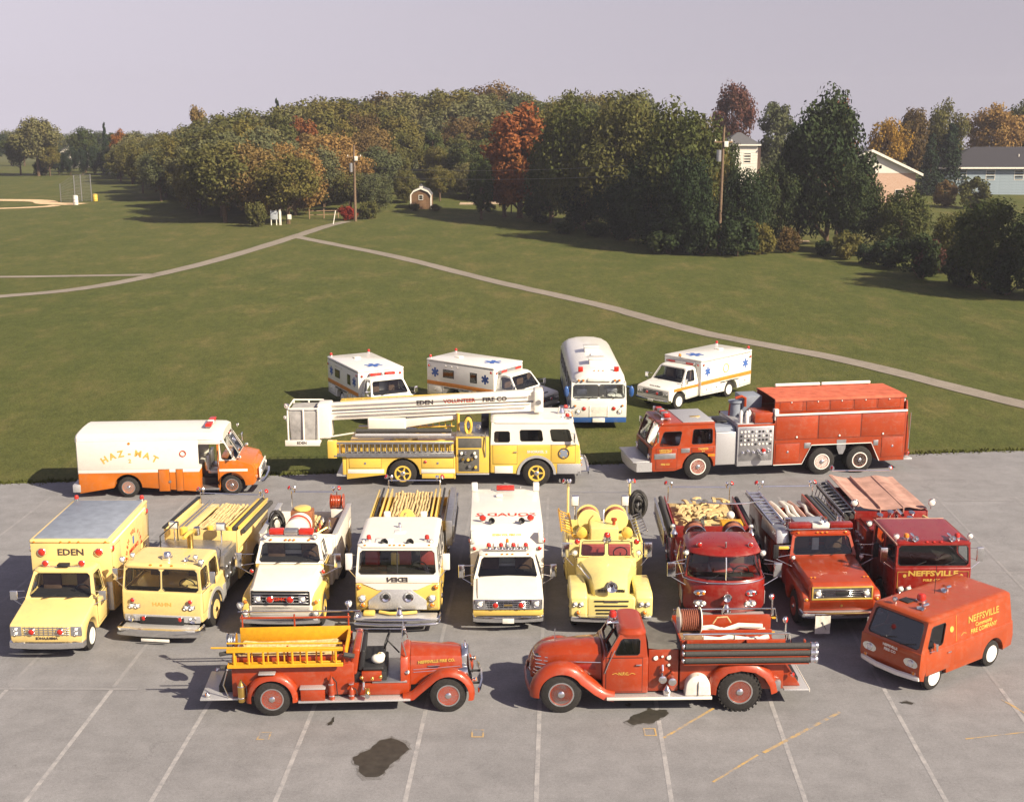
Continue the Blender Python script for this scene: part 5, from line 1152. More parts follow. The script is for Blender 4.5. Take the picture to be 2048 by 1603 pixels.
# ------------------------------------------------------------------ cream ambulance, far left of the row
def eden_ambulance():
    P = thing('ambulance', 'cream yellow box ambulance with grey roof at the left end of the row', 'ambulance', (-12.37, 32.36, 0), -90)
    axle(P, 0, .96, .38, .22, rim=WHC, style='cap', rr=.62); axle(P, -3.6, 1.02, .38, .22, True, rim=WHC, style='disc', rr=.6)
    A = lambda x, r=.5: [(x + r * math.cos(R(a)), .38 + r * math.sin(R(a))) for a in range(180, -1, -15)]
    prof(P, 'front_body', CREAM, [(-1.5, .42)] + A(0) + [(.74, .46), (.76, .98), (.70, 1.02), (-.46, 1.28), (-1.5, 1.28)], .97, .04, 3)
    bx(P, 'underbody', BLK, -5.0, .5, -.7, .7, .30, .55, .03)
    cab(P, CREAM, (-1.48, -.42, .95, 1.27), (-1.45, -.80, .80, 1.92), ws=((.05, .95, .06, .93),), side=((.10, .78, .06, .86),), rear=None, crown=.07, rr=.2, seat_z=.8)
    grille(P, .765, .62, .70, .95, 4, CHR, STL, 10, 0, 'grille')
    for s_ in (-1, 1):
        bx(P, 'lamp_bezel', CHR, .70, .768, s_ * .80 - .15, s_ * .80 + .15, .69, .96, .02)
        for z in (.765, .885): headlight(P, .775, s_ * .80, z, .055)
        flasher(P, .80, s_ * .38, .82, .085, REDL); mirror(P, -.30, s_ * .95, 1.42, .20, .26, .26); sdoor(P, CREAM, -1.42, -.52, s_ * .97, .50, 1.27, 'door', False, .01); handle(P, -1.3, s_ * .985, 1.12)
    bumper(P, .92, 1.0, .36, .56, CHR, .3, .08); text(P, 'lettering', INKK, 'AMBULANCE', (.762, 0, .62), (0, -1, 0), (0, 0, 1), .09, 1.1)
    bx(P, 'light_beam', CHR, -.98, -.90, -.55, .55, 1.99, 2.03, .01)
    for s_ in (-1, 1): flasher(P, -.88, s_ * .50, 2.12, .09, REDL); flasher(P, -.96, s_ * .50, 2.12, .06, REDL, (-1, 0, 0))
    bx(P, 'siren_box', BLK, -.98, -.80, -.16, .16, 2.035, 2.12, .02); wiper(P, -.38, -.5, 1.30, -.05, .08, .4); wiper(P, -.38, .15, 1.30, -.05, .08, .4)
    # patient box
    pr = [(-5.2, .50), (-4.12, .50)] + A(-3.6, .50) + [(-1.5, .50), (-1.5, 2.48), (-5.2, 2.48)]
    prof(P, 'box_body', CREAM, pr, 1.12, .025)
    bx(P, 'box_cap', CREAM, -5.22, -1.48, -1.14, 1.14, 2.482, 2.60, .05, 3); bx(P, 'roof_panel', GREYROOF, -5.12, -1.58, -1.04, 1.04, 2.59, 2.615, .01)
    bx(P, 'gravel_guard', ALU, -1.50, -1.485, .94, 1.11, .52, 1.35, .004); bx(P, 'gravel_guard', ALU, -1.50, -1.485, -1.11, -.94, .52, 1.35, .004)
    text(P, 'lettering', INKK, 'EDEN', (-1.498, 0, 2.22), (0, 1, 0), (0, 0, 1), .26, 1.15, bold=.008)
    for s_ in (-1, 1):
        flasher(P, -1.46, s_ * .80, 2.24, .11, REDL); flasher(P, -1.62, s_ * 1.15, 2.30, .09, REDL, (0, s_, 0)); flasher(P, -5.0, s_ * 1.15, 2.30, .09, REDL, (0, s_, 0)); beacon(P, -5.1, s_ * 1.0, 2.61, .07, .12, REDL)
        for (a, b_, c_, d) in ((-2.4, -1.6, .62, 2.3), (-3.0, -2.42, .62, 1.5), (-5.1, -4.25, .62, 1.5)): sdoor(P, CREAM, a, b_, s_ * 1.12, c_, d, 'side_door', True, .012)
        text(P, 'lettering', INKR, 'EDEN VOL FIRE', (-3.6, s_ * 1.125, 2.12), (-s_, 0, 0), (0, 0, 1), .18, 1.0, curve=150); text(P, 'lettering', INKR, 'AMBULANCE', (-3.6, s_ * 1.125, 1.62), (-s_, 0, 0), (0, 0, 1), .16)
        bx(P, 'star_of_life', INKB, -3.66, -3.54, s_ * 1.125 - .003, s_ * 1.125 + .003, 1.75, 1.98, 0)
        bx(P, 'drip_rail', WHP, -4.9, -1.7, s_ * 1.13 - .02, s_ * 1.13 + .02, 2.42, 2.45, .005); tb(P, 'grab_rail', CHR, [(-5.05, s_ * 1.15, 1.5), (-5.05, s_ * 1.17, 2.2)], .015, 5)
        text(P, 'lettering', INKK, 'EDEN', (-.95, s_ * .985, .98), (-s_, 0, 0), (0, 0, 1), .14)
    markers(P, -1.48, 2.54, (-.25, 0, .25, -1.0, 1.0), AMB, .025); bumper(P, -5.05, 1.0, .40, .55, ALU, .1, .05, name='rear_step')
eden_ambulance()
# ------------------------------------------------------------------ cream cab-forward pumper
def cream_pumper():
    P = thing('fire_engine', 'cream yellow cab-forward pumper beside the grey-roofed ambulance', 'fire engine', (-9.55, 34.12, 0), -96)
    axle(P, 0, 1.16, .48, .26, rim=CREAM, style='disc', rr=.58); axle(P, -3.9, 1.16, .48, .26, True, rim=CREAM, style='disc', rr=.58)
    undercarriage(P, -5.2, 1.2, 1.0)
    prof(P, 'cab_body', CREAM, [(-.95, .50)] + [(.56 * math.cos(R(a)), .46 + .56 * math.sin(R(a))) for a in range(180, -1, -15)] + [(1.08, .50), (1.12, .80), (1.08, 1.36), (-.95, 1.36)], 1.14, .05, 3)
    cab(P, CREAM, (-.50, 1.07, 1.12, 1.34), (-.48, .98, 1.06, 2.05), ws=((.03, .485, .07, .90), (.515, .97, .07, .90)), side=((.06, .42, .10, .86), (.52, .92, .10, .86)), rear=((.1, .9, .2, .8),), crown=.05, rr=.14)
    for s_ in (-1, 1):
        sdoor(P, CREAM, .30, 1.0, s_ * 1.14, .75, 1.35, 'door', False, .012); handle(P, .42, s_ * 1.155, 1.2)
        o = bx(P, 'lamp_housing', CHR, 1.06, 1.13, s_ * .78 - .17, s_ * .78 + .17, .88, 1.02, .03)
        for d in (-.08, .08): headlight(P, 1.14, s_ * .78 + d, .95, .065)
        flasher(P, 1.15, s_ * .82, 1.12, .065, REDL); spot(P, .95, s_ * 1.12, 2.22, .085); spot(P, .75, s_ * .90, 2.28, .075); mirror(P, .85, s_ * 1.14, 1.75, .16, .34, .25)
        flasher(P, 1.17, s_ * .52, .60, .075, REDL); o = MB().lathe((1.14, s_ * .88, .60), (1, 0, 0), [(0, .10), (.03, .10), (.02, .08), (-.02, .03)], 16).build('siren_speaker', CHR, P); flasher(P, 1.02, s_ * 1.10, .66, .05, AMB, (.6, s_, 0), 'turn_signal')
        bx(P, 'wheel_shield', ALU, -.9, -.62, s_ * 1.15 - .01, s_ * 1.15 + .008, .48, .95, .004); MB().prism([(.70 * math.cos(R(a)), .46 + .66 * math.sin(R(a))) for a in range(0, 181, 12)] + [(.56 * math.cos(R(a)), .46 + .56 * math.sin(R(a))) for a in range(180, -1, -12)], 'y', s_ * 1.15 - .012, s_ * 1.15 + .012).build('wheel_arch_trim', ALU, P)
    bx(P, 'lower_panel', ALU, 1.02, 1.135, -1.08, 1.08, .50, .70, .02); text(P, 'lettering', INKO, 'HAHN', (1.105, 0, 1.0), (0, 1, 0), (0, 0, 1), .16, 1.2)
    bx(P, 'name_plate', WHP, 1.135, 1.145, -.2, .2, .54, .64, .004); bumper(P, 1.60, 1.20, .22, .46, CHR, .5, .09, curve=.08); bx(P, 'bumper_deck', ALU, 1.10, 1.54, -1.05, 1.05, .40, .45, .01); bx(P, 'licence_plate', WHP, 1.60, 1.612, -.45, .35, .12, .20, .003)
    beacon(P, .50, 0, 2.13, .13, .14, CHR); horn(P, .72, .62, 2.2, .06, .3, 'air_horn'); markers(P, .98, 2.10, (-.3, 0, .3), AMB, .03)
    # open deck behind the cab with monitor and scene lights
    bx(P, 'pump_house', STL, -2.15, -.97, -1.10, 1.10, .55, 1.72, .02); bx(P, 'deck', STL, -2.1, -.55, -1.0, 1.0, 1.73, 1.78, .01)
    for s_ in (-1, 1):
        cy(P, 'light_stand', CHR, (-1.95, s_ * .72, 1.78), (-1.95, s_ * .72, 2.15), .025, n=8); o = bx(P, 'scene_light', CHR, -2.0, -1.9, s_ * .72 - .15, s_ * .72 + .15, 2.15, 2.38, .03); bx(o, 'lens', LENS, -1.898, -1.885, s_ * .72 - .12, s_ * .72 + .12, 2.18, 2.35, .005)
        tb(P, 'grab_rail', CHR, [(-.6, s_ * 1.08, 1.4), (-.66, s_ * 1.12, 2.0), (-.6, s_ * 1.05, 2.12)], .02)
        for x in (-1.9, -1.5, -1.2):
            for z in (1.0, 1.3): MB().lathe((x, s_ * 1.10, z), (0, s_, 0), [(0, .07), (.04, .07), (.045, .05), (.05, .001)], 12).build('gauge', CHR, P)
        bx(P, 'pump_panel', STL, -2.1, -1.0, s_ * 1.105 - .004, s_ * 1.105 + .004, .7, 1.65, 0); ladder(P, (-.62, s_ * .95 - (.15 if s_ > 0 else -.15) * 1, .9), (.05, 0, 1), 1.1, (0, -s_, 0), .3, 4, CHR, .02, .03)
    o = cy(P, 'deck_gun', BRASS, (-1.3, 0, 1.78), (-1.3, 0, 2.25), .09, n=12); MB().tube([(-1.3, 0, 2.25), (-1.1, .12, 2.38), (-.8, .12, 2.40), (-.55, .1, 2.36)], [.09, .08, .06, .05], 10).build('nozzle', YEL, o); MB().lathe((-1.3, -.18, 2.2), (0, 0, 1), [(0, .12), (.22, .12), (.25, .05)], 12).build('bottle', YEL, o); MB().lathe((-1.35, .2, 2.2), (0, 0, 1), [(0, .10), (.22, .10), (.25, .05)], 12).build('bottle', CHR, o)
    tb(P, 'hand_rail', BLK, [(-.55, -.6, 1.8), (-.55, -.6, 2.4), (-1.9, -.6, 2.4), (-1.9, -.6, 1.8)], .018); tb(P, 'hose_line', YEL, [(-1.0, .35, 1.85), (-.8, .1, 1.9), (-.7, -.3, 1.88), (-.9, -.5, 1.86)], .045, 8)
    fl = pbody(P, CREAM, -5.25, -2.2, 1.14, .55, 2.05, -3.9, .58, doors=((-2.95, -2.3, .65, 1.5), (-5.15, -4.6, .65, 1.5)))
    hosebed(P, -5.1, -2.5, -.30, .62, 1.86, TAN, 11); bx(P, 'bed_cover', CREAM, -5.1, -2.3, .66, 1.05, 1.90, 1.95, .01); bx(P, 'bed_cover', CREAM, -5.1, -2.3, -1.05, -.40, 1.88, 1.93, .01)
    for y, z in ((.98, 2.06), (1.24, 1.98)): cy(P, 'suction_hose', HOSEB, (-5.3, y, z), (-2.4, y, z), .075, n=12)
    for y, z in ((.84, 2.06), (1.12, 2.08)): bx(P, 'tool_rail', YEL, -5.3, -2.4, y - .035, y + .035, z - .03, z + .05, .01)
    tb(P, 'pike_pole', STL, [(-5.3, -.62, 2.0), (-2.4, -.62, 2.0)], .035, 8); tb(P, 'pike_pole', STL, [(-5.3, -.78, 1.98), (-2.4, -.78, 1.98)], .03, 8); bx(P, 'bed_edge', BLK, -5.3, -2.2, -1.20, -1.08, 2.052, 2.10, .01)
    for s_ in (-1, 1): MB().lathe((-2.45, s_ * .3 + .5, 1.95), (0, 0, 1), [(0, .10), (.14, .10), (.16, .05)], 10).build('coiled_hose', YEL, P)
    tailrail(P, -5.2, 1.05, 2.25); bx(P, 'tailboard', ALU, -5.65, -5.26, -1.1, 1.1, .50, .55, .01)
cream_pumper()
# ------------------------------------------------------------------ white conventional pumper with red lights in the grille
def white_conventional():
    P = thing('fire_engine', 'white over yellow conventional pumper with red grille lights and red light bar', 'fire engine', (-6.40, 34.08, 0), -91)
    axle(P, 0, 1.08, .47, .25, rim=LYEL, style='disc', rr=.58); axle(P, -3.75, 1.14, .47, .25, True, rim=LYEL, style='disc', rr=.58); undercarriage(P, -4.8, .8, 1.0)
    A = [(.58 * math.cos(R(a)), .46 + .58 * math.sin(R(a))) for a in range(180, -1, -15)]
    for s_ in (-1, 1): MB().prism([(-.72, .55)] + A + [(.86, .55), (.88, .80), (.80, 1.08), (.5, 1.16), (-.72, 1.16)], 'y', min(s_ * .78, s_ * 1.10), max(s_ * .78, s_ * 1.10)).build('fender', LYEL, P, .06, 3)
    MB().loft([[(x, y, z) for y, z in ((-h, .62), (-h, zt - .10), (-h + .10, zt), (h - .10, zt), (h, zt - .10), (h, .62))] for x, h, zt in ((-.60, .98, 1.58), (.84, .86, 1.42), (.90, .82, 1.36))]).build('hood', WHT, P, .015)
    bx(P, 'grille_frame', BLK, .86, .915, -.82, .82, .92, 1.34, .02); grille(P, .935, .78, .95, 1.31, 4, STL, BLK, 0, 0)
    for s_ in (-1, 1):
        o = bx(P, 'lamp_bezel', CHR, .90, .95, s_ * .62 - .12, s_ * .62 + .12, 1.0, 1.22, .02); headlight(P, .955, s_ * .62, 1.11, .085); flasher(P, .99, s_ * .28, 1.12, .10, REDL); flasher(P, .90, s_ * .98, 1.02, .055, AMB, name='turn_signal')
        mirror(P, -.35, s_ * 1.0, 1.78, .20, .42, .42); flasher(P, -.2, s_ * 1.02, 1.50, .06, REDL); sdoor(P, LYEL, -1.40, -.62, s_ * 1.0, .62, 1.58, 'door', False, .012); handle(P, -1.3, s_ * 1.015, 1.4)
        spot(P, .98, s_ * .98, .72, .09)
    text(P, 'lettering', INKR, 'GMC', (.965, 0, 1.12), (0, 1, 0), (0, 0, 1), .13, 1.3); bx(P, 'lower_apron', WHT, .80, .90, -.88, .88, .62, .90, .03)
    bx(P, 'bumper_deck', ALU, .86, 1.12, -1.05, 1.05, .56, .61, .01); bumper(P, 1.18, 1.12, .45, .66, CHR, .4, .08)
    prof(P, 'cab_body', LYEL, [(-1.45, .60), (-.58, .60), (-.58, 1.60), (-1.45, 1.60)], .99, .03)
    cab(P, WHT, (-1.43, -.56, .985, 1.60), (-1.40, -.78, .86, 2.20), ws=((.05, .95, .07, .92),), side=((.10, .85, .08, .88),), rear=((.2, .8, .2, .8),), crown=.06, rr=.18)
    wiper(P, -.52, -.4, 1.63, -.05, .1, .35); wiper(P, -.52, .2, 1.63, -.05, .1, .35); markers(P, -.74, 2.26, (-.55, -.12, 0, .12, .55), AMB, .03)
    bx(P, 'light_bar', CHR, -1.12, -.92, -.62, .62, 2.30, 2.34, .01)
    for a, b_, m in ((-.64, -.22, REDL), (-.20, .20, STL), (.22, .64, REDL)): bx(P, 'bar_lens', m, -1.14, -.90, a, b_, 2.345, 2.50, .03)
    for s_ in (-1, 1): spot(P, -.75, s_ * .72, 2.34, .07)
    # pump house and open body
    bx(P, 'pump_house', WHT, -1.98, -1.48, -1.08, 1.08, .6, 1.98, .03)
    fl = pbody(P, WHT, -4.95, -2.0, 1.15, .58, 2.0, -3.75, .58, doors=((-2.7, -2.05, .7, 1.6), (-4.85, -4.4, .7, 1.6)), floor=1.35)
    MB().lathe((-2.0, -.05, 2.08), (-1, 0, 0), [(0, .01), (.01, .30), (.05, .36), (.30, .36), (.32, .345), (.40, .345), (.42, .36), (.70, .36), (.74, .3)], 26).build('foam_tank', WHT, P); MB().lathe((-2.36, -.05, 2.08), (-1, 0, 0), [(0, .362), (.01, .37), (.10, .37), (.11, .362)], 26).build('tank_band', INKR, P); bx(P, 'reel_housing', COPPER, -3.2, -2.75, -.36, .30, 1.8, 2.46, .04); MB().lathe((-2.98, -.03, 2.46), (0, 0, 1), [(0, .26), (.05, .26), (.08, .2)], 16).build('hose_coil', LYEL, P)
    r = random.Random(2)
    for k in range(9):  # loose black hard-line coil
        c_ = Vector((-2.95 + r.uniform(-.12, .12), -.82 + r.uniform(-.05, .05), 1.98 + r.uniform(-.06, .06))); q = r.uniform(.26, .42); tl = r.uniform(-.3, .3)
        tb(P, 'coiled_line', HOSEB, [c_ + Vector((tl * math.cos(a) * .4, math.cos(a) * q * .55, math.sin(a) * q)) for a in [6.2832 * i / 16 for i in range(17)]], .028, 6)
    o = reel(P, (-4.6, .78, 2.2), (0, 1, 0), .42, .24, ORED, ORED); bx(P, 'reel_stand', WHT, -4.8, -4.4, .6, .98, 1.5, 1.98, .01)
    for k in range(5): MB().lathe((-2.7 - .3 * k, .42, 1.40), (0, 0, 1), [(0, .09), (.35, .09), (.42, .04), (.5, .03)], 12).build('air_bottle', (REDL, BRASS, ORED, TAN, STL)[k], P)
    hosebed(P, -4.8, -3.3, -.55, .25, 1.6, TAN, 5); bx(P, 'tool_tray', BRN, -3.9, -2.6, .60, .98, 1.7, 1.9, .02); bx(P, 'body_rim', ALU, -4.95, -2.0, 1.02, 1.18, 2.002, 2.03, .008); bx(P, 'body_rim', ALU, -4.95, -2.0, -1.18, -1.02, 2.002, 2.03, .008)
    tb(P, 'hose_line', BRASS, [(-2.1, .55, 2.0), (-2.3, .8, 2.1), (-2.6, .85, 2.05)], .04, 8); MB().lathe((-2.3, .9, 2.0), (0, 0, 1), [(0, .04), (.3, .035), (.34, .02)], 8).build('nozzle', CHR, P)
    tailrail(P, -4.9, .72, 2.42); bx(P, 'tailboard', ALU, -5.35, -4.96, -1.1, 1.1, .50, .55, .01)
white_conventional()
# ------------------------------------------------------------------ big white and yellow cab-forward pumper
def white_cabforward(P0=None):
    P = thing('fire_engine', 'white and yellow cab-forward pumper with red seats behind its wide windshield', 'fire engine', (-3.22, 34.98, 0), -90)
    axle(P, 0, 1.18, .50, .27, rim=LYEL, style='disc', rr=.58); axle(P, -4.1, 1.18, .50, .27, True, rim=LYEL, style='disc', rr=.58); undercarriage(P, -5.2, 1.3, 1.0)
    A = [(.60 * math.cos(R(a)), .47 + .60 * math.sin(R(a))) for a in range(180, -1, -15)]
    prof(P, 'cab_body', LYEL, [(-1.45, .55)] + A + [(1.22, .52), (1.30, .70), (1.27, 1.36), (-1.45, 1.36)], 1.18, .06, 3)
    prof(P, 'belt_panel', WHT, [(-1.45, 1.363), (1.268, 1.363), (1.25, 1.58), (-1.45, 1.58)], 1.17, .02)
    cab(P, WHT, (-1.44, 1.24, 1.165, 1.58), (-1.42, 1.10, 1.10, 2.38), ws=((.035, .965, .05, .86),), side=((.05, .30, .08, .84), (.40, .62, .10, .82), (.70, .92, .10, .82)), rear=None, crown=.06, rr=.20, seatm=SEATR, seat_z=1.15, seat_y=(-.74, .05, .74))
    bx(P, 'cab_back', WHT, -1.46, -1.42, -1.1, 1.1, 1.4, 2.36, .01); cy(P, 'windshield_post', BLK, (1.225, 0, 1.62), (1.12, 0, 2.26), .018, n=6)
    seats(P, .35, 1.42, (-.78, .12, .80), SEATR, .42)
    bx(P, 'engine_cover', DRK, .45, .95, -.35, .0, 1.2, 1.62, .05); bx(P, 'safety_vest', LYEL, .3, .42, -.25, .0, 1.55, 1.95, .03)
    MB().prism([(-.98, 1.365), (-.55, 1.17), (.55, 1.17), (.98, 1.365)], 'x', 1.285, 1.298).build('white_vee', WHT, P); MB().prism([(-.82, .60), (-.82, .86), (-.38, 1.20), (.38, 1.20), (.82, .86), (.82, .60)], 'x', 1.298, 1.325).build('front_plate', ALU, P, .01)
    text(P, 'lettering', INKK, 'EDEN', (1.276, 0, 1.46), (0, -1, 0), (0, 0, 1), .19, 1.25, bold=.008)
    for s_ in (-1, 1):
        o = MB().lathe((1.325, s_ * .32, .98), (1, 0, 0), [(0, .14), (.03, .14), (.02, .11), (-.02, .04)], 18).build('siren_speaker', CHR, P); MB().lathe((1.32, s_ * .32, .98), (1, 0, 0), [(0, .10), (.012, .08), (.014, .001)], 16).build('cone', BLK, o)
        headlight(P, 1.33, s_ * .98, .94, .10); flasher(P, 1.34, s_ * .97, .74, .07, AMB, name='turn_signal'); flasher(P, 1.31, s_ * 1.08, 1.26, .065, AMB); mirror(P, 1.05, s_ * 1.15, 1.92, .20, .48, .22, WHC)
        sdoor(P, LYEL, .62, 1.15, s_ * 1.18, .75, 1.36, 'door', False, .012); sdoor(P, LYEL, -1.4, -.7, s_ * 1.18, .62, 1.36, 'door', False, .012); handle(P, .72, s_ * 1.195, 1.2)
        beacon(P, .80, s_ * .82, 2.46, .07, .12, REDL); horn(P, 1.06, s_ * .36, 2.50, .10, .2, 'siren_horn', BLK); spot(P, 1.0, s_ * .95, 2.50, .06)
    bx(P, 'light_shield', WHC, .62, .98, -.62, -.15, 2.46, 2.49, .01); bx(P, 'roof_hatch', WHC, -.1, .2, -.16, .16, 2.455, 2.475, .005); beacon(P, -.35, -.05, 2.455, .05, .1, CHR)
    markers(P, 1.11, 2.43, (-.9, -.2, -.08, .08, .2, .9), AMB, .025)
    bx(P, 'bumper_deck', ALU, 1.30, 1.72, -1.12, 1.12, .44, .50, .01)
    for z in (.26, .40): bumper(P, 1.80, 1.22, z, z + .10, CHR, .55, .07, curve=.10)
    bx(P, 'folded_hose', LYEL, 1.36, 1.6, -.95, -.62, .503, .62, .04); tb(P, 'hose_line', LYEL, [(1.4, -.5, .56), (1.55, -.2, .57), (1.5, .2, .56), (1.42, .55, .56)], .05, 8); MB().lathe((1.48, .06, .5), (0, 0, 1), [(0, .13), (.06, .13), (.14, .07), (.24, .06), (.27, .001)], 14).build('bell', CHR, P); horn(P, 1.72, -1.05, .62, .10, .3)
    # pump and hose body
    bx(P, 'pump_house', STL, -2.2, -1.5, -1.15, 1.15, .6, 1.75, .02)
    fl = pbody(P, LYEL, -5.45, -2.2, 1.18, .55, 2.05, -4.1, .6, doors=((-3.1, -2.3, .65, 1.5), (-5.35, -4.8, .65, 1.5)))
    bx(P, 'deck', LYEL, -2.5, -1.55, -1.0, 1.0, 1.76, 1.84, .02)
    for s_ in (-1, 1): cy(P, 'light_stand', CHR, (-1.75, s_ * .55, 1.84), (-1.75, s_ * .55, 2.15), .025, n=8); o = bx(P, 'scene_light', WHC, -1.85, -1.72, s_ * .55 - .10, s_ * .55 + .10, 2.15, 2.48, .03); bx(o, 'lens', LENS, -1.718, -1.71, s_ * .55 - .08, s_ * .55 + .08, 2.19, 2.44, .003)
    o = cy(P, 'deck_gun', CHR, (-2.0, 0, 1.84), (-2.0, 0, 2.2), .08, n=12); MB().tube([(-2.0, 0, 2.2), (-1.85, 0, 2.36), (-1.5, 0, 2.38)], [.08, .06, .05], 10).build('nozzle', LYEL, o); MB().lathe((-2.3, 0, 2.15), (1, 0, .3), [(0, .05), (.01, .22), (.06, .24), (.1, .22), (.11, .1)], 16).build('hand_wheel', LYEL, o)
    hosebed(P, -5.3, -2.7, -.62, .62, 1.92, TAN, 21)
    for y in (-.72, .72, -.86, .86): bx(P, 'bed_divider', LYEL, -5.35, -2.55, y - .025, y + .025, 1.6, 2.12, .01)
    for y in (-1.0, 1.0): tb(P, 'pike_pole', BLK, [(-5.4, y, 2.1), (-2.5, y, 2.1)], .035, 8)
    bx(P, 'ladder_box', STL, -5.4, -1.9, 1.20, 1.40, 1.35, 2.15, .02); ladder(P, (-5.4, 1.43, 1.45), (1, 0, 0), 3.4, (0, 0, 1), .5, 9, STL)
    tailrail(P, -5.4, .85, 2.38); bx(P, 'tailboard', ALU, -5.85, -5.46, -1.1, 1.1, .50, .55, .01)
white_cabforward()
# ------------------------------------------------------------------ white pickup rescue squad
def squad():
    P = thing('rescue_truck', 'white pickup rescue truck with raised white box and red upside-down roof lettering', 'rescue truck', (-.12, 34.22, 0), -89)
    axle(P, 0, .98, .39, .22, rim=WHC, style='disc', rr=.6); axle(P, -3.7, 1.02, .39, .22, True, rim=WHC, style='disc', rr=.6); undercarriage(P, -5.2, .6, .9, .5)
    A = lambda x, r=.50: [(x + r * math.cos(R(a)), .40 + r * math.sin(R(a))) for a in range(180, -1, -15)]
    prof(P, 'front_body', LYEL, [(-1.6, .45)] + A(0) + [(.72, .48), (.74, .66), (-1.6, .66)], .985, .02)
    prof(P, 'fender_body', WHT, [(-1.6, .662)] + [(x, z) for x, z in A(0) if z > .67] + [(.745, .662), (.75, .98), (-.45, 1.10), (-1.6, 1.10)], .99, .03)
    MB().loft([[(x, y, z) for y, z in ((-h, zt - .12), (-h + .07, zt - .01), (0, zt + .02), (h - .07, zt - .01), (h, zt - .12))] for x, h, zt in ((-.55, .93, 1.17), (.2, .92, 1.10), (.72, .91, 1.03), (.75, .90, .97))], caps=True).build('hood', WHT, P, ang=30)
    cab(P, WHT, (-1.56, -.48, .97, 1.12), (-1.52, -.88, .80, 1.68), ws=((.05, .95, .06, .93),), side=((.12, .86, .06, .88),), rear=((.15, .85, .15, .85),), crown=.05, rr=.18, seat_z=.75)
    bx(P, 'grille_frame', CHR, .735, .775, -.96, .96, .68, .98, .02); grille(P, .80, .60, .71, .94, 4, CHR, BLK, 9, 0); bx(P, 'badge', BRASS, .80, .815, -.12, .12, .80, .85, .004)
    for s_ in (-1, 1):
        bx(P, 'lamp_bezel', STL, .77, .785, s_ * .79 - .14, s_ * .79 + .14, .70, .96, .01); headlight(P, .80, s_ * .79, .85, .09); flasher(P, .83, s_ * .36, .83, .085, REDL)
        mirror(P, -.62, s_ * .97, 1.30, .18, .40, .36); sdoor(P, WHT, -1.5, -.55, s_ * .99, .67, 1.10, 'door', False, .01); handle(P, -1.4, s_ * 1.0, 1.02)
        sdoor(P, LYEL, -1.5, -.55, s_ * .985, .47, .66, 'door_lower', False, .01)
    bumper(P, .95, 1.0, .34, .52, CHR, .35, .08); bx(P, 'licence_plate', WHP, .945, .955, -.16, .16, .34, .48, .003)
    bx(P, 'light_bar', CHR, -1.18, -.98, -.62, .62, 1.80, 1.84, .01)
    for k, m in enumerate((REDL, LENS, REDL, STL, REDL, LENS, REDL)): beacon(P, -1.08, -.54 + .18 * k, 1.845, .07, .10, m)
    beacon(P, -1.1, 0, 1.95, .05, .12, AMB); markers(P, -.86, 1.73, (-.6, -.15, 0, .15, .6), AMB, .025)
    # raised box with sloping front
    pr = [(-5.7, .45)] + [(-4.2, .45)] + A(-3.7) + [(-1.66, .45), (-1.66, 1.40), (-1.72, 1.75), (-2.15, 2.14), (-2.3, 2.18), (-5.7, 2.22)]
    prof(P, 'box_body', WHT, pr, 1.08, .035, 3)
    for s_ in (-1, 1):
        bx(P, 'yellow_band', LYEL, -5.68, -1.68, s_ * 1.08 - .01, s_ * 1.085 + .006 * s_, .75, 1.25, .004)
        for (a, b_, c_, d) in ((-2.4, -1.75, 1.27, 2.0), (-3.1, -2.45, .95, 2.0), (-4.1, -3.15, 1.27, 2.0), (-5.6, -4.3, .95, 2.0)): sdoor(P, WHT, a, b_, s_ * 1.085, c_, d, 'compartment_door', True, .014)
        flasher(P, -1.66, s_ * .97, 1.62, .06, REDL); flasher(P, -1.72, s_ * 1.10, 1.85, .075, REDL, (.3, s_, 0)); text(P, 'lettering', INKK, 'EDEN', (-2.1, s_ * 1.105, 1.55), (-s_, 0, 0), (0, 0, 1), .18)
        flasher(P, -2.42, s_ * .72, 2.32, .10, REDL, (1, 0, 0)); horn(P, -2.20, s_ * .45, 2.30, .09, .2, 'siren_horn', BLK); bx(P, 'scene_light', WHC, -5.66, -5.45, s_ * 1.0 - .10, s_ * 1.0 + .10, 2.22, 2.48, .03); bx(P, 'corner_post', WHC, -1.9, -1.66, s_ * 1.0 - .07, s_ * 1.0 + .07, 1.78, 2.12, .02)
    text(P, 'lettering', INKR, 'SQUAD 2', (-3.12, -.02, 2.194), (0, -1, 0), (-1, 0, 0), .42, 1.05, bold=.012); text(P, 'lettering', INKO, 'EDEN VOL FIRE CO', (-1.93, 0, 1.945), (0, 1, 0), (-.74, 0, .67), .10)
    o = bx(P, 'rear_light_bar', CHR, -5.6, -5.42, -.30, .30, 2.22, 2.26, .01); bx(o, 'lens', REDL, -5.61, -5.41, -.29, .29, 2.262, 2.40, .03); bx(P, 'roof_vent', WHC, -5.0, -4.8, -.3, -.1, 2.22, 2.30, .02)
    tb(P, 'rear_ladder', CHR, [(-5.72, .5, .6), (-5.74, .5, 2.3)], .02, 6)
squad()
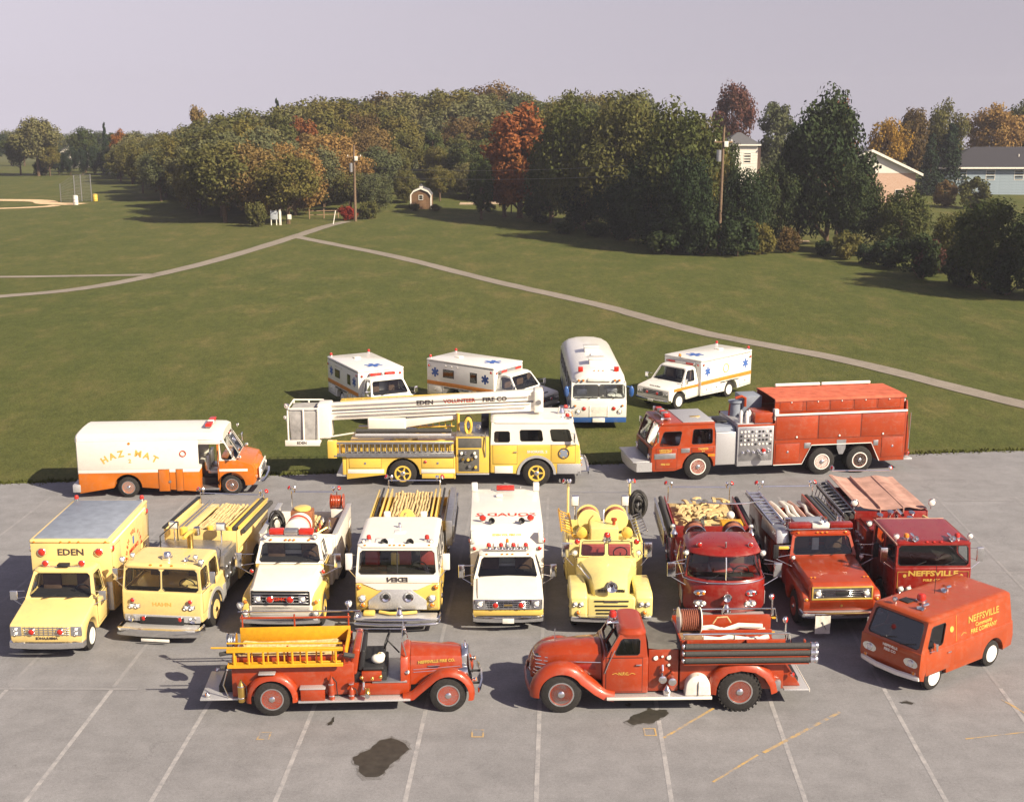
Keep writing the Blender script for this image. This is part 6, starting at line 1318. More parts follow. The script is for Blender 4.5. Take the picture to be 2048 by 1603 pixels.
# ------------------------------------------------------------------ pale lime open-cab truck
def lime_truck():
    P = thing('fire_engine', 'pale lime-yellow open-cab pumper with twin hose reels behind a split windshield', 'fire engine', (2.76, 34.12, 0), -90)
    axle(P, 0, 1.12, .48, .25, rim=LIME, style='disc', rr=.58); axle(P, -3.7, 1.14, .48, .25, True, rim=LIME, style='disc', rr=.58); undercarriage(P, -4.6, .8, 1.0)
    A = [(.58 * math.cos(R(a)), .46 + .58 * math.sin(R(a))) for a in range(180, -1, -15)]
    for s_ in (-1, 1):
        MB().prism([(-.70, .55)] + A + [(.84, .50), (.92, .62), (.90, 1.12), (.72, 1.26), (-.50, 1.26), (-.70, 1.15)], 'y', min(s_ * .66, s_ * 1.15), max(s_ * .66, s_ * 1.15)).build('fender', LIME, P, .07, 3)
        o = bx(P, 'lamp_bezel', LIME, .86, .93, s_ * .92 - .19, s_ * .92 + .19, .86, 1.04, .03)
        for d in (-.085, .085): headlight(P, .94, s_ * .92 + d, .95, .07)
        flasher(P, .94, s_ * .92, .70, .06, AMB, name='turn_signal'); mirror(P, -1.0, s_ * 1.0, 1.85, .22, .45, .20); bx(P, 'running_board', ALU, -1.7, -.7, s_ * .90 - .22, s_ * .90 + .22, .48, .53, .01)
        sdoor(P, LIME, -1.75, -1.05, s_ * .86, .62, 1.40, 'door', False, .012)
    MB().loft([[(x, y, z) for y, z in ((-h, .62), (-h * 1.02, zt - .35), (-h * .90, zt - .12), (-h * .5, zt), (h * .5, zt), (h * .90, zt - .12), (h * 1.02, zt - .35), (h, .62))] for x, h, zt in ((-1.10, .86, 1.62), (-.6, .74, 1.60), (0, .58, 1.56), (.55, .52, 1.47), (.74, .50, 1.36), (.82, .48, 1.15))]).build('hood', LIME, P, ang=34)
    MB().loft([[(x, y, z) for y, z in ((-h, .58), (-h, 1.06), (-h + .05, 1.12), (h - .05, 1.12), (h, 1.06), (h, .58))] for x, h in ((.55, .72), (.84, .70), (.90, .64))]).build('nose_panel', LIME, P, .03, 3)
    for k, z in enumerate((1.02, .88, .76, .66)): bx(P, 'grille_slot', BLK, .86, .915, -.48 + .02 * k, .48 - .02 * k, z - .022, z + .022, .006)
    bx(P, 'badge', CHR, .91, .925, -.2, .2, .985, 1.045, .006)
    for s_ in (-1, 1):
        for k in range(6): bx(P, 'hood_louvre', BLK, .76, .80, s_ * .26 + (k - 2.5) * .042 - .010, s_ * .26 + (k - 2.5) * .042 + .010, 1.24, 1.32, .004)
    horn(P, .98, 0, 1.46, .15, .35); bumper(P, 1.06, 1.14, .44, .62, CHR, .3, .07); bx(P, 'bumper_deck', ALU, .88, 1.0, -1.1, 1.1, .56, .60, .01); cy(P, 'side_pipe', CHR, (-.9, -.84, 1.42), (.2, -.56, 1.40), .03, n=8)
    # open cab: body tub, split windshield, bench seat
    prof(P, 'cab_body', LIME, [(-1.95, .58), (-1.02, .58), (-1.02, 1.56), (-1.20, 1.56), (-1.25, 1.05), (-1.95, 1.05)], .86, .03)
    for s_ in (-1, 1): panel(P, 'windshield_frame', LIME, [(-1.14 + (.06 if s_ < 0 else 0) * 0, -.80 if s_ < 0 else 0, 1.58), (-1.14, 0 if s_ < 0 else .80, 1.58), (-1.26, 0 if s_ < 0 else .76, 2.06), (-1.26, -.76 if s_ < 0 else 0, 2.06)], [(.07, .93, .08, .92)], .04, GLS, 'windshield', .04)
    bx(P, 'seat_cushion', SEATR, -1.75, -1.35, -.76, .76, 1.06, 1.22, .04, 3); bx(P, 'seat_back', SEATR, -1.92, -1.76, -.76, .76, 1.10, 1.72, .05, 3); steering(P, -1.40, .42, 1.62, .2)
    for s_ in (-1, 1): flasher(P, -1.10, s_ * .86, 2.06, .08, REDL); spot(P, -1.08, s_ * .93, 1.72, .09)
    beacon(P, -1.3, .02, 2.10, .10, .12, REDL); beacon(P, -1.3, .02, 2.02, .12, .1, CHR, CHR)
    # body, tank, reels
    fl = pbody(P, LIME, -4.85, -2.0, 1.14, .55, 1.75, -3.7, .58, doors=((-2.75, -2.1, .65, 1.4),))
    bx(P, 'water_tank', LIME, -2.75, -2.05, -.42, .42, 1.2, 2.16, .04, 3); bx(P, 'pump_deck', LIME, -2.75, -2.05, -1.05, 1.05, 1.45, 1.76, .03)
    for s_ in (-1, 1):
        MB().lathe((-2.1, s_ * .68, 1.98), (1, 0, 0), [(-.2, .05), (-.16, .15), (0, .17), (.06, .14), (.1, .001)], 16).build('deck_lamp', YEL, P)
        reel(P, (-3.12, s_ * .42, 2.12), (1, 0, 0), .55, .34, HOSER, LIME); MB().lathe((-3.6, s_ * .42, 2.12), (1, 0, 0), [(0, .28), (.12, .28), (.14, .2)], 16).build('reel_drive', YEL, P)
        ladder(P, (-4.7, s_ * .95, 1.75), (1, 0, .06), 2.6, (0, s_ * .8, .35), .36, 8, STL if s_ > 0 else WOODY)
        cy(P, 'rear_post', LIME, (-4.7, s_ * .98, 1.7), (-4.7, s_ * .98, 2.75), .04, n=10); spot(P, -4.66, s_ * .94, 2.86, .08, (-.4, 0, .5)); flasher(P, -4.72, s_ * 1.12, 2.82, .075, REDL, (.4, s_, .4), 'tail_beacon'); o = bx(P, 'scene_light', CHR, -4.1, -4.0, s_ * .78 - .12, s_ * .78 + .12, 2.2, 2.55, .02); bx(o, 'lens', LENS, -3.998, -3.985, s_ * .78 - .10, s_ * .78 + .10, 2.23, 2.52, .004); cy(P, 'light_stand', CHR, (-4.05, s_ * .78, 1.75), (-4.05, s_ * .78, 2.2), .025, n=8)
    tb(P, 'rear_rail', STL, [(-4.7, -.98, 2.45), (-4.7, .98, 2.45)], .015, 6)
    for k in range(8): tb(P, 'coiled_line', HOSEB, [Vector((-4.45 + .05 * (k % 3) + .06 * math.sin(2 * a + k), 1.24 + math.cos(a) * (.27 - .03 * k), 2.12 + .02 * (k % 2) + math.sin(a) * (.46 - .05 * k))) for a in [6.2832 * i / 18 for i in range(19)]], .04, 6)
    MB().lathe((-2.35, .3, 2.16), (0, 0, 1), [(0, .05), (.10, .05), (.14, .09), (.2, .09), (.22, .01)], 12).build('tank_cap', ORED, P); tb(P, 'pump_lever', CHR, [(-2.5, 0, 2.16), (-2.55, 0, 2.5), (-2.62, .02, 2.56)], .02, 6)
    tb(P, 'hose_line', YEL, [(-2.3, -.5, 1.8), (-2.2, -.7, 1.84), (-2.3, -.9, 1.82)], .05, 8); bx(P, 'tailboard', ALU, -5.25, -4.86, -1.1, 1.1, .50, .55, .01); hosebed(P, -4.75, -3.6, -.5, .5, 1.42, TAN, 8)
lime_truck()
# ------------------------------------------------------------------ deep red round-fronted pumper
def round_cab():
    P = thing('fire_engine', 'deep red pumper with rounded cab and curved windshield behind the front row', 'fire engine', (6.02, 34.82, 0), -91)
    axle(P, 0, 1.14, .49, .25, rim=DRED, style='disc', rr=.58); axle(P, -3.9, 1.14, .49, .25, True, rim=DRED, style='disc', rr=.58); undercarriage(P, -5.0, 1.1, 1.0)
    def plan(k, zf, z, hw, xr=-.62, xf=1.2):   # rounded plan outline, bowed nose
        p = [(xr, -hw, z), (xr, hw, z)]; n = 14
        for i in range(n + 1):
            t = -1 + 2 * i / n; y = -hw * t; x = xf - k * (abs(t) ** 2.6); p.append((x, y, z))
        return p
    MB().loft([plan(.42, 0, z, h, xf=f_) for z, h, f_ in ((.50, 1.10, 1.18), (.62, 1.14, 1.22), (1.0, 1.15, 1.23), (1.38, 1.13, 1.20), (1.44, 1.10, 1.16))]).build('cab_body', DRED, P, ang=45)
    n = 12   # curved windshield
    rings = lambda d: [[(f_ - .40 * abs(-1 + 2 * i / n) ** 2.4 - d, (-1 + 2 * i / n) * (h - d), z) for i in range(n + 1)] for z, f_, h in ((1.45, 1.13, 1.03), (1.65, 1.11, 1.02), (1.90, 1.05, .99), (2.12, .98, .96))]
    MB().loft(rings(.0), caps=False, closed=False).build('windshield', GLS, P)
    for e_, zz, r_ in ((1.13, 1.45, .022), (.98, 2.12, .03)): tb(P, 'windshield_rim', CHR if zz < 2 else DRED, [(e_ - .40 * abs(-1 + 2 * i / n) ** 2.4, (-1 + 2 * i / n) * (1.03 if zz < 2 else .96), zz) for i in range(n + 1)], r_, 6)
    tb(P, 'windshield_post', CHR, [(1.14, 0, 1.45), (1.12, 0, 1.65), (1.06, 0, 1.9), (.99, 0, 2.12)], .02, 6)
    for s_ in (-1, 1):
        q = [(.73, s_ * 1.09, 1.42), (-.58, s_ * 1.09, 1.42), (-.56, s_ * .99, 2.14), (.58, s_ * .97, 2.14)]; q = q if s_ > 0 else [q[1], q[0], q[3], q[2]]
        panel(P, 'cab_side', DRED, q, [(.10, .62, .08, .86)] if s_ > 0 else [(.38, .90, .08, .86)], .045)
    panel(P, 'cab_back', DRED, [(-.60, 1.09, 1.42), (-.60, -1.09, 1.42), (-.58, -.99, 2.14), (-.58, .99, 2.14)], [(.2, .8, .2, .85)], .045, None, 'rear_window')
    MB().loft([plan(.40 - .1 * k, 0, z, h, xr=-.62 + .1 * k, xf=f_) for z, h, f_, k in ((2.11, 1.02, 1.06, 0), (2.15, 1.04, 1.08, 0), (2.24, .99, 1.0, .4), (2.32, .85, .80, 1), (2.36, .6, .5, 2), (2.37, .2, .1, 3))]).build('cab_roof', DRED, P, ang=45)
    seats(P, -.35, 1.0, (-.55, .55), BRN); steering(P, .60, .5, 1.52); bx(P, 'dashboard', DRK, .45, .8, -.85, .85, 1.3, 1.46, .03); bx(P, 'engine_cover', SEATR, -.3, .5, -.3, .3, 1.0, 1.5, .06)
    tb(P, 'belt_moulding', CHR, [(-.55, 1.16, 1.40), (.76, 1.15, 1.40)] + [(1.23 - .42 * abs(t) ** 2.6, -t * 1.14, 1.40) for t in [-1 + 2 * i / 14 for i in range(1, 14)]] + [(.76, -1.15, 1.40), (-.55, -1.16, 1.40)], .016, 6)
    for s_ in (-1, 1):
        for z, mm in ((.78, None), (1.08, AMB)):
            o = MB().ball((1.10, s_ * .70, z), (.08, .20, .10), 14, 6).build('lamp_pod', CHR, P)
            for d in (-.085, .085):
                if mm is None: headlight(P, 1.17, s_ * .70 + d, z, .075)
                else: flasher(P, 1.17, s_ * .70 + d * .9, z, .05, AMB if s_ < 0 else REDL)
        mirror(P, .80, s_ * 1.12, 1.65, .24, .42, .38); spot(P, .72, s_ * 1.08, 2.12, .09); flasher(P, .72, s_ * .72, 2.36, .075, REDL); tb(P, 'grab_rail', CHR, [(-.62, s_ * 1.16, .9), (-.66, s_ * 1.17, 1.4), (-.64, s_ * 1.08, 2.0)], .018, 6); tb(P, 'mirror_brace', CHR, [(.86, s_ * 1.1, 1.98), (.95, s_ * 1.5, 1.92)], .014, 5)
        sdoor(P, DRED, -.10, .70, s_ * 1.145, .62, 1.38, 'door', False, .012); bx(P, 'step_plate', ALU, .2, .75, s_ * 1.17 - .01, s_ * 1.17 + .008, .62, 1.0, .004)
    MB().prism([(-.13, .16), (0, .10), (.13, .16), (.13, .34), (0, .40), (-.13, .34)], 'x', .88, .90).build('crest', WHP, P); bx(P, 'crest_bracket', CHR, .85, .88, -.02, .02, 2.32, 2.5, .004)
    P.children[-2].location = (0, 0, 2.25); horn(P, 1.42, .02, 1.04, .11, .3); MB().lathe((1.35, 0, .62), (0, 0, 1), [(0, .14), (.08, .13), (.16, .08), (.22, .06), (.25, .001)], 14).build('bell', CHR, P)
    wiper(P, 1.12, -.5, 1.48, -.04, .12, .3); bx(P, 'bumper_deck', ALU, 1.0, 1.55, -1.1, 1.1, .44, .49, .01); bumper(P, 1.62, 1.18, .36, .52, CHR, .4, .08)
    bx(P, 'pump_house', DRED, -2.15, -.68, -1.10, 1.10, .58, 1.62, .02)
    for s_ in (-1, 1): reel(P, (-1.35, s_ * .58, 1.98), (1, 0, 0), .5, .32, HOSER, CHR); [MB().lathe((x, s_ * 1.1, 1.25), (0, s_, 0), [(0, .07), (.04, .07), (.05, .001)], 12).build('gauge', CHR, P) for x in (-1.8, -1.5, -1.2)]
    bx(P, 'deck', DRED, -2.1, -.7, -.2, .2, 1.6, 1.75, .03); tb(P, 'hose_line', YEL, [(-1.0, -.1, 1.8), (-.85, .15, 1.82), (-1.0, .3, 1.8)], .05, 8)
    fl = pbody(P, DRED, -5.2, -2.15, 1.14, .55, 1.95, -3.9, .58, doors=((-2.95, -2.3, .65, 1.45), (-5.1, -4.6, .65, 1.45)))
    r = random.Random(9)
    for k in range(46):  # tumbled tan hose, piled loose
        c_ = Vector((-4.9 + 2.4 * r.random(), -.80 + 1.6 * r.random(), 1.78 + r.uniform(0, .16))); a = r.uniform(-.9, .9); L = r.uniform(.25, .55)
        d = Vector((math.cos(a), math.sin(a), 0)); sd = Vector((-d.y, d.x, 0)); q = []
        for t in (-1, -.5, 0, .5, 1): b_ = c_ + d * L * t * .5 + Vector((0, 0, .05 * (1 - t * t))); q.append([b_ - sd * .06, b_ - sd * .05 + Vector((0, 0, .05)), b_ + sd * .05 + Vector((0, 0, .05)), b_ + sd * .06])
        MB().loft(q).build('folded_hose', TAN if k % 9 else GREYC, P)
    bx(P, 'hose_base', TAN, -5.05, -2.3, -1.0, 1.0, 1.42, 1.76, .04); bx(P, 'wooden_box', WOODY, -2.75, -2.25, .35, 1.0, 1.7, 1.98, .02); MB().ball((-3.0, .72, 2.02), .13, 12, 6).build('float_valve', WHP, P)
    for y in (-1.24, 1.24):
        for z in (1.7, 1.88): cy(P, 'suction_hose', HOSEB, (-5.2, y, z), (-2.0, y, z), .075, n=12)
    for s_ in (-1, 1): MB().lathe((-1.75, s_ * 1.16, 1.75), (0, 0, 1), [(0, .1), (.1, .12), (.2, .06), (.3, .05)], 12).build('pump_cap', CHR, P); spot(P, -1.9, s_ * 1.18, 2.02, .08)
    ladder(P, (-5.3, -1.42, 1.35), (1, 0, 0), 3.3, (0, 0, 1), .5, 9, STL); tailrail(P, -5.15, 1.0, 2.28); bx(P, 'tailboard', ALU, -5.6, -5.21, -1.1, 1.1, .50, .55, .01)
round_cab()
# ------------------------------------------------------------------ red conventional pumper with wide gold-edged grille
def red_conventional():
    P = thing('fire_engine', 'red conventional pumper with wide gold-edged grille and red light bar', 'fire engine', (9.14, 34.30, 0), -87)
    axle(P, 0, 1.10, .48, .25, rim=RED, style='disc', rr=.58); axle(P, -3.9, 1.14, .48, .25, True, rim=RED, style='disc', rr=.58); undercarriage(P, -5.0, .8, 1.0)
    A = [(.60 * math.cos(R(a)), .46 + .60 * math.sin(R(a))) for a in range(180, -1, -15)]
    for s_ in (-1, 1): MB().prism([(-.9, .62)] + A + [(.88, .60), (.94, .72), (.92, 1.10), (.78, 1.22), (-.9, 1.30)], 'y', min(s_ * .74, s_ * 1.12), max(s_ * .74, s_ * 1.12)).build('fender', RED, P, .06, 3)
    MB().loft([[(x, y, z) for y, z in ((-h, .70), (-h, zt - .10), (-h + .10, zt), (h - .10, zt), (h, zt - .10), (h, .70))] for x, h, zt in ((-1.0, .98, 1.62), (.84, .94, 1.50), (.94, .92, 1.42), (.95, .91, 1.1))]).build('hood', RED, P, .015)
    MB().box(.93, .975, -.86, .86, 1.02, 1.06).box(.93, .975, -.86, .86, 1.36, 1.40).box(.93, .975, -.86, -.82, 1.06, 1.36).box(.93, .975, .82, .86, 1.06, 1.36).build('grille_frame', GOLD, P, .006); bx(P, 'grille_panel', STL, .935, .955, -.82, .82, 1.06, 1.36, 0); grille(P, .985, .56, 1.10, 1.32, 4, CHR, BLK, 0, 0)
    bx(P, 'grille_badge', BLK, .985, 1.0, -.2, .2, 1.165, 1.255, .01)
    for s_ in (-1, 1):
        headlight(P, .98, s_ * .68, 1.21, .10); flasher(P, .93, s_ * 1.0, 1.02, .06, AMB, name='turn_signal'); mirror(P, -.72, s_ * 1.02, 1.85, .16, .42, .45, BLK); spot(P, -.55, s_ * 1.0, 1.72, .07); markers(P, .6, 1.55, (s_ * .8, s_ * .7), AMB, .025)
        sdoor(P, RED, -1.85, -.98, s_ * 1.0, .62, 1.60, 'door', False, .012); handle(P, -1.75, s_ * 1.015, 1.4)
    bx(P, 'front_apron', RED, .84, .95, -1.08, 1.08, .72, .99, .03); MB().lathe((.95, 0, .84), (1, 0, 0), [(0, .035), (.01, .035), (.012, .001)], 10).build('badge', BRASS, P); bumper(P, 1.22, 1.16, .55, .72, CHR, .4, .08); bx(P, 'bumper_deck', ALU, .9, 1.16, -1.1, 1.1, .64, .69, .01)
    prof(P, 'cab_body', RED, [(-1.92, .60), (-.98, .60), (-.98, 1.62), (-1.92, 1.62)], .99, .03)
    cab(P, RED, (-1.90, -.98, .985, 1.62), (-1.86, -1.22, .86, 2.18), ws=((.05, .95, .06, .93),), side=((.10, .85, .08, .88),), rear=((.2, .8, .2, .8),), crown=.06, rr=.16); wiper(P, -.94, -.4, 1.65, -.05, .1, .35); wiper(P, -.94, .2, 1.65, -.05, .1, .35); bx(P, 'seat_sign', WHP, -1.5, -1.44, -.2, .0, 1.55, 2.0, .01)
    bx(P, 'light_bar', CHR, -1.55, -1.33, -.95, .95, 2.28, 2.32, .01)
    for a, b_, m in ((-.95, -.28, DRED), (-.26, .26, WHP), (.28, .95, DRED)): bx(P, 'bar_lens', m, -1.56, -1.32, a, b_, 2.325, 2.48, .03)
    horn(P, -1.25, .05, 2.62, .10, .25); markers(P, -1.2, 2.25, (-.7, -.14, 0, .14, .7), AMB, .028)
    bx(P, 'pump_house', RED, -2.45, -1.98, -1.1, 1.1, .6, 1.9, .02)
    fl = pbody(P, RED, -5.35, -2.45, 1.15, .58, 1.95, -3.9, .6, doors=((-3.2, -2.55, .7, 1.5), (-5.25, -4.7, .7, 1.5)))
    # ladder and its long box on the viewer's left
    MB().hexa([(-3.2, -1.30, 1.75), (-1.35, -1.30, 1.85), (-1.35, -.88, 1.85), (-3.2, -.88, 1.75), (-3.2, -1.28, 2.18), (-1.50, -1.28, 2.25), (-1.50, -.90, 2.25), (-3.2, -.90, 2.18)]).build('equipment_box', STL, P, .04, 3); ladder(P, (-5.4, -1.26, 2.24), (1, 0, 0), 3.4, (0, 1, 0), .38, 10, CHR, .05, .06); bx(P, 'ladder_tray', STL, -5.4, -3.2, -1.30, -.86, 2.14, 2.19, .01)
    o = bx(P, 'scene_light', CHR, -2.05, -1.93, -.92, -.74, 2.26, 2.46, .02); bx(P, 'tail_lamp', YEL, -1.15, -1.05, -1.35, -1.0, 1.80, 1.88, .01); cy(P, 'lamp_stay', CHR, (-1.1, -1.0, 1.85), (-1.1, -.9, 1.75), .015, n=6)
    bx(P, 'grey_chest', GREYROOF, -3.0, -2.3, -.45, .45, 1.75, 2.15, .02); bx(P, 'bed_divider', RED, -5.3, -2.5, .52, .58, 1.5, 2.15, .01); bx(P, 'bed_divider', RED, -5.3, -2.5, -.80, -.75, 1.5, 2.15, .01)
    r = random.Random(4)
    for k in range(6): y = -.65 + .2 * k; tb(P, 'folded_hose', CLOTH if k != 4 else PINKT, [(-5.2, y + r.uniform(-.08, .08), 1.9), (-4.4, y + r.uniform(-.08, .08), 2.0), (-3.9, y, 1.94), (-3.3, y + r.uniform(-.08, .08), 1.98), (-3.1, y, 1.85)], .065, 8)
    for k, y in enumerate((.70, .88, 1.06)): cy(P, 'suction_hose', HOSEB, (-5.35, y, 2.05 - .04 * k), (-2.4, y, 2.05 - .04 * k), .075, n=12); tb(P, 'hose_strap', CHR, [(-5.35, y + .09, 2.08), (-2.4, y + .09, 2.08)], .01, 4)
    MB().lathe((-2.3, .85, 1.95), (0, 0, 1), [(0, .14), (.2, .13), (.3, .08), (.42, .07), (.45, .001)], 12).build('intake_valve', CHR, P); tailrail(P, -5.3, .88, 2.42); bx(P, 'tailboard', ALU, -5.75, -5.36, -1.1, 1.1, .50, .55, .01)
    b = thing('paper_sheet', 'white sheet hanging below the bumper of the gold-grilled red pumper', 'sheet', (8.60, 32.98, .16), 2)
    m = MB(); g = [[(-.21 + .07 * i, .010 * math.sin(2.1 * i + j) , .075 * j) for i in range(7)] for j in range(8)]; m.loft([row + [(p[0], p[1] + .012, p[2]) for p in reversed(row)] for row in g]); m.build('paper', CLOTH, b)
    tb(b, 'crease', GREYC, [(-.02, -.018, .36), (.03, -.018, .25), (.10, -.018, .12)], .008, 4)
red_conventional()
# ------------------------------------------------------------------ tall red cab-forward truck with tarpaulin
def tall_cab():
    P = thing('fire_engine', 'tall deep red cab-forward truck with pinkish tarpaulin over its bed', 'fire engine', (11.80, 34.95, 0), -89)
    axle(P, 0, 1.14, .50, .26, rim=DRED, style='disc', rr=.58); axle(P, -4.6, 1.14, .50, .26, True, rim=DRED, style='disc', rr=.58); undercarriage(P, -5.9, 1.1, 1.0)
    A = [(.60 * math.cos(R(a)), .47 + .60 * math.sin(R(a))) for a in range(180, -1, -15)]
    prof(P, 'cab_body', DRED, [(-1.1, .55)] + A + [(1.16, .55), (1.20, .75), (1.16, 1.80), (-1.1, 1.80)], 1.08, .05, 3)
    cab(P, DRED, (-1.08, 1.14, 1.06, 1.80), (-1.05, 1.06, 1.03, 2.46), ws=((.03, .97, .08, .92),), side=((.06, .44, .10, .88), (.54, .92, .10, .88)), rear=((.1, .9, .15, .85),), roofm=DRED, crown=.05, rr=.10, seatm=SEATR, seat_z=1.35)
    text(P, 'lettering', GOLD, 'NEFFSVILLE', (1.165, 0, 1.62), (0, 1, 0), (0, 0, 1), .21, 1.35, bold=.008); text(P, 'lettering', GOLD, 'FIRE CO.', (1.17, 0, 1.42), (0, 1, 0), (0, 0, 1), .11, 1.3)
    for s_ in (-1, 1): tb(P, 'gold_striping', GOLD, [(1.175, s_ * .72, 1.68), (1.175, s_ * 1.0, 1.68), (1.19, s_ * 1.0, 1.2)], .008, 4)
    for s_ in (-1, 1):
        for d in (-.11, .11): headlight(P, 1.21, s_ * .78 + d, 1.18, .09)
        MB().lathe((1.17, s_ * .80, 1.56), (1, 0, 0), [(0, .05), (.01, .05), (.012, .001)], 12).build('gold_crest', GOLD, P); horn(P, 1.08, s_ * .52, 2.62, .08, .42, 'air_horn'); spot(P, 1.0, s_ * 1.04, 2.66, .09); mirror(P, .98, s_ * 1.06, 2.12, .20, .42, .30)
        sdoor(P, DRED, .15, 1.05, s_ * 1.08, .80, 1.80, 'door', False, .012); handle(P, .3, s_ * 1.095, 1.6); beacon(P, .85, s_ * .72, 2.535, .08, .12, REDL if s_ > 0 else AMB)
    markers(P, 1.06, 2.52, (-.2, 0, .2), REDL, .03); bx(P, 'engine_cover', DRK, .1, .9, -.35, .35, 1.4, 1.85, .05); wiper(P, 1.14, .3, 1.86, -.02, .12, .3); wiper(P, 1.14, -.5, 1.86, -.02, .12, .3); bumper(P, 1.55, 1.16, .42, .62, CHR, .5, .08); bx(P, 'bumper_deck', ALU, 1.15, 1.5, -1.1, 1.1, .55, .6, .01)
    bx(P, 'drip_rail', PINKT, -1.08, 1.10, -1.075, -1.045, 2.44, 2.49, .006); bx(P, 'drip_rail', PINKT, -1.08, -1.05, -1.0, 1.0, 2.485, 2.52, .006)
    bx(P, 'pump_house', DRED, -2.75, -1.6, -1.1, 1.1, .6, 1.95, .02); bx(P, 'deck', DRED, -2.7, -1.4, -1.0, 1.0, 1.96, 2.02, .01)
    for x, y in ((-2.1, -.62), (-1.8, .2), (-2.3, .42), (-2.4, -.2)): o = MB().lathe((x, y, 2.02), (.3, .1, 1), [(0, .06), (.2, .05), (.26, .10), (.32, .10), (.34, .02)], 12).build('nozzle', CHR, P)
    o = cy(P, 'deck_gun', CHR, (-2.0, -.1, 2.0), (-2.0, -.1, 2.35), .07, n=12); MB().tube([(-2.0, -.1, 2.35), (-1.85, -.1, 2.5), (-1.4, -.1, 2.5)], [.07, .06, .05], 10).build('barrel', CHR, o)
    fl = pbody(P, DRED, -6.1, -2.75, 1.14, .58, 2.20, -4.6, .6, doors=((-3.6, -2.85, .7, 1.6), (-6.0, -5.4, .7, 1.6)))
    n = 24; q = []
    for i in range(7):
        x = -2.7 - 3.45 * i / 6; q.append([(x, y, 2.36 - .10 * abs(math.sin(2.1 * (y + 1.0))) ** .8 * (1 - .15 * math.sin(i)) + (.03 if abs(y) > .95 else 0)) for y in [-1.08 + 2.16 * k / n for k in range(n + 1)]])
    MB().loft([r_ + [(p[0], p[1], p[2] - .02) for p in reversed(r_)] for r_ in q]).build('tarpaulin', PINKT, P)
    for y in (-.36, .36): bx(P, 'tarp_bow', PINKT, -6.12, -2.7, y - .02, y + .02, 2.15, 2.34, .01)
    for y, z in ((-1.26, 2.06), (-1.42, 2.0)): cy(P, 'suction_hose', HOSEB, (-6.1, y, z), (-2.6, y, z), .075, n=12)
    ladder(P, (-6.2, -1.58, 1.5), (1, 0, 0), 3.6, (0, .25, 1), .55, 10, STL); ladder(P, (-6.2, -1.50, 2.12), (1, 0, 0), 3.5, (0, 1, .1), .35, 10, STL)
    for s_ in (-1, 1): spot(P, -2.6, s_ * 1.2, 2.5, .12); flasher(P, -6.1, s_ * 1.0, 2.62, .08, REDL, (.4, s_, .4), 'tail_beacon')
    tb(P, 'rear_rail', CHR, [(-6.12, -1.0, 2.52), (-6.12, 1.0, 2.52)], .022, 8); bx(P, 'tailboard', ALU, -6.55, -6.11, -1.1, 1.1, .50, .55, .01); tb(P, 'hose_line', TAN, [(-2.5, .9, 2.1), (-2.3, 1.05, 2.05), (-2.0, 1.1, 1.9)], .05, 8)
    for s_ in (-1, 1): spot(P, -1.5, s_ * 1.05, 2.2, .1); [MB().lathe((x, s_ * 1.1, z), (0, s_, 0), [(0, .07), (.05, .07), (.06, .001)], 12).build('gauge', CHR, P) for x in (-2.5, -2.2, -1.9) for z in (1.3, 1.6)]
tall_cab()
def ringmark(P, name, mat, c_, d, r):
    d = Vector(d).normalized(); u = d.orthogonal().normalized(); v = d.cross(u); c_ = Vector(c_) + d * .006
    tb(P, name, mat, [c_ + (u * math.cos(a) + v * math.sin(a)) * r for a in [6.2832 * i / 20 for i in range(21)]], .022, 4)
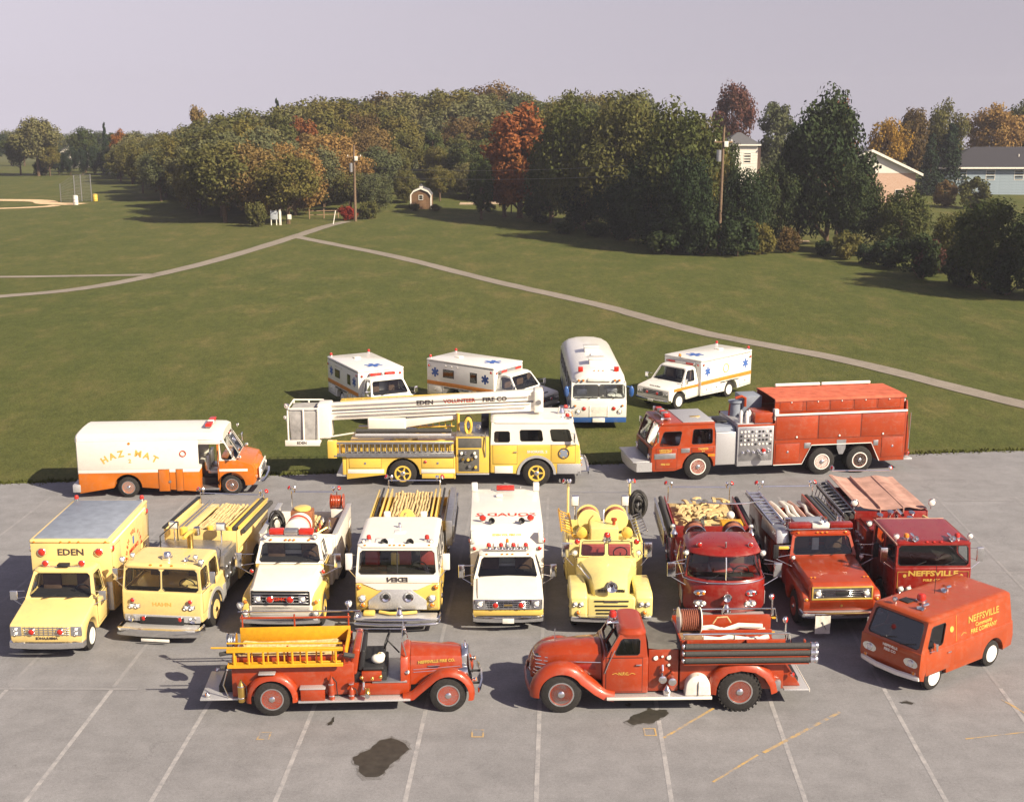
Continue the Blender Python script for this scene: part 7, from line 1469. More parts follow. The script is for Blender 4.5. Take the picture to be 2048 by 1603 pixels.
# ------------------------------------------------------------------ step van
def hazmat_van():
    P = thing('step_van', 'white over orange step van with open side door on the left', 'van', (-10.68, 47.42, 0), 3.5)
    axle(P, 0, 1.02, .40, .22, rim=ORA, style='disc', rr=.60, ringm=CHR); axle(P, -3.85, 1.10, .40, .22, True, rim=ORA, style='disc', rr=.60, ringm=CHR); undercarriage(P, -5.4, .6, 1.0, .5)
    A = lambda x, r=.52: [(x + r * math.cos(R(a)), .40 + r * math.sin(R(a))) for a in range(180, -1, -15)]
    prof(P, 'rear_lower_body', ORA, [(-5.65, .20)] + A(-3.85) + [(-1.18, .20), (-1.18, .98), (-5.65, .98)], 1.14, .02); prof(P, 'white_stripe', WHT, [(-5.65, .983), (-1.18, .983), (-1.18, 1.10), (-5.65, 1.10)], 1.145, .01)
    prof(P, 'front_lower_body', ORA, [(-.46, .20), (-.44, .38)] + A(0)[1:] + [(.80, .42), (.90, .52), (.88, 1.05), (.78, 1.22), (.22, 1.38), (-.46, 1.38)], 1.10, .06, 3)
    for s_ in (-1, 1): bx(P, 'stripe_dash', WHT, -.44, .62, s_ * 1.10 - .006, s_ * 1.10 + .008, .96, 1.06, .003); bx(P, 'step_floor', STL, -1.18, -.46, s_ * .70 - .42, s_ * .70 + .42, .25, .32, .01)
    MB().loft([[(x, y, z) for y, z in ((-h, .6), (-h, zt - .12), (-h + .14, zt), (h - .14, zt), (h, zt - .12), (h, .6))] for x, h, zt in ((.0, .98, 1.38), (.5, .92, 1.30), (.92, .80, 1.12), (1.02, .74, 1.0), (1.03, .72, .7))]).build('hood', ORA, P, .02)
    bx(P, 'grille_panel', WHT, 1.0, 1.06, -.86, .86, .62, 1.04, .03, 3); grille(P, 1.085, .42, .70, .96, 4, STL, BLK, 0, 0)
    for s_ in (-1, 1): headlight(P, 1.07, s_ * .66, .86, .095); flasher(P, .94, s_ * .98, .74, .06, AMB, name='turn_signal'); mirror(P, .12, s_ * 1.02, 1.72, .16, .32, .26); spot(P, .35, s_ * .95, 1.48, .07)
    bumper(P, 1.26, 1.08, .40, .58, CHR, .5, .08); bx(P, 'rear_bumper', ALU, -5.9, -5.60, -1.16, 1.16, .25, .55, .03)
    # upper body: panels with the open doorway, rounded roof
    wsq = [(.20, -1.06, 1.36), (.20, 1.06, 1.36), (-.30, .98, 2.22), (-.30, -.98, 2.22)]; panel(P, 'windshield_frame', WHT, wsq, [(.05, .485, .05, .90), (.515, .95, .05, .90)], .05, None, 'windshield', .06)
    for s_ in (-1, 1):
        q = [(-.42, s_ * 1.09, 1.36), (.20, s_ * 1.07, 1.36), (-.30, s_ * 1.0, 2.22), (-.42, s_ * 1.04, 2.22)]; q = q if s_ < 0 else [q[1], q[0], q[3], q[2]]
        panel(P, 'quarter_panel', WHT, q, [(.16, .86, .08, .80)], .05, None, 'window', .05)
        bx(P, 'side_wall', WHT, -5.65, -1.18, min(s_ * 1.10, s_ * 1.145), max(s_ * 1.10, s_ * 1.145), 1.103, 2.22, .015); bx(P, 'door_header', WHT, -1.18, -.36, min(s_ * 1.06, s_ * 1.13), max(s_ * 1.06, s_ * 1.13), 2.04, 2.22, .01)
        bx(P, 'door_post', ORA if s_ < 0 else WHT, -.50, -.42, min(s_ * 1.02, s_ * 1.10), max(s_ * 1.02, s_ * 1.10), .33, 2.04, .01); tb(P, 'grab_rail', CHR, [(-.44, s_ * 1.12, 1.1), (-.44, s_ * 1.16, 1.5), (-.44, s_ * 1.12, 1.8)], .014, 5)
        for a, b_, c_, d in ((-2.7, -2.28, .24, 1.10), (-2.05, -1.78, .24, 1.10)): sdoor(P, ORA, a, b_, s_ * 1.148, c_, d, 'compartment_door', False, .012)
        text(P, 'lettering', INKO, 'HAZ-MAT', (-3.72, s_ * 1.148, 1.74), (-s_, 0, 0), (0, 0, 1), .34, 1.0, curve=60, bold=.012); text(P, 'lettering', INKO, '2', (-3.72, s_ * 1.148, 1.44), (-s_, 0, 0), (0, 0, 1), .2, bold=.008)
        ringmark(P, 'round_mark', INKR, (-1.75, s_ * 1.146, 1.70), (0, s_, 0), .11)
        MB().lathe((-2.28, s_ * 1.15, .62), (0, s_, 0), [(0, .05), (.03, .05), (.034, .001)], 12).build('fuel_cap', STL, P)
    bx(P, 'rear_wall', WHT, -5.68, -5.63, -1.10, 1.10, .95, 2.22, .01); bx(P, 'rear_wall_lower', ORA, -5.68, -5.63, -1.10, 1.10, .32, .945, .01); bx(P, 'bulkhead', STL, -1.6, -1.56, -1.08, 1.08, .4, 2.2, .01)
    rings = []
    for x, d in ((-5.70, .06), (-5.62, 0), (-.9, 0), (-.42, .02), (-.26, .08)): rings.append([(x, y, z - d * .9) for y, z in ((-1.15 + d, 2.22), (-1.14 + d, 2.36), (-1.02 + d, 2.46), (-.6, 2.51), (0, 2.53), (.6, 2.51), (1.02 - d, 2.46), (1.14 - d, 2.36), (1.15 - d, 2.22))])
    MB().loft(rings).build('roof', WHT, P, ang=30)
    bx(P, 'light_bar', CHR, -.95, -.75, -.62, .62, 2.55, 2.58, .01)
    for a, b_, m in ((-.64, -.14, REDL), (-.12, .12, WHP), (.14, .64, REDL)): bx(P, 'bar_lens', m, -.97, -.73, a, b_, 2.583, 2.70, .03)
    seats(P, -.95, .75, (.45,), STL); seats(P, -.95, .75, (-.35,), STL); steering(P, -.15, .45, 1.42); bx(P, 'dashboard', DRK, -.2, .18, -.98, .98, 1.15, 1.38, .03); bx(P, 'cab_floor', STL, -1.56, -.46, -.28, .28, .5, .55, .01); spot(P, .05, .8, 2.32, .05)
    o = MB().lathe((-3.72, -1.14, 2.12), (0, -1, 0), [(0, .05), (.02, .05), (.03, .001)], 10).build('side_lamp', AMB, P)
hazmat_van()
# ------------------------------------------------------------------ elevating platform truck
def snorkel():
    P = thing('platform_truck', 'yellow and white elevating-platform truck with long white boom and basket', 'fire engine', (.94, 48.72, 0), .6)
    axle(P, 0, 1.22, .54, .28, rim=YEL, style='spoke', rr=.60); axle(P, -5.18, 1.22, .54, .28, True, rim=YEL, style='spoke', rr=.60); undercarriage(P, -7.2, 1.4, 1.0, .6)
    A = lambda x, r=.66: [(x + r * math.cos(R(a)), .50 + r * math.sin(R(a))) for a in range(180, -1, -15)]
    prof(P, 'cab_body', YEL, [(-1.80, .55)] + A(0) + [(1.62, .60), (1.70, .80), (1.66, 1.68), (-1.80, 1.68)], 1.20, .05, 3)
    cab(P, WHT, (-1.78, 1.64, 1.19, 1.68), (-1.74, 1.40, 1.12, 2.55), ws=((.04, .96, .08, .86),), side=((.07, .30, .15, .68), (.40, .66, .16, .66), (.78, .96, .12, .60)), rear=((.2, .8, .2, .6),), crown=.06, rr=.22, seat_z=1.2)
    for s_ in (-1, 1):
        MB().prism([(.76 * math.cos(R(a)), .50 + .76 * math.sin(R(a))) for a in range(0, 181, 12)] + [(.66 * math.cos(R(a)), .50 + .66 * math.sin(R(a))) for a in range(180, -1, -12)], 'y', s_ * 1.22 - .015, s_ * 1.22 + .012).build('wheel_arch_trim', ALU, P)
        bx(P, 'front_corner', ALU, .80, 1.72, s_ * 1.205 - .01, s_ * 1.215 + .006, .52, .92, .01); bx(P, 'step_panel', WHT, -1.62, -.92, s_ * 1.205 - .01, s_ * 1.205 + .012, .55, .84, .006); sdoor(P, YEL, .55, 1.5, s_ * 1.20, .95, 1.68, 'door', False, .012); sdoor(P, YEL, -1.7, -.75, s_ * 1.20, .9, 1.68, 'door', False, .012); handle(P, -.82, s_ * 1.215, 1.4)
        ringmark(P, 'crest_ring', INKK, (1.05, s_ * 1.215, 1.34), (0, s_, 0), .2); MB().prism([(1.05 + q * math.cos(R(a)), 1.34 + q * math.sin(R(a))) for a, q in [(30 * i, (.19 if i % 3 else .12)) for i in range(12)]], 'y', s_ * 1.218 - .002, s_ * 1.218 + .002).build('crest', GREYROOF, P); text(P, 'lettering', INKW, 'SNORKEL 2', (.02, s_ * 1.205, 1.40), (-s_, 0, 0), (0, 0, 1), .14, 1.1)
        headlight(P, 1.74, s_ * .95, 1.05, .10); flasher(P, 1.74, s_ * .95, .82, .07, AMB); mirror(P, 1.45, s_ * 1.17, 2.0, .16, .38, .2); beacon(P, 1.2, s_ * .7, 2.63, .09, .14, REDL); spot(P, 1.35, s_ * .95, 2.68, .08)
    bx(P, 'front_plate', ALU, 1.70, 1.73, -.7, .7, .65, 1.3, .01); bumper(P, 2.10, 1.22, .42, .64, CHR, .5, .09); bx(P, 'bumper_deck', ALU, 1.66, 2.04, -1.1, 1.1, .55, .6, .01)
    MB().lathe((1.0, 0, 2.62), (0, 0, 1), [(0, .15), (.1, .15), (.2, .10), (.3, .10), (.34, .02)], 14).build('siren', CHR, P); horn(P, 1.5, .3, 2.75, .08, .4, 'air_horn'); markers(P, 1.42, 2.6, (-.3, 0, .3), AMB, .03)
    # pump panel
    bx(P, 'pump_house', YEL, -3.12, -1.84, -1.18, 1.18, .55, 1.98, .02)
    for s_ in (-1, 1):
        bx(P, 'pump_panel', GREYC, -3.02, -2.22, s_ * 1.185 - .006, s_ * 1.185 + .006, .62, 1.50, .004); bx(P, 'upper_panel', GREYC, -3.02, -2.12, s_ * 1.185 - .006, s_ * 1.185 + .006, 1.56, 1.95, .004); bx(P, 'panel_step', ALU, -3.1, -1.84, s_ * 1.20 - .04, s_ * 1.20 + .06, .50, .54, .006)
        for k, (x, z) in enumerate(((-2.9, 1.36), (-2.75, 1.38), (-2.4, 1.36), (-2.35, 1.22), (-2.85, 1.12), (-2.65, 1.10), (-2.5, 1.12), (-2.6, .85), (-2.36, .80))): MB().lathe((x, s_ * 1.19, z), (0, s_, 0), [(0, .055), (.03, .05), (.05, .06), (.09, .055), (.1, .02)], 12).build('pump_valve', (WHP, CHR, WHP, WHP, BRASS, YEL, BRASS, CHR, YEL)[k], P)
        tb(P, 'grab_rail', CHR, [(-1.98, s_ * 1.2, 1.2), (-1.98, s_ * 1.25, 1.6), (-1.98, s_ * 1.2, 2.2)], .02)
    bx(P, 'deck', STL, -3.1, -1.85, -1.1, 1.1, 1.99, 2.03, .01)
    for y, m in ((-.75, YEL), (-.5, YEL), (-.2, BLK)): tb(P, 'hose_coil', m, [Vector((-2.65 + .12 * math.cos(a), y, 2.30 + .28 * math.sin(a))) for a in [6.2832 * i / 14 for i in range(15)]], .05, 7)
    spot(P, -2.2, -.8, 2.3, .09); bx(P, 'engine_stack', BLK, -2.15, -1.85, .1, .9, 2.03, 2.5, .03); cy(P, 'boom_rest', YEL, (-3.05, -.2, 2.0), (-3.05, -.2, 2.7), .06, n=10)
    # body with outriggers
    prof(P, 'body', YEL, [(-7.35, .32)] + A(-5.18) + [(-3.14, .32), (-3.14, 1.20), (-7.35, 1.20)], 1.20, .02)
    for s_ in (-1, 1):
        for a, b_ in ((-7.3, -5.90), (-4.46, -3.16)): bx(P, 'white_band', WHT, a, b_, s_ * 1.20 - .006, s_ * 1.205 + .006, .56, .72, .004)
        for a, b_, c_, d in ((-4.45, -3.2, .76, 1.16), (-4.45, -3.2, .34, .55), (-7.25, -6.0, .76, 1.16)): sdoor(P, YEL, a, b_, s_ * 1.20, c_, d, 'compartment_door', True, .012)
        flasher(P, -4.3, s_ * 1.22, 1.02, .06, REDL, (0, s_, 0)); bx(P, 'rub_rail', ALU, -7.35, -3.16, s_ * 1.22 - .03, s_ * 1.22 + .03, 1.205, 1.25, .006)
    bx(P, 'tailboard', ALU, -7.75, -7.36, -1.15, 1.15, .42, .50, .01); bx(P, 'tail_post', YEL, -7.5, -7.36, -1.18, -1.05, .5, 1.4, .01)
    # ladder rack on the near side
    bx(P, 'rack_back', YEL, -7.9, -3.2, -1.10, -1.06, 1.26, 1.82, .01); bx(P, 'rack_end', YEL, -8.05, -7.7, -1.28, -1.02, 1.18, 1.86, .02)
    ladder(P, (-7.7, -1.24, 1.34), (1, 0, 0), 4.5, (0, 0, 1), .44, 20, STL, .07, .06, r=.022); ladder(P, (-7.4, -1.16, 1.40), (1, 0, 0), 4.2, (0, 0, 1), .34, 18, STL, .05, .05, r=.018); bx(P, 'rack_rail', STL, -7.8, -3.16, -1.30, -1.12, 1.255, 1.30, .006)
    for y, z, m in ((-.95, 2.02, ALU), (-.70, 2.12, HOSEB), (-.45, 2.06, ALU), (.3, 2.05, STL)): tb(P, 'tool_pole', m, [(-7.0, y, z), (-3.3, y, z)], .06 if m != HOSEB else .09, 8)
    bx(P, 'bed_deck', YEL, -7.3, -3.16, -1.0, 1.1, 1.25, 1.62, .02); bx(P, 'bed_rail', CHR, -6.9, -3.2, -1.02, -.98, 1.90, 1.96, .01); tb(P, 'hose_pile', YEL, [(-5.2, -.3, 1.75), (-4.6, -.1, 1.95), (-4.0, -.3, 1.85), (-3.5, 0, 1.95)], .12, 8)
    ladder(P, (-5.4, .1, 2.06), (1, 0, .02), 2.2, (0, 0, 1), .25, 9, YEL, .04, .04)
    # turntable and boom
    cy(P, 'turntable', STL, (-5.2, .1, 1.62), (-5.2, .1, 1.95), .55, n=24); bx(P, 'turret', WHT, -6.6, -5.1, -.25, .45, 1.96, 2.5, .06, 3); MB().hexa([(-5.2, -.2, 2.1), (-3.0, -.1, 2.45), (-3.0, .3, 2.45), (-5.2, .4, 2.1), (-5.2, -.2, 2.45), (-3.0, -.1, 2.62), (-3.0, .3, 2.62), (-5.2, .4, 2.45)]).build('lift_arm', WHT, P, .03)
    def beam(name, x0, z0, x1, z1, h0, h1, y0, y1): return MB().hexa([(x0, y0, z0), (x1, y0, z1), (x1, y1, z1), (x0, y1, z0), (x0, y0, z0 + h0), (x1, y0, z1 + h1), (x1, y1, z1 + h1), (x0, y1, z0 + h0)]).build(name, WHT, P, .02)
    beam('lower_boom', -8.1, 2.42, .1, 2.78, .30, .34, -.18, .36); beam('upper_boom', -8.2, 2.80, .0, 3.18, .24, .40, -.10, .30)
    bx(P, 'knuckle', WHT, -.1, .28, -.3, .48, 2.72, 3.62, .08, 3); cy(P, 'knuckle_pin', STL, (.1, -.34, 3.15), (.1, .52, 3.15), .10, n=14)
    for z in (2.74, 3.08): tb(P, 'boom_rail', WHC, [(-8.0, -.22, z - .0), (-.2, -.22, z + .36)], .025, 6)
    tb(P, 'hydraulic_line', STL, [(-7.8, -.24, 2.60), (-.4, -.24, 2.94)], .018, 5); ladder(P, (-7.7, .34, 3.08), (1, 0, .045), 5.5, (0, 1, 0), .3, 16, YEL, .03, .05)
    d = Vector((8.2, 0, .38)).normalized(); text(P, 'lettering', INKK, 'EDEN', (-4.35, -.105, 3.10), d, (-d.z, 0, d.x), .24, 1.1, bold=.008); text(P, 'lettering', INKR, 'VOLUNTEER', (-3.0, -.105, 3.17), d, (-d.z, 0, d.x), .22, 1.0, bold=.004); text(P, 'lettering', INKK, 'FIRE CO', (-1.62, -.105, 3.23), d, (-d.z, 0, d.x), .24, 1.1, bold=.008)
    # basket
    B = bx(P, 'basket', WHT, -9.7, -8.42, -.75, .85, 1.56, 1.66, .02); bx(P, 'basket_rim', WHT, -9.75, -8.40, -.80, -.76, 1.55, 1.78, .01); bx(P, 'basket_link', WHT, -8.55, -8.0, -.35, .5, 1.7, 3.1, .08, 3); MB().hexa([(-9.55, -.70, 1.68), (-8.55, -.70, 1.68), (-8.55, .78, 1.68), (-9.55, .78, 1.68), (-9.6, -.74, 2.92), (-8.5, -.74, 2.92), (-8.5, .80, 2.92), (-9.6, .80, 2.92)]).build('basket_cover', plain('grey_basket_canvas', (.34, .33, .32), .9, scale=3, var=.3, bmp=.8), B, .05, 3)
    for x in (-9.62, -9.02, -8.45):
        for y in (-.76, .82): cy(B, 'post', WHT, (x, y, 1.66), (x, y, 3.02), .035, n=8)
    for z in (3.02,): MB().tube([(-9.62, -.76, z), (-8.45, -.76, z), (-8.45, .82, z), (-9.62, .82, z), (-9.62, -.76, z)], .035, 6).build('rail', WHT, B)
    spot(B, -9.65, -.85, 3.16, .1, (-.5, -.8, 0)); spot(B, -9.7, -.85, 2.7, .08, (-.5, -.8, 0)); cy(B, 'basket_stay', WHT, (-8.3, -.3, 1.75), (-7.0, -.4, 1.98), .035, n=8); text(P, 'lettering', INKK, 'EDEN', (-9.1, -.802, 1.67), (1, 0, 0), (0, 0, 1), .15)
snorkel()
# ------------------------------------------------------------------ three-axle tanker
def tanker():
    P = thing('tanker_truck', 'long orange-red three-axle tanker pumper with red tarpaulin top', 'fire engine', (7.14, 49.60, 0), 189)
    rk = dict(rim=ORED, style='disc', rr=.56, ringm=WHC); axle(P, 0, 1.22, .55, .30, **rk); axle(P, -5.12, 1.27, .55, .30, True, **rk); axle(P, -6.72, 1.27, .55, .30, True, **rk); undercarriage(P, -8.4, 1.6, 1.0, .6)
    A = lambda x, r=.66: [(x + r * math.cos(R(a)), .52 + r * math.sin(R(a))) for a in range(180, -1, -15)]
    prof(P, 'cab_body', ORED, [(-.70, .55), (-.66, .56)] + A(0, .64)[0:] + [(.95, .42), (1.82, .42), (1.92, .60), (1.88, 1.36), (-.70, 1.36)], 1.20, .04, 3)
    cab(P, ORED, (-.68, 1.86, 1.19, 1.34), (-.66, 1.52, 1.12, 2.28), ws=((.03, .485, .06, .93), (.515, .97, .06, .93)), side=((.10, .42, .10, .70), (.62, .96, .14, .76)), rear=((.2, .8, .2, .8),), crown=.03, rr=.10, seat_z=1.0)
    bx(P, 'crew_roof_plate', ALU, -.64, .62, -1.08, 1.08, 2.33, 2.352, .005)
    bx(P, 'bumper_deck', ALU, 1.88, 2.62, -1.15, 1.15, .78, .84, .02); bumper(P, 2.66, 1.24, .42, .80, ALU, .75, .1, curve=.12)
    for s_ in (-1, 1):
        bx(P, 'grey_band', STL, .92, 1.78, s_ * 1.21 - .01, s_ * 1.21 + .006, .92, 1.14, .004); sdoor(P, ORED, .85, 1.72, s_ * 1.20, .5, 1.34, 'door', False, .01); bx(P, 'crew_vent', STL, .35, .70, s_ * 1.205 - .006, s_ * 1.205 + .008, 1.14, 1.32, .004); sdoor(P, ORED, -.62, .28, s_ * 1.20, 1.12, 1.34, 'door', False, .01)
        text(P, 'lettering', GOLD, 'NEFFSVILLE', (1.33, s_ * 1.21, 1.27), (-s_, 0, 0), (0, 0, 1), .10); text(P, 'lettering', GOLD, 'COMMUNITY', (1.33, s_ * 1.21, 1.19), (-s_, 0, 0), (0, 0, 1), .08); text(P, 'lettering', GOLD, 'FIRE CO', (1.33, s_ * 1.21, .70), (-s_, 0, 0), (0, 0, 1), .10); text(P, 'lettering', GOLD, 'TANKER', (-.2, s_ * 1.205, 1.27), (-s_, 0, 0), (0, 0, 1), .11); text(P, 'lettering', GOLD, '3-7', (-.2, s_ * 1.205, 1.17), (-s_, 0, 0), (0, 0, 1), .09)
        headlight(P, 1.93, s_ * .9, .98, .1); flasher(P, 1.9, s_ * 1.1, 1.02, .05, AMB, (.6, s_, 0)); mirror(P, 1.70, s_ * 1.18, 1.85, .2, .42, .16); bx(P, 'arch_trim', AMB, -.68, -.40, s_ * 1.205 - .004, s_ * 1.205 + .008, .95, 1.05, .003)
    bx(P, 'front_grille', BLK, 1.90, 1.935, -.7, .7, .80, 1.28, .01); o = bx(P, 'light_bar', CHR, 1.02, 1.28, -.75, .75, 2.40, 2.45, .01)
    for k, m in enumerate((REDL, STL, REDL, STL, REDL)): bx(o, 'lens', m, 1.03, 1.27, -.72 + .29 * k, -.45 + .29 * k, 2.452, 2.60, .03)
    spot(P, 1.45, .9, 2.45, .08); spot(P, 1.3, -.8, 2.5, .1); bx(P, 'roof_tool', BRASS, -.3, .1, .2, .3, 2.352, 2.38, .005)
    # crosslay section and pump panel
    bx(P, 'engine_house', ALU, -1.58, -.72, -1.12, 1.12, .55, 1.88, .03, 3); MB().loft([[(x, -1.05, 1.885), (x, -.9, 2.05), (x, .9, 2.05), (x, 1.05, 1.885)] for x in (-1.55, -.75)]).build('engine_hood', GREYROOF, P); bx(P, 'air_intake', BLK, -1.45, -1.0, -.4, .3, 2.05, 2.15, .03)
    bx(P, 'pump_house', ALU, -3.08, -1.60, -1.20, 1.20, .48, 2.12, .02)
    r = random.Random(8)
    for s_ in (-1, 1):
        bx(P, 'panel_frame', ORED, -3.1, -1.58, s_ * 1.205 - .02, s_ * 1.205 + .004, 2.10, 2.18, .006); bx(P, 'pump_panel', STL, -3.02, -1.66, s_ * 1.206 - .006, s_ * 1.206 + .006, .70, 2.06, .004)
        for i in range(9):
            for j in range(4): MB().lathe((-2.94 + .15 * i, s_ * 1.21, 1.38 + .17 * j), (0, s_, 0), [(0, .045), (.025, .045), (.028, .03), (.03, .001)], 10).build('gauge', WHP if r.random() < .6 else BLK, P)
        for k in range(6): MB().lathe((-2.9 + .22 * k, s_ * 1.21, 1.1 - .06 * (k % 2)), (0, s_, 0), [(0, .06), (.08, .055), (.10, .07), (.14, .02)], 12).build('discharge_valve', CHR, P)
        MB().lathe((-2.62, s_ * 1.2, .92), (0, s_, 0), [(0, .18), (.06, .18), (.1, .15), (.2, .15), (.22, .17), (.28, .16), (.3, .03)], 18).build('intake_cap', CHR, P); MB().lathe((-2.66, s_ * 1.21, 1.12), (0, s_, 0), [(0, .08), (.1, .08), (.12, .03)], 12).build('intake_valve', REDL, P)
    # deck above pump
    bx(P, 'deck', ALU, -3.05, -1.6, -1.1, 1.1, 2.13, 2.2, .01); bx(P, 'deck_box', ORED, -3.05, -2.3, .2, 1.15, 2.205, 2.62, .02); MB().lathe((-1.95, -.3, 2.2), (0, 0, 1), [(0, .22), (.5, .22), (.55, .28), (.62, .28), (.64, .1)], 16).build('ladder_monitor', GREYROOF, P); bx(P, 'rear_cabinet', GREYROOF, -3.05, -2.2, -1.1, -.2, 2.2, 3.0, .03)
    for x, y in ((-1.8, .9), (-2.0, 1.02), (-2.15, .85)): MB().lathe((x, y, 2.2), (0, 0, 1), [(0, .08), (.4, .08), (.46, .04), (.5, .03)], 12).build('air_bottle', WHC, P)
    tb(P, 'deck_gun', ORED, [(-2.3, -.1, 2.6), (-2.3, -.1, 2.95), (-2.1, 0, 3.05), (-1.85, 0, 2.98)], .06, 8); tb(P, 'deck_gun', REDL, [(-1.75, -.35, 2.2), (-1.78, -.3, 2.7)], .07, 8); bx(P, 'corner_light', WHC, -3.25, -3.08, .95, 1.22, 2.3, 2.75, .02)
    # tank body
    low = [(-8.62, .46), (-7.55, .46), (-7.18, 1.22), (-4.66, 1.22), (-4.28, .46), (-3.10, .46), (-3.10, 2.48), (-8.62, 2.48)]
    prof(P, 'body', ORED, low, 1.22, .02)
    for s_ in (-1, 1):
        bx(P, 'white_rail', WHC, -8.64, -3.08, s_ * 1.23 - .03, s_ * 1.23 + .03, 2.485, 2.56, .008); tb(P, 'arch_trim', WHC, [(-7.55, s_ * 1.235, .48), (-7.18, s_ * 1.235, 1.24), (-4.66, s_ * 1.235, 1.24), (-4.28, s_ * 1.235, .48)], .018, 6); tb(P, 'sill_trim', WHC, [(-4.28, s_ * 1.235, .48), (-3.1, s_ * 1.235, .48)], .016, 6)
        sdoor(P, ORED, -4.18, -3.16, s_ * 1.22, .55, 1.36, 'compartment_door'); sdoor(P, ORED, -8.55, -7.62, s_ * 1.22, .62, 1.46, 'compartment_door')
        for a, b_ in ((-4.9, -3.14), (-6.7, -4.92), (-8.58, -6.72)): sdoor(P, ORED, a, b_, s_ * 1.22, 1.50, 2.46, 'compartment_door', False, .012); flasher(P, (a + b_) / 2, s_ * 1.24, 1.60, .045, LENS, (0, s_, 0), 'side_lamp')
        MB().prism([(-6.12, 1.42), (-5.72, 1.42), (-5.74, 1.05), (-5.84, .82), (-6.0, .82), (-6.1, 1.05)], 'y', s_ * 1.215 - .012, s_ * 1.215 + .014).build('fender_plate', STL, P); bx(P, 'grey_hatch', STL, -4.62, -4.36, s_ * 1.225 - .006, s_ * 1.225 + .01, 1.12, 1.34, .004); bx(P, 'grey_hatch', STL, -7.48, -7.28, s_ * 1.225 - .006, s_ * 1.225 + .01, 1.12, 1.34, .004)
        bx(P, 'upper_side', ORED, -8.55, -3.12, min(s_ * 1.0, s_ * 1.08), max(s_ * 1.0, s_ * 1.08), 2.485, 3.12, .015)
        for x in (-7.9, -6.9, -5.9, -4.9, -3.8): sdoor(P, ORED, x - .48, x + .48, s_ * 1.08, 2.62, 3.08, 'hatch_panel', False, .01); MB().ball((x, s_ * 1.10, 2.98), .03, 8, 5).build('snap', WHC, P)
    q = []
    for i in range(9):
        x = -3.12 - 5.5 * i / 8; q.append([(x, y, 3.15 - .02 * abs(math.sin(3.1 * i + y)) - (.08 if abs(y) > 1.1 else 0)) for y in (-1.12, -1.09, -.8, -.4, 0, .4, .8, 1.09, 1.12)])
    MB().loft([r_ + [(p[0], p[1], p[2] - .02) for p in reversed(r_)] for r_ in q]).build('tarpaulin', REDT, P)
    cy(P, 'suction_hose', WHC, (-8.0, -1.02, 3.22), (-5.9, -1.02, 3.22), .07, n=10); cy(P, 'suction_hose', WHC, (-5.8, -1.02, 3.22), (-3.9, -1.02, 3.22), .07, n=10)
    MB().hexa([(-8.9, -1.1, .6), (-8.64, -1.1, .6), (-8.64, 1.1, .6), (-8.9, 1.1, .6), (-8.70, -1.1, 2.9), (-8.64, -1.1, 2.9), (-8.64, 1.1, 2.9), (-8.70, 1.1, 2.9)]).build('rear_cover', ORED, P, .02); tb(P, 'grab_rail', CHR, [(-8.8, 1.18, .9), (-8.82, 1.2, 2.4)], .02, 6); bx(P, 'tailboard', ALU, -9.0, -8.63, -1.2, 1.2, .44, .52, .01); spot(P, -8.6, 1.0, 2.9, .1, (-1, .5, 0)); flasher(P, -8.8, 1.22, .75, .06, REDL, (-.5, 1, 0), 'tail_light')
tanker()
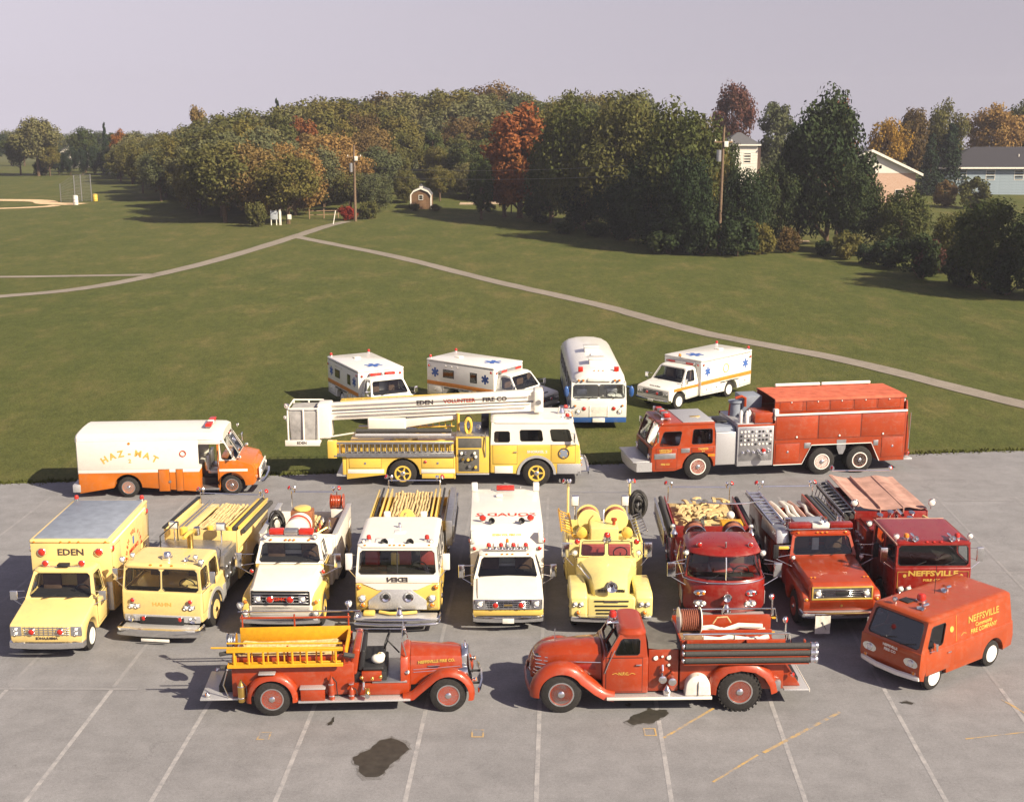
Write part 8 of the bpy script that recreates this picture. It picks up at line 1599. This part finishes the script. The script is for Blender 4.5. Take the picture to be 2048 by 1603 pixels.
# ------------------------------------------------------------------ three white box ambulances on the grass
def white_ambulance(label, x, y, rz, variant):
    P = thing('ambulance', label, 'ambulance', (x, y, -.03), rz, 'white ambulances parked on the grass'); P.scale = (1.06, 1.06, 1.06)
    axle(P, 0, .96, .37, .21, rim=WHC, style='cap', rr=.64); axle(P, -3.75, 1.0, .37, .21, True, rim=WHC, style='cap', rr=.64)
    A = lambda x_, r=.48: [(x_ + r * math.cos(R(a)), .37 + r * math.sin(R(a))) for a in range(180, -1, -15)]
    prof(P, 'front_body', WHC, [(-1.40, .40)] + A(0) + [(.72, .44), (.76, .60), (.74, .95), (.66, 1.0), (-.30, 1.16), (-1.40, 1.16)], .96, .045, 3); bx(P, 'underbody', BLK, -5.0, .5, -.7, .7, .28, .5, .03)
    cab(P, WHC, (-1.38, -.26, .94, 1.15), (-1.35, -.72, .78, 1.76), ws=((.05, .95, .06, .93),), side=((.10, .78, .06, .86),), rear=None, crown=.06, rr=.2, seat_z=.7)
    grille(P, .775, .58, .62, .88, 3, STL, BLK, 0, 0)
    for s_ in (-1, 1):
        bx(P, 'lamp_bezel', STL, .72, .77, s_ * .76 - .16, s_ * .76 + .16, .62, .88, .02)
        for d in (-.075, .075): headlight(P, .78, s_ * .76 + d, .76, .06)
        flasher(P, .80, s_ * .30, .76, .08, REDL); mirror(P, -.2, s_ * .94, 1.30, .16, .26, .24); sdoor(P, WHC, -1.32, -.42, s_ * .96, .45, 1.15, 'door', False, .01); handle(P, -1.2, s_ * .975, 1.0)
        bx(P, 'orange_stripe', ORS, -1.38, .40, s_ * .962 - .004, s_ * .962 + .012, .86, 1.00, .003)
    bumper(P, .92, .98, .34, .52, CHR, .3, .08); bx(P, 'licence_plate', WHP, .92, .93, -.15, .15, .38, .48, .003); wiper(P, -.22, -.5, 1.18, -.05, .08, .4); text(P, 'lettering', INKK, 'AMBULANCE', (.60, 0, 1.035), (0, -1, 0), (-.2, 0, .98), .10, 1.1)
    pr = [(-5.35, .42)] + A(-3.75, .50) + [(-1.40, .42), (-1.40, 2.02), (-5.35, 2.02)]
    prof(P, 'box_body', WHC, pr, 1.10, .03); bx(P, 'box_cap', WHC, -5.37, -1.38, -1.115, 1.115, 2.022, 2.12, .05, 3)
    if variant == 0: bx(P, 'light_bar', CHR, -1.36, -1.16, -.6, .6, 1.83, 1.87, .01); [bx(P, 'bar_lens', m, -1.37, -1.15, a, b_, 1.872, 1.98, .03) for a, b_, m in ((-.6, -.1, REDL), (-.08, .08, STL), (.1, .6, REDL))]
    else:
        bx(P, 'light_bar', STL, -1.38, -1.24, -.8, .8, 1.84, 1.96, .02); [bx(P, 'bar_lens', REDL, -1.235, -1.22, a, a + .42, 1.86, 1.95, .01) for a in (-.75, .32)]
        if variant == 2: beacon(P, -1.3, -.1, 2.12, .07, .12, AMB)
    for s_ in (-1, 1):
        bx(P, 'orange_stripe', ORS, -5.34, -1.42, s_ * 1.10 - .004, s_ * 1.10 + .006, .92, 1.10, .002); flasher(P, -1.38, s_ * .92, 1.86, .06, REDL); flasher(P, -1.55, s_ * 1.12, 1.88, .065, REDL, (0, s_, 0)); flasher(P, -5.2, s_ * 1.12, 1.80, .065, REDL, (0, s_, 0)); beacon(P, -5.25, s_ * .95, 2.12, .07, .12, REDL)
        for xx in (-1.9, -4.85):
            m = MB()
            for a in (0, 60, 120): ca, sa = math.cos(R(a)), math.sin(R(a)); m.add([(xx + .22 * sa + .055 * ca, s_ * 1.106, 1.52 + .22 * ca - .055 * sa), (xx + .22 * sa - .055 * ca, s_ * 1.106, 1.52 + .22 * ca + .055 * sa), (xx - .22 * sa - .055 * ca, s_ * 1.106 + s_ * .0004 * a / 60, 1.52 - .22 * ca + .055 * sa), (xx - .22 * sa + .055 * ca, s_ * 1.106, 1.52 - .22 * ca - .055 * sa)], [(0, 1, 2, 3)])
            m.build('star_of_life', INKB, P)
        if variant < 2:
            for a, b_, c_, d in ((-4.35, -3.75, 1.35, 1.68), (-2.75, -2.4, 1.30, 1.72)): o = bx(P, 'window_frame', BLK, a - .03, b_ + .03, s_ * 1.10 - .004, s_ * 1.10 + .010, c_ - .03, d + .03, .006); bx(o, 'pane', GLB, a, b_, s_ * 1.113 - .002, s_ * 1.113 + .002, c_, d, 0)
            for xx in (-4.2, -3.85, -3.5): MB().ball((xx, s_ * 1.11, 1.88), (.07, .03, .05), 10, 5).build('scene_light', WHP, P)
        ringmark(P, 'crest_ring', INKO, (-2.55 if variant < 2 else -3.3, s_ * 1.10, .70 if variant < 2 else 1.5), (0, s_, 0), .2)
        for a, b_ in ((-2.95, -2.2), (-5.28, -4.4), (-2.15, -1.5)): sdoor(P, WHC, a, b_, s_ * 1.10, .48, .90, 'compartment_door', True, .008)
        text(P, 'lettering', INKK, 'NEFFSVILLE COMMUNITY AMBULANCE', (-3.6, s_ * 1.104, .84), (-s_, 0, 0), (0, 0, 1), .085); bx(P, 'drip_rail', STL, -5.2, -1.5, s_ * 1.11 - .01, s_ * 1.11 + .012, 2.0, 2.015, .003)
    m = MB()
    for a in (0, 60, 120): ca, sa = math.cos(R(a)), math.sin(R(a)); m.add([(-2.3 + .42 * ca - .1 * sa, .42 * sa + .1 * ca, 2.124 + a * 2e-5), (-2.3 + .42 * ca + .1 * sa, .42 * sa - .1 * ca, 2.124 + a * 2e-5), (-2.3 - .42 * ca + .1 * sa, -.42 * sa - .1 * ca, 2.124 + a * 2e-5), (-2.3 - .42 * ca - .1 * sa, -.42 * sa + .1 * ca, 2.124 + a * 2e-5)], [(0, 1, 2, 3)])
    m.build('roof_star', INKB, P); bx(P, 'roof_vent', WHP, -4.4, -4.1, -.2, .1, 2.12, 2.18, .02); bumper(P, -5.2, 1.0, .36, .50, ALU, .1, .05, name='rear_step')
white_ambulance('white ambulance with orange stripe parked furthest left on the grass', -5.55, 58.2, -62, 0)
white_ambulance('white ambulance with orange stripe parked just left of the bus', 1.02, 59.7, -36.5, 1)
white_ambulance('white ambulance with orange stripe right of the bus, facing left', 7.45, 61.35, 224, 2)
# ------------------------------------------------------------------ white and blue bus
def bus():
    P = thing('bus', 'white bus with blue lower edge and rounded roof on the grass', 'bus', (3.93, 58.2, -.03), -89)
    axle(P, 0, 1.18, .48, .26, rim=WHC, style='disc', rr=.6); axle(P, -5.4, 1.18, .48, .26, True, rim=WHC, style='disc', rr=.6); hw = 1.26; x0, x1 = -7.6, 1.62
    A = lambda x_, r=.56: [(x_ + r * math.cos(R(a)), .46 + r * math.sin(R(a))) for a in range(180, -1, -15)]
    prof(P, 'blue_skirt', BLU, [(x0, .34)] + A(-5.4)[0:] + A(0) + [(x1, .34), (x1 + .02, .58), (x0, .58)], hw, .02)
    prof(P, 'body', WHC, [(x0, .583)] + [p for p in A(-5.4) if p[1] > .6] + [p for p in A(0) if p[1] > .6] + [(x1 + .02, .583), (x1 + .02, 1.40), (x0, 1.40)], hw + .005, .03)
    panel(P, 'windshield_frame', WHC, [(x1, -hw, 1.40), (x1, hw, 1.40), (x1 - .10, hw - .02, 2.18), (x1 - .10, -hw + .02, 2.18)], [(.03, .495, .10, .88), (.505, .97, .10, .88)], .05, None, 'windshield', .07)
    for s_ in (-1, 1):
        q = [(x1, s_ * hw, 1.40), (x0, s_ * hw, 1.40), (x0, s_ * (hw - .02), 2.18), (x1 - .10, s_ * (hw - .02), 2.18)]; ops = [(.02 + .121 * k, .02 + .121 * k + .10, .10, .86) for k in range(8)]
        panel(P, 'side_wall', WHC, q if s_ > 0 else [q[1], q[0], q[3], q[2]], ops if s_ > 0 else [(1 - b_, 1 - a, c_, d) for a, b_, c_, d in ops], .05)
        o = MB().ball((x1 - .05, s_ * (hw + .22), 1.78), (.07, .12, .26), 12, 7).build('mirror', BLU, P); tb(o, 'arm', BLU, [(x1 - .05, s_ * hw, 2.02), (x1 - .05, s_ * (hw + .2), 1.98)], .018, 5); headlight(P, x1 + .03, s_ * .95, .86, .11); flasher(P, x1 + .03, s_ * .68, 1.00, .09, REDL); flasher(P, x1 + .05, s_ * 1.08, 1.14, .05, AMB)
        bx(P, 'blue_line', BLU, x0, x1 - .1, s_ * (hw + .008) - .004, s_ * (hw + .008) + .004, 1.28, 1.34, .002); bx(P, 'warning_lamp', REDL, x1 - .55, x1 - .42, s_ * .82 - .11, s_ * .82 + .11, 2.62, 2.84, .02)
        for k in (0, 1): flasher(P, x1 - .02, s_ * (.72 + .20 * k), 2.30, .055, AMB)
    bx(P, 'rear_wall', WHC, x0 - .03, x0 + .02, -hw + .06, hw - .06, .6, 2.2, .02)
    ring = lambda x, d: [(x, y, z) for y, z in [(-hw - .0 + d, 2.18), (-hw + .04 + d, 2.36), (-hw + .18 + d * .8, 2.52 - d), (-hw + .42, 2.65 - d), (-.45, 2.74 - d), (0, 2.76 - d), (.45, 2.74 - d), (hw - .42, 2.65 - d), (hw - .18 - d * .8, 2.52 - d), (hw - .04 - d, 2.36), (hw - d, 2.18)]]
    MB().loft([ring(x0 - .02, .16), ring(x0 + .25, .03), ring(x0 + .6, 0), ring(x1 - .9, 0), ring(x1 - .35, .07), ring(x1 - .12, .20), ring(x1 - .09, .34)]).build('roof', WHC, P, ang=40)
    o = MB().prism([(-.52, 2.24), (.52, 2.24), (.52, 2.36), (.46, 2.42), (-.46, 2.42), (-.52, 2.36)], 'x', x1 - .12, x1 - .03).build('destination_box', WHP, P, .01)
    for k in range(9): bx(P, 'grille_bar', WHP, x1 + .02, x1 + .04, -.40, .40, .62 + .055 * k, .64 + .055 * k, .004, 1)
    for s_ in (-1, 1): bx(P, 'grille_bar', WHP, x1 + .02, x1 + .045, s_ * .41 - .02, s_ * .41 + .02, .60, 1.12, .004)
    bx(P, 'licence_plate', WHP, x1 + .03, x1 + .05, -.28, .28, .36, .56, .008); MB().lathe((x1 - .02, -.92, 1.28), (1, 0, 0), [(0, .18), (.02, .18), (.03, .05)], 14).build('vent', GREYROOF, P)
    for x in (-.2, -3.2): o = bx(P, 'roof_vent', WHC, x - .35, x + .35, -.35, .35, 2.745, 2.98, .03); bx(o, 'lid', WHC, x - .38, x + .38, -.38, .38, 2.982, 3.02, .015)
    beacon(P, -1.5, -.15, 2.76, .07, .12, STL); seats(P, .4, .95, (-.7, .7), STL); seats(P, -.8, .95, (-.7, .7), STL); steering(P, 1.2, .6, 1.5); bx(P, 'dashboard', DRK, 1.2, 1.55, -1.1, 1.1, 1.2, 1.44, .03); wiper(P, x1 + .02, -.5, 1.44, -.02, .12, .25); wiper(P, x1 + .02, .6, 1.44, -.02, .12, .25); markers(P, x1 - .3, 2.70, (-.2, 0, .2), AMB, .025)
bus()
# autumn haze: one closed box of thin even air round camera and land
hz = MB().box(-420, 420, -60, 560, -10, 26).build('haze', None, None, smooth=False); hz['kind'] = 'stuff'
hm = bpy.data.materials.new('thin_haze'); hm.use_nodes = True; hn = hm.node_tree; hn.nodes.clear()
ho = hn.nodes.new("ShaderNodeOutputMaterial"); hv = hn.nodes.new("ShaderNodeVolumePrincipled"); hv.inputs['Color'].default_value = (.86, .88, 1.0, 1)
hv.inputs['Density'].default_value = .00035; hv.inputs['Anisotropy'].default_value = .2; hn.links.new(hv.outputs[0], ho.inputs['Volume']); hz.data.materials.append(hm)
flush_texts()
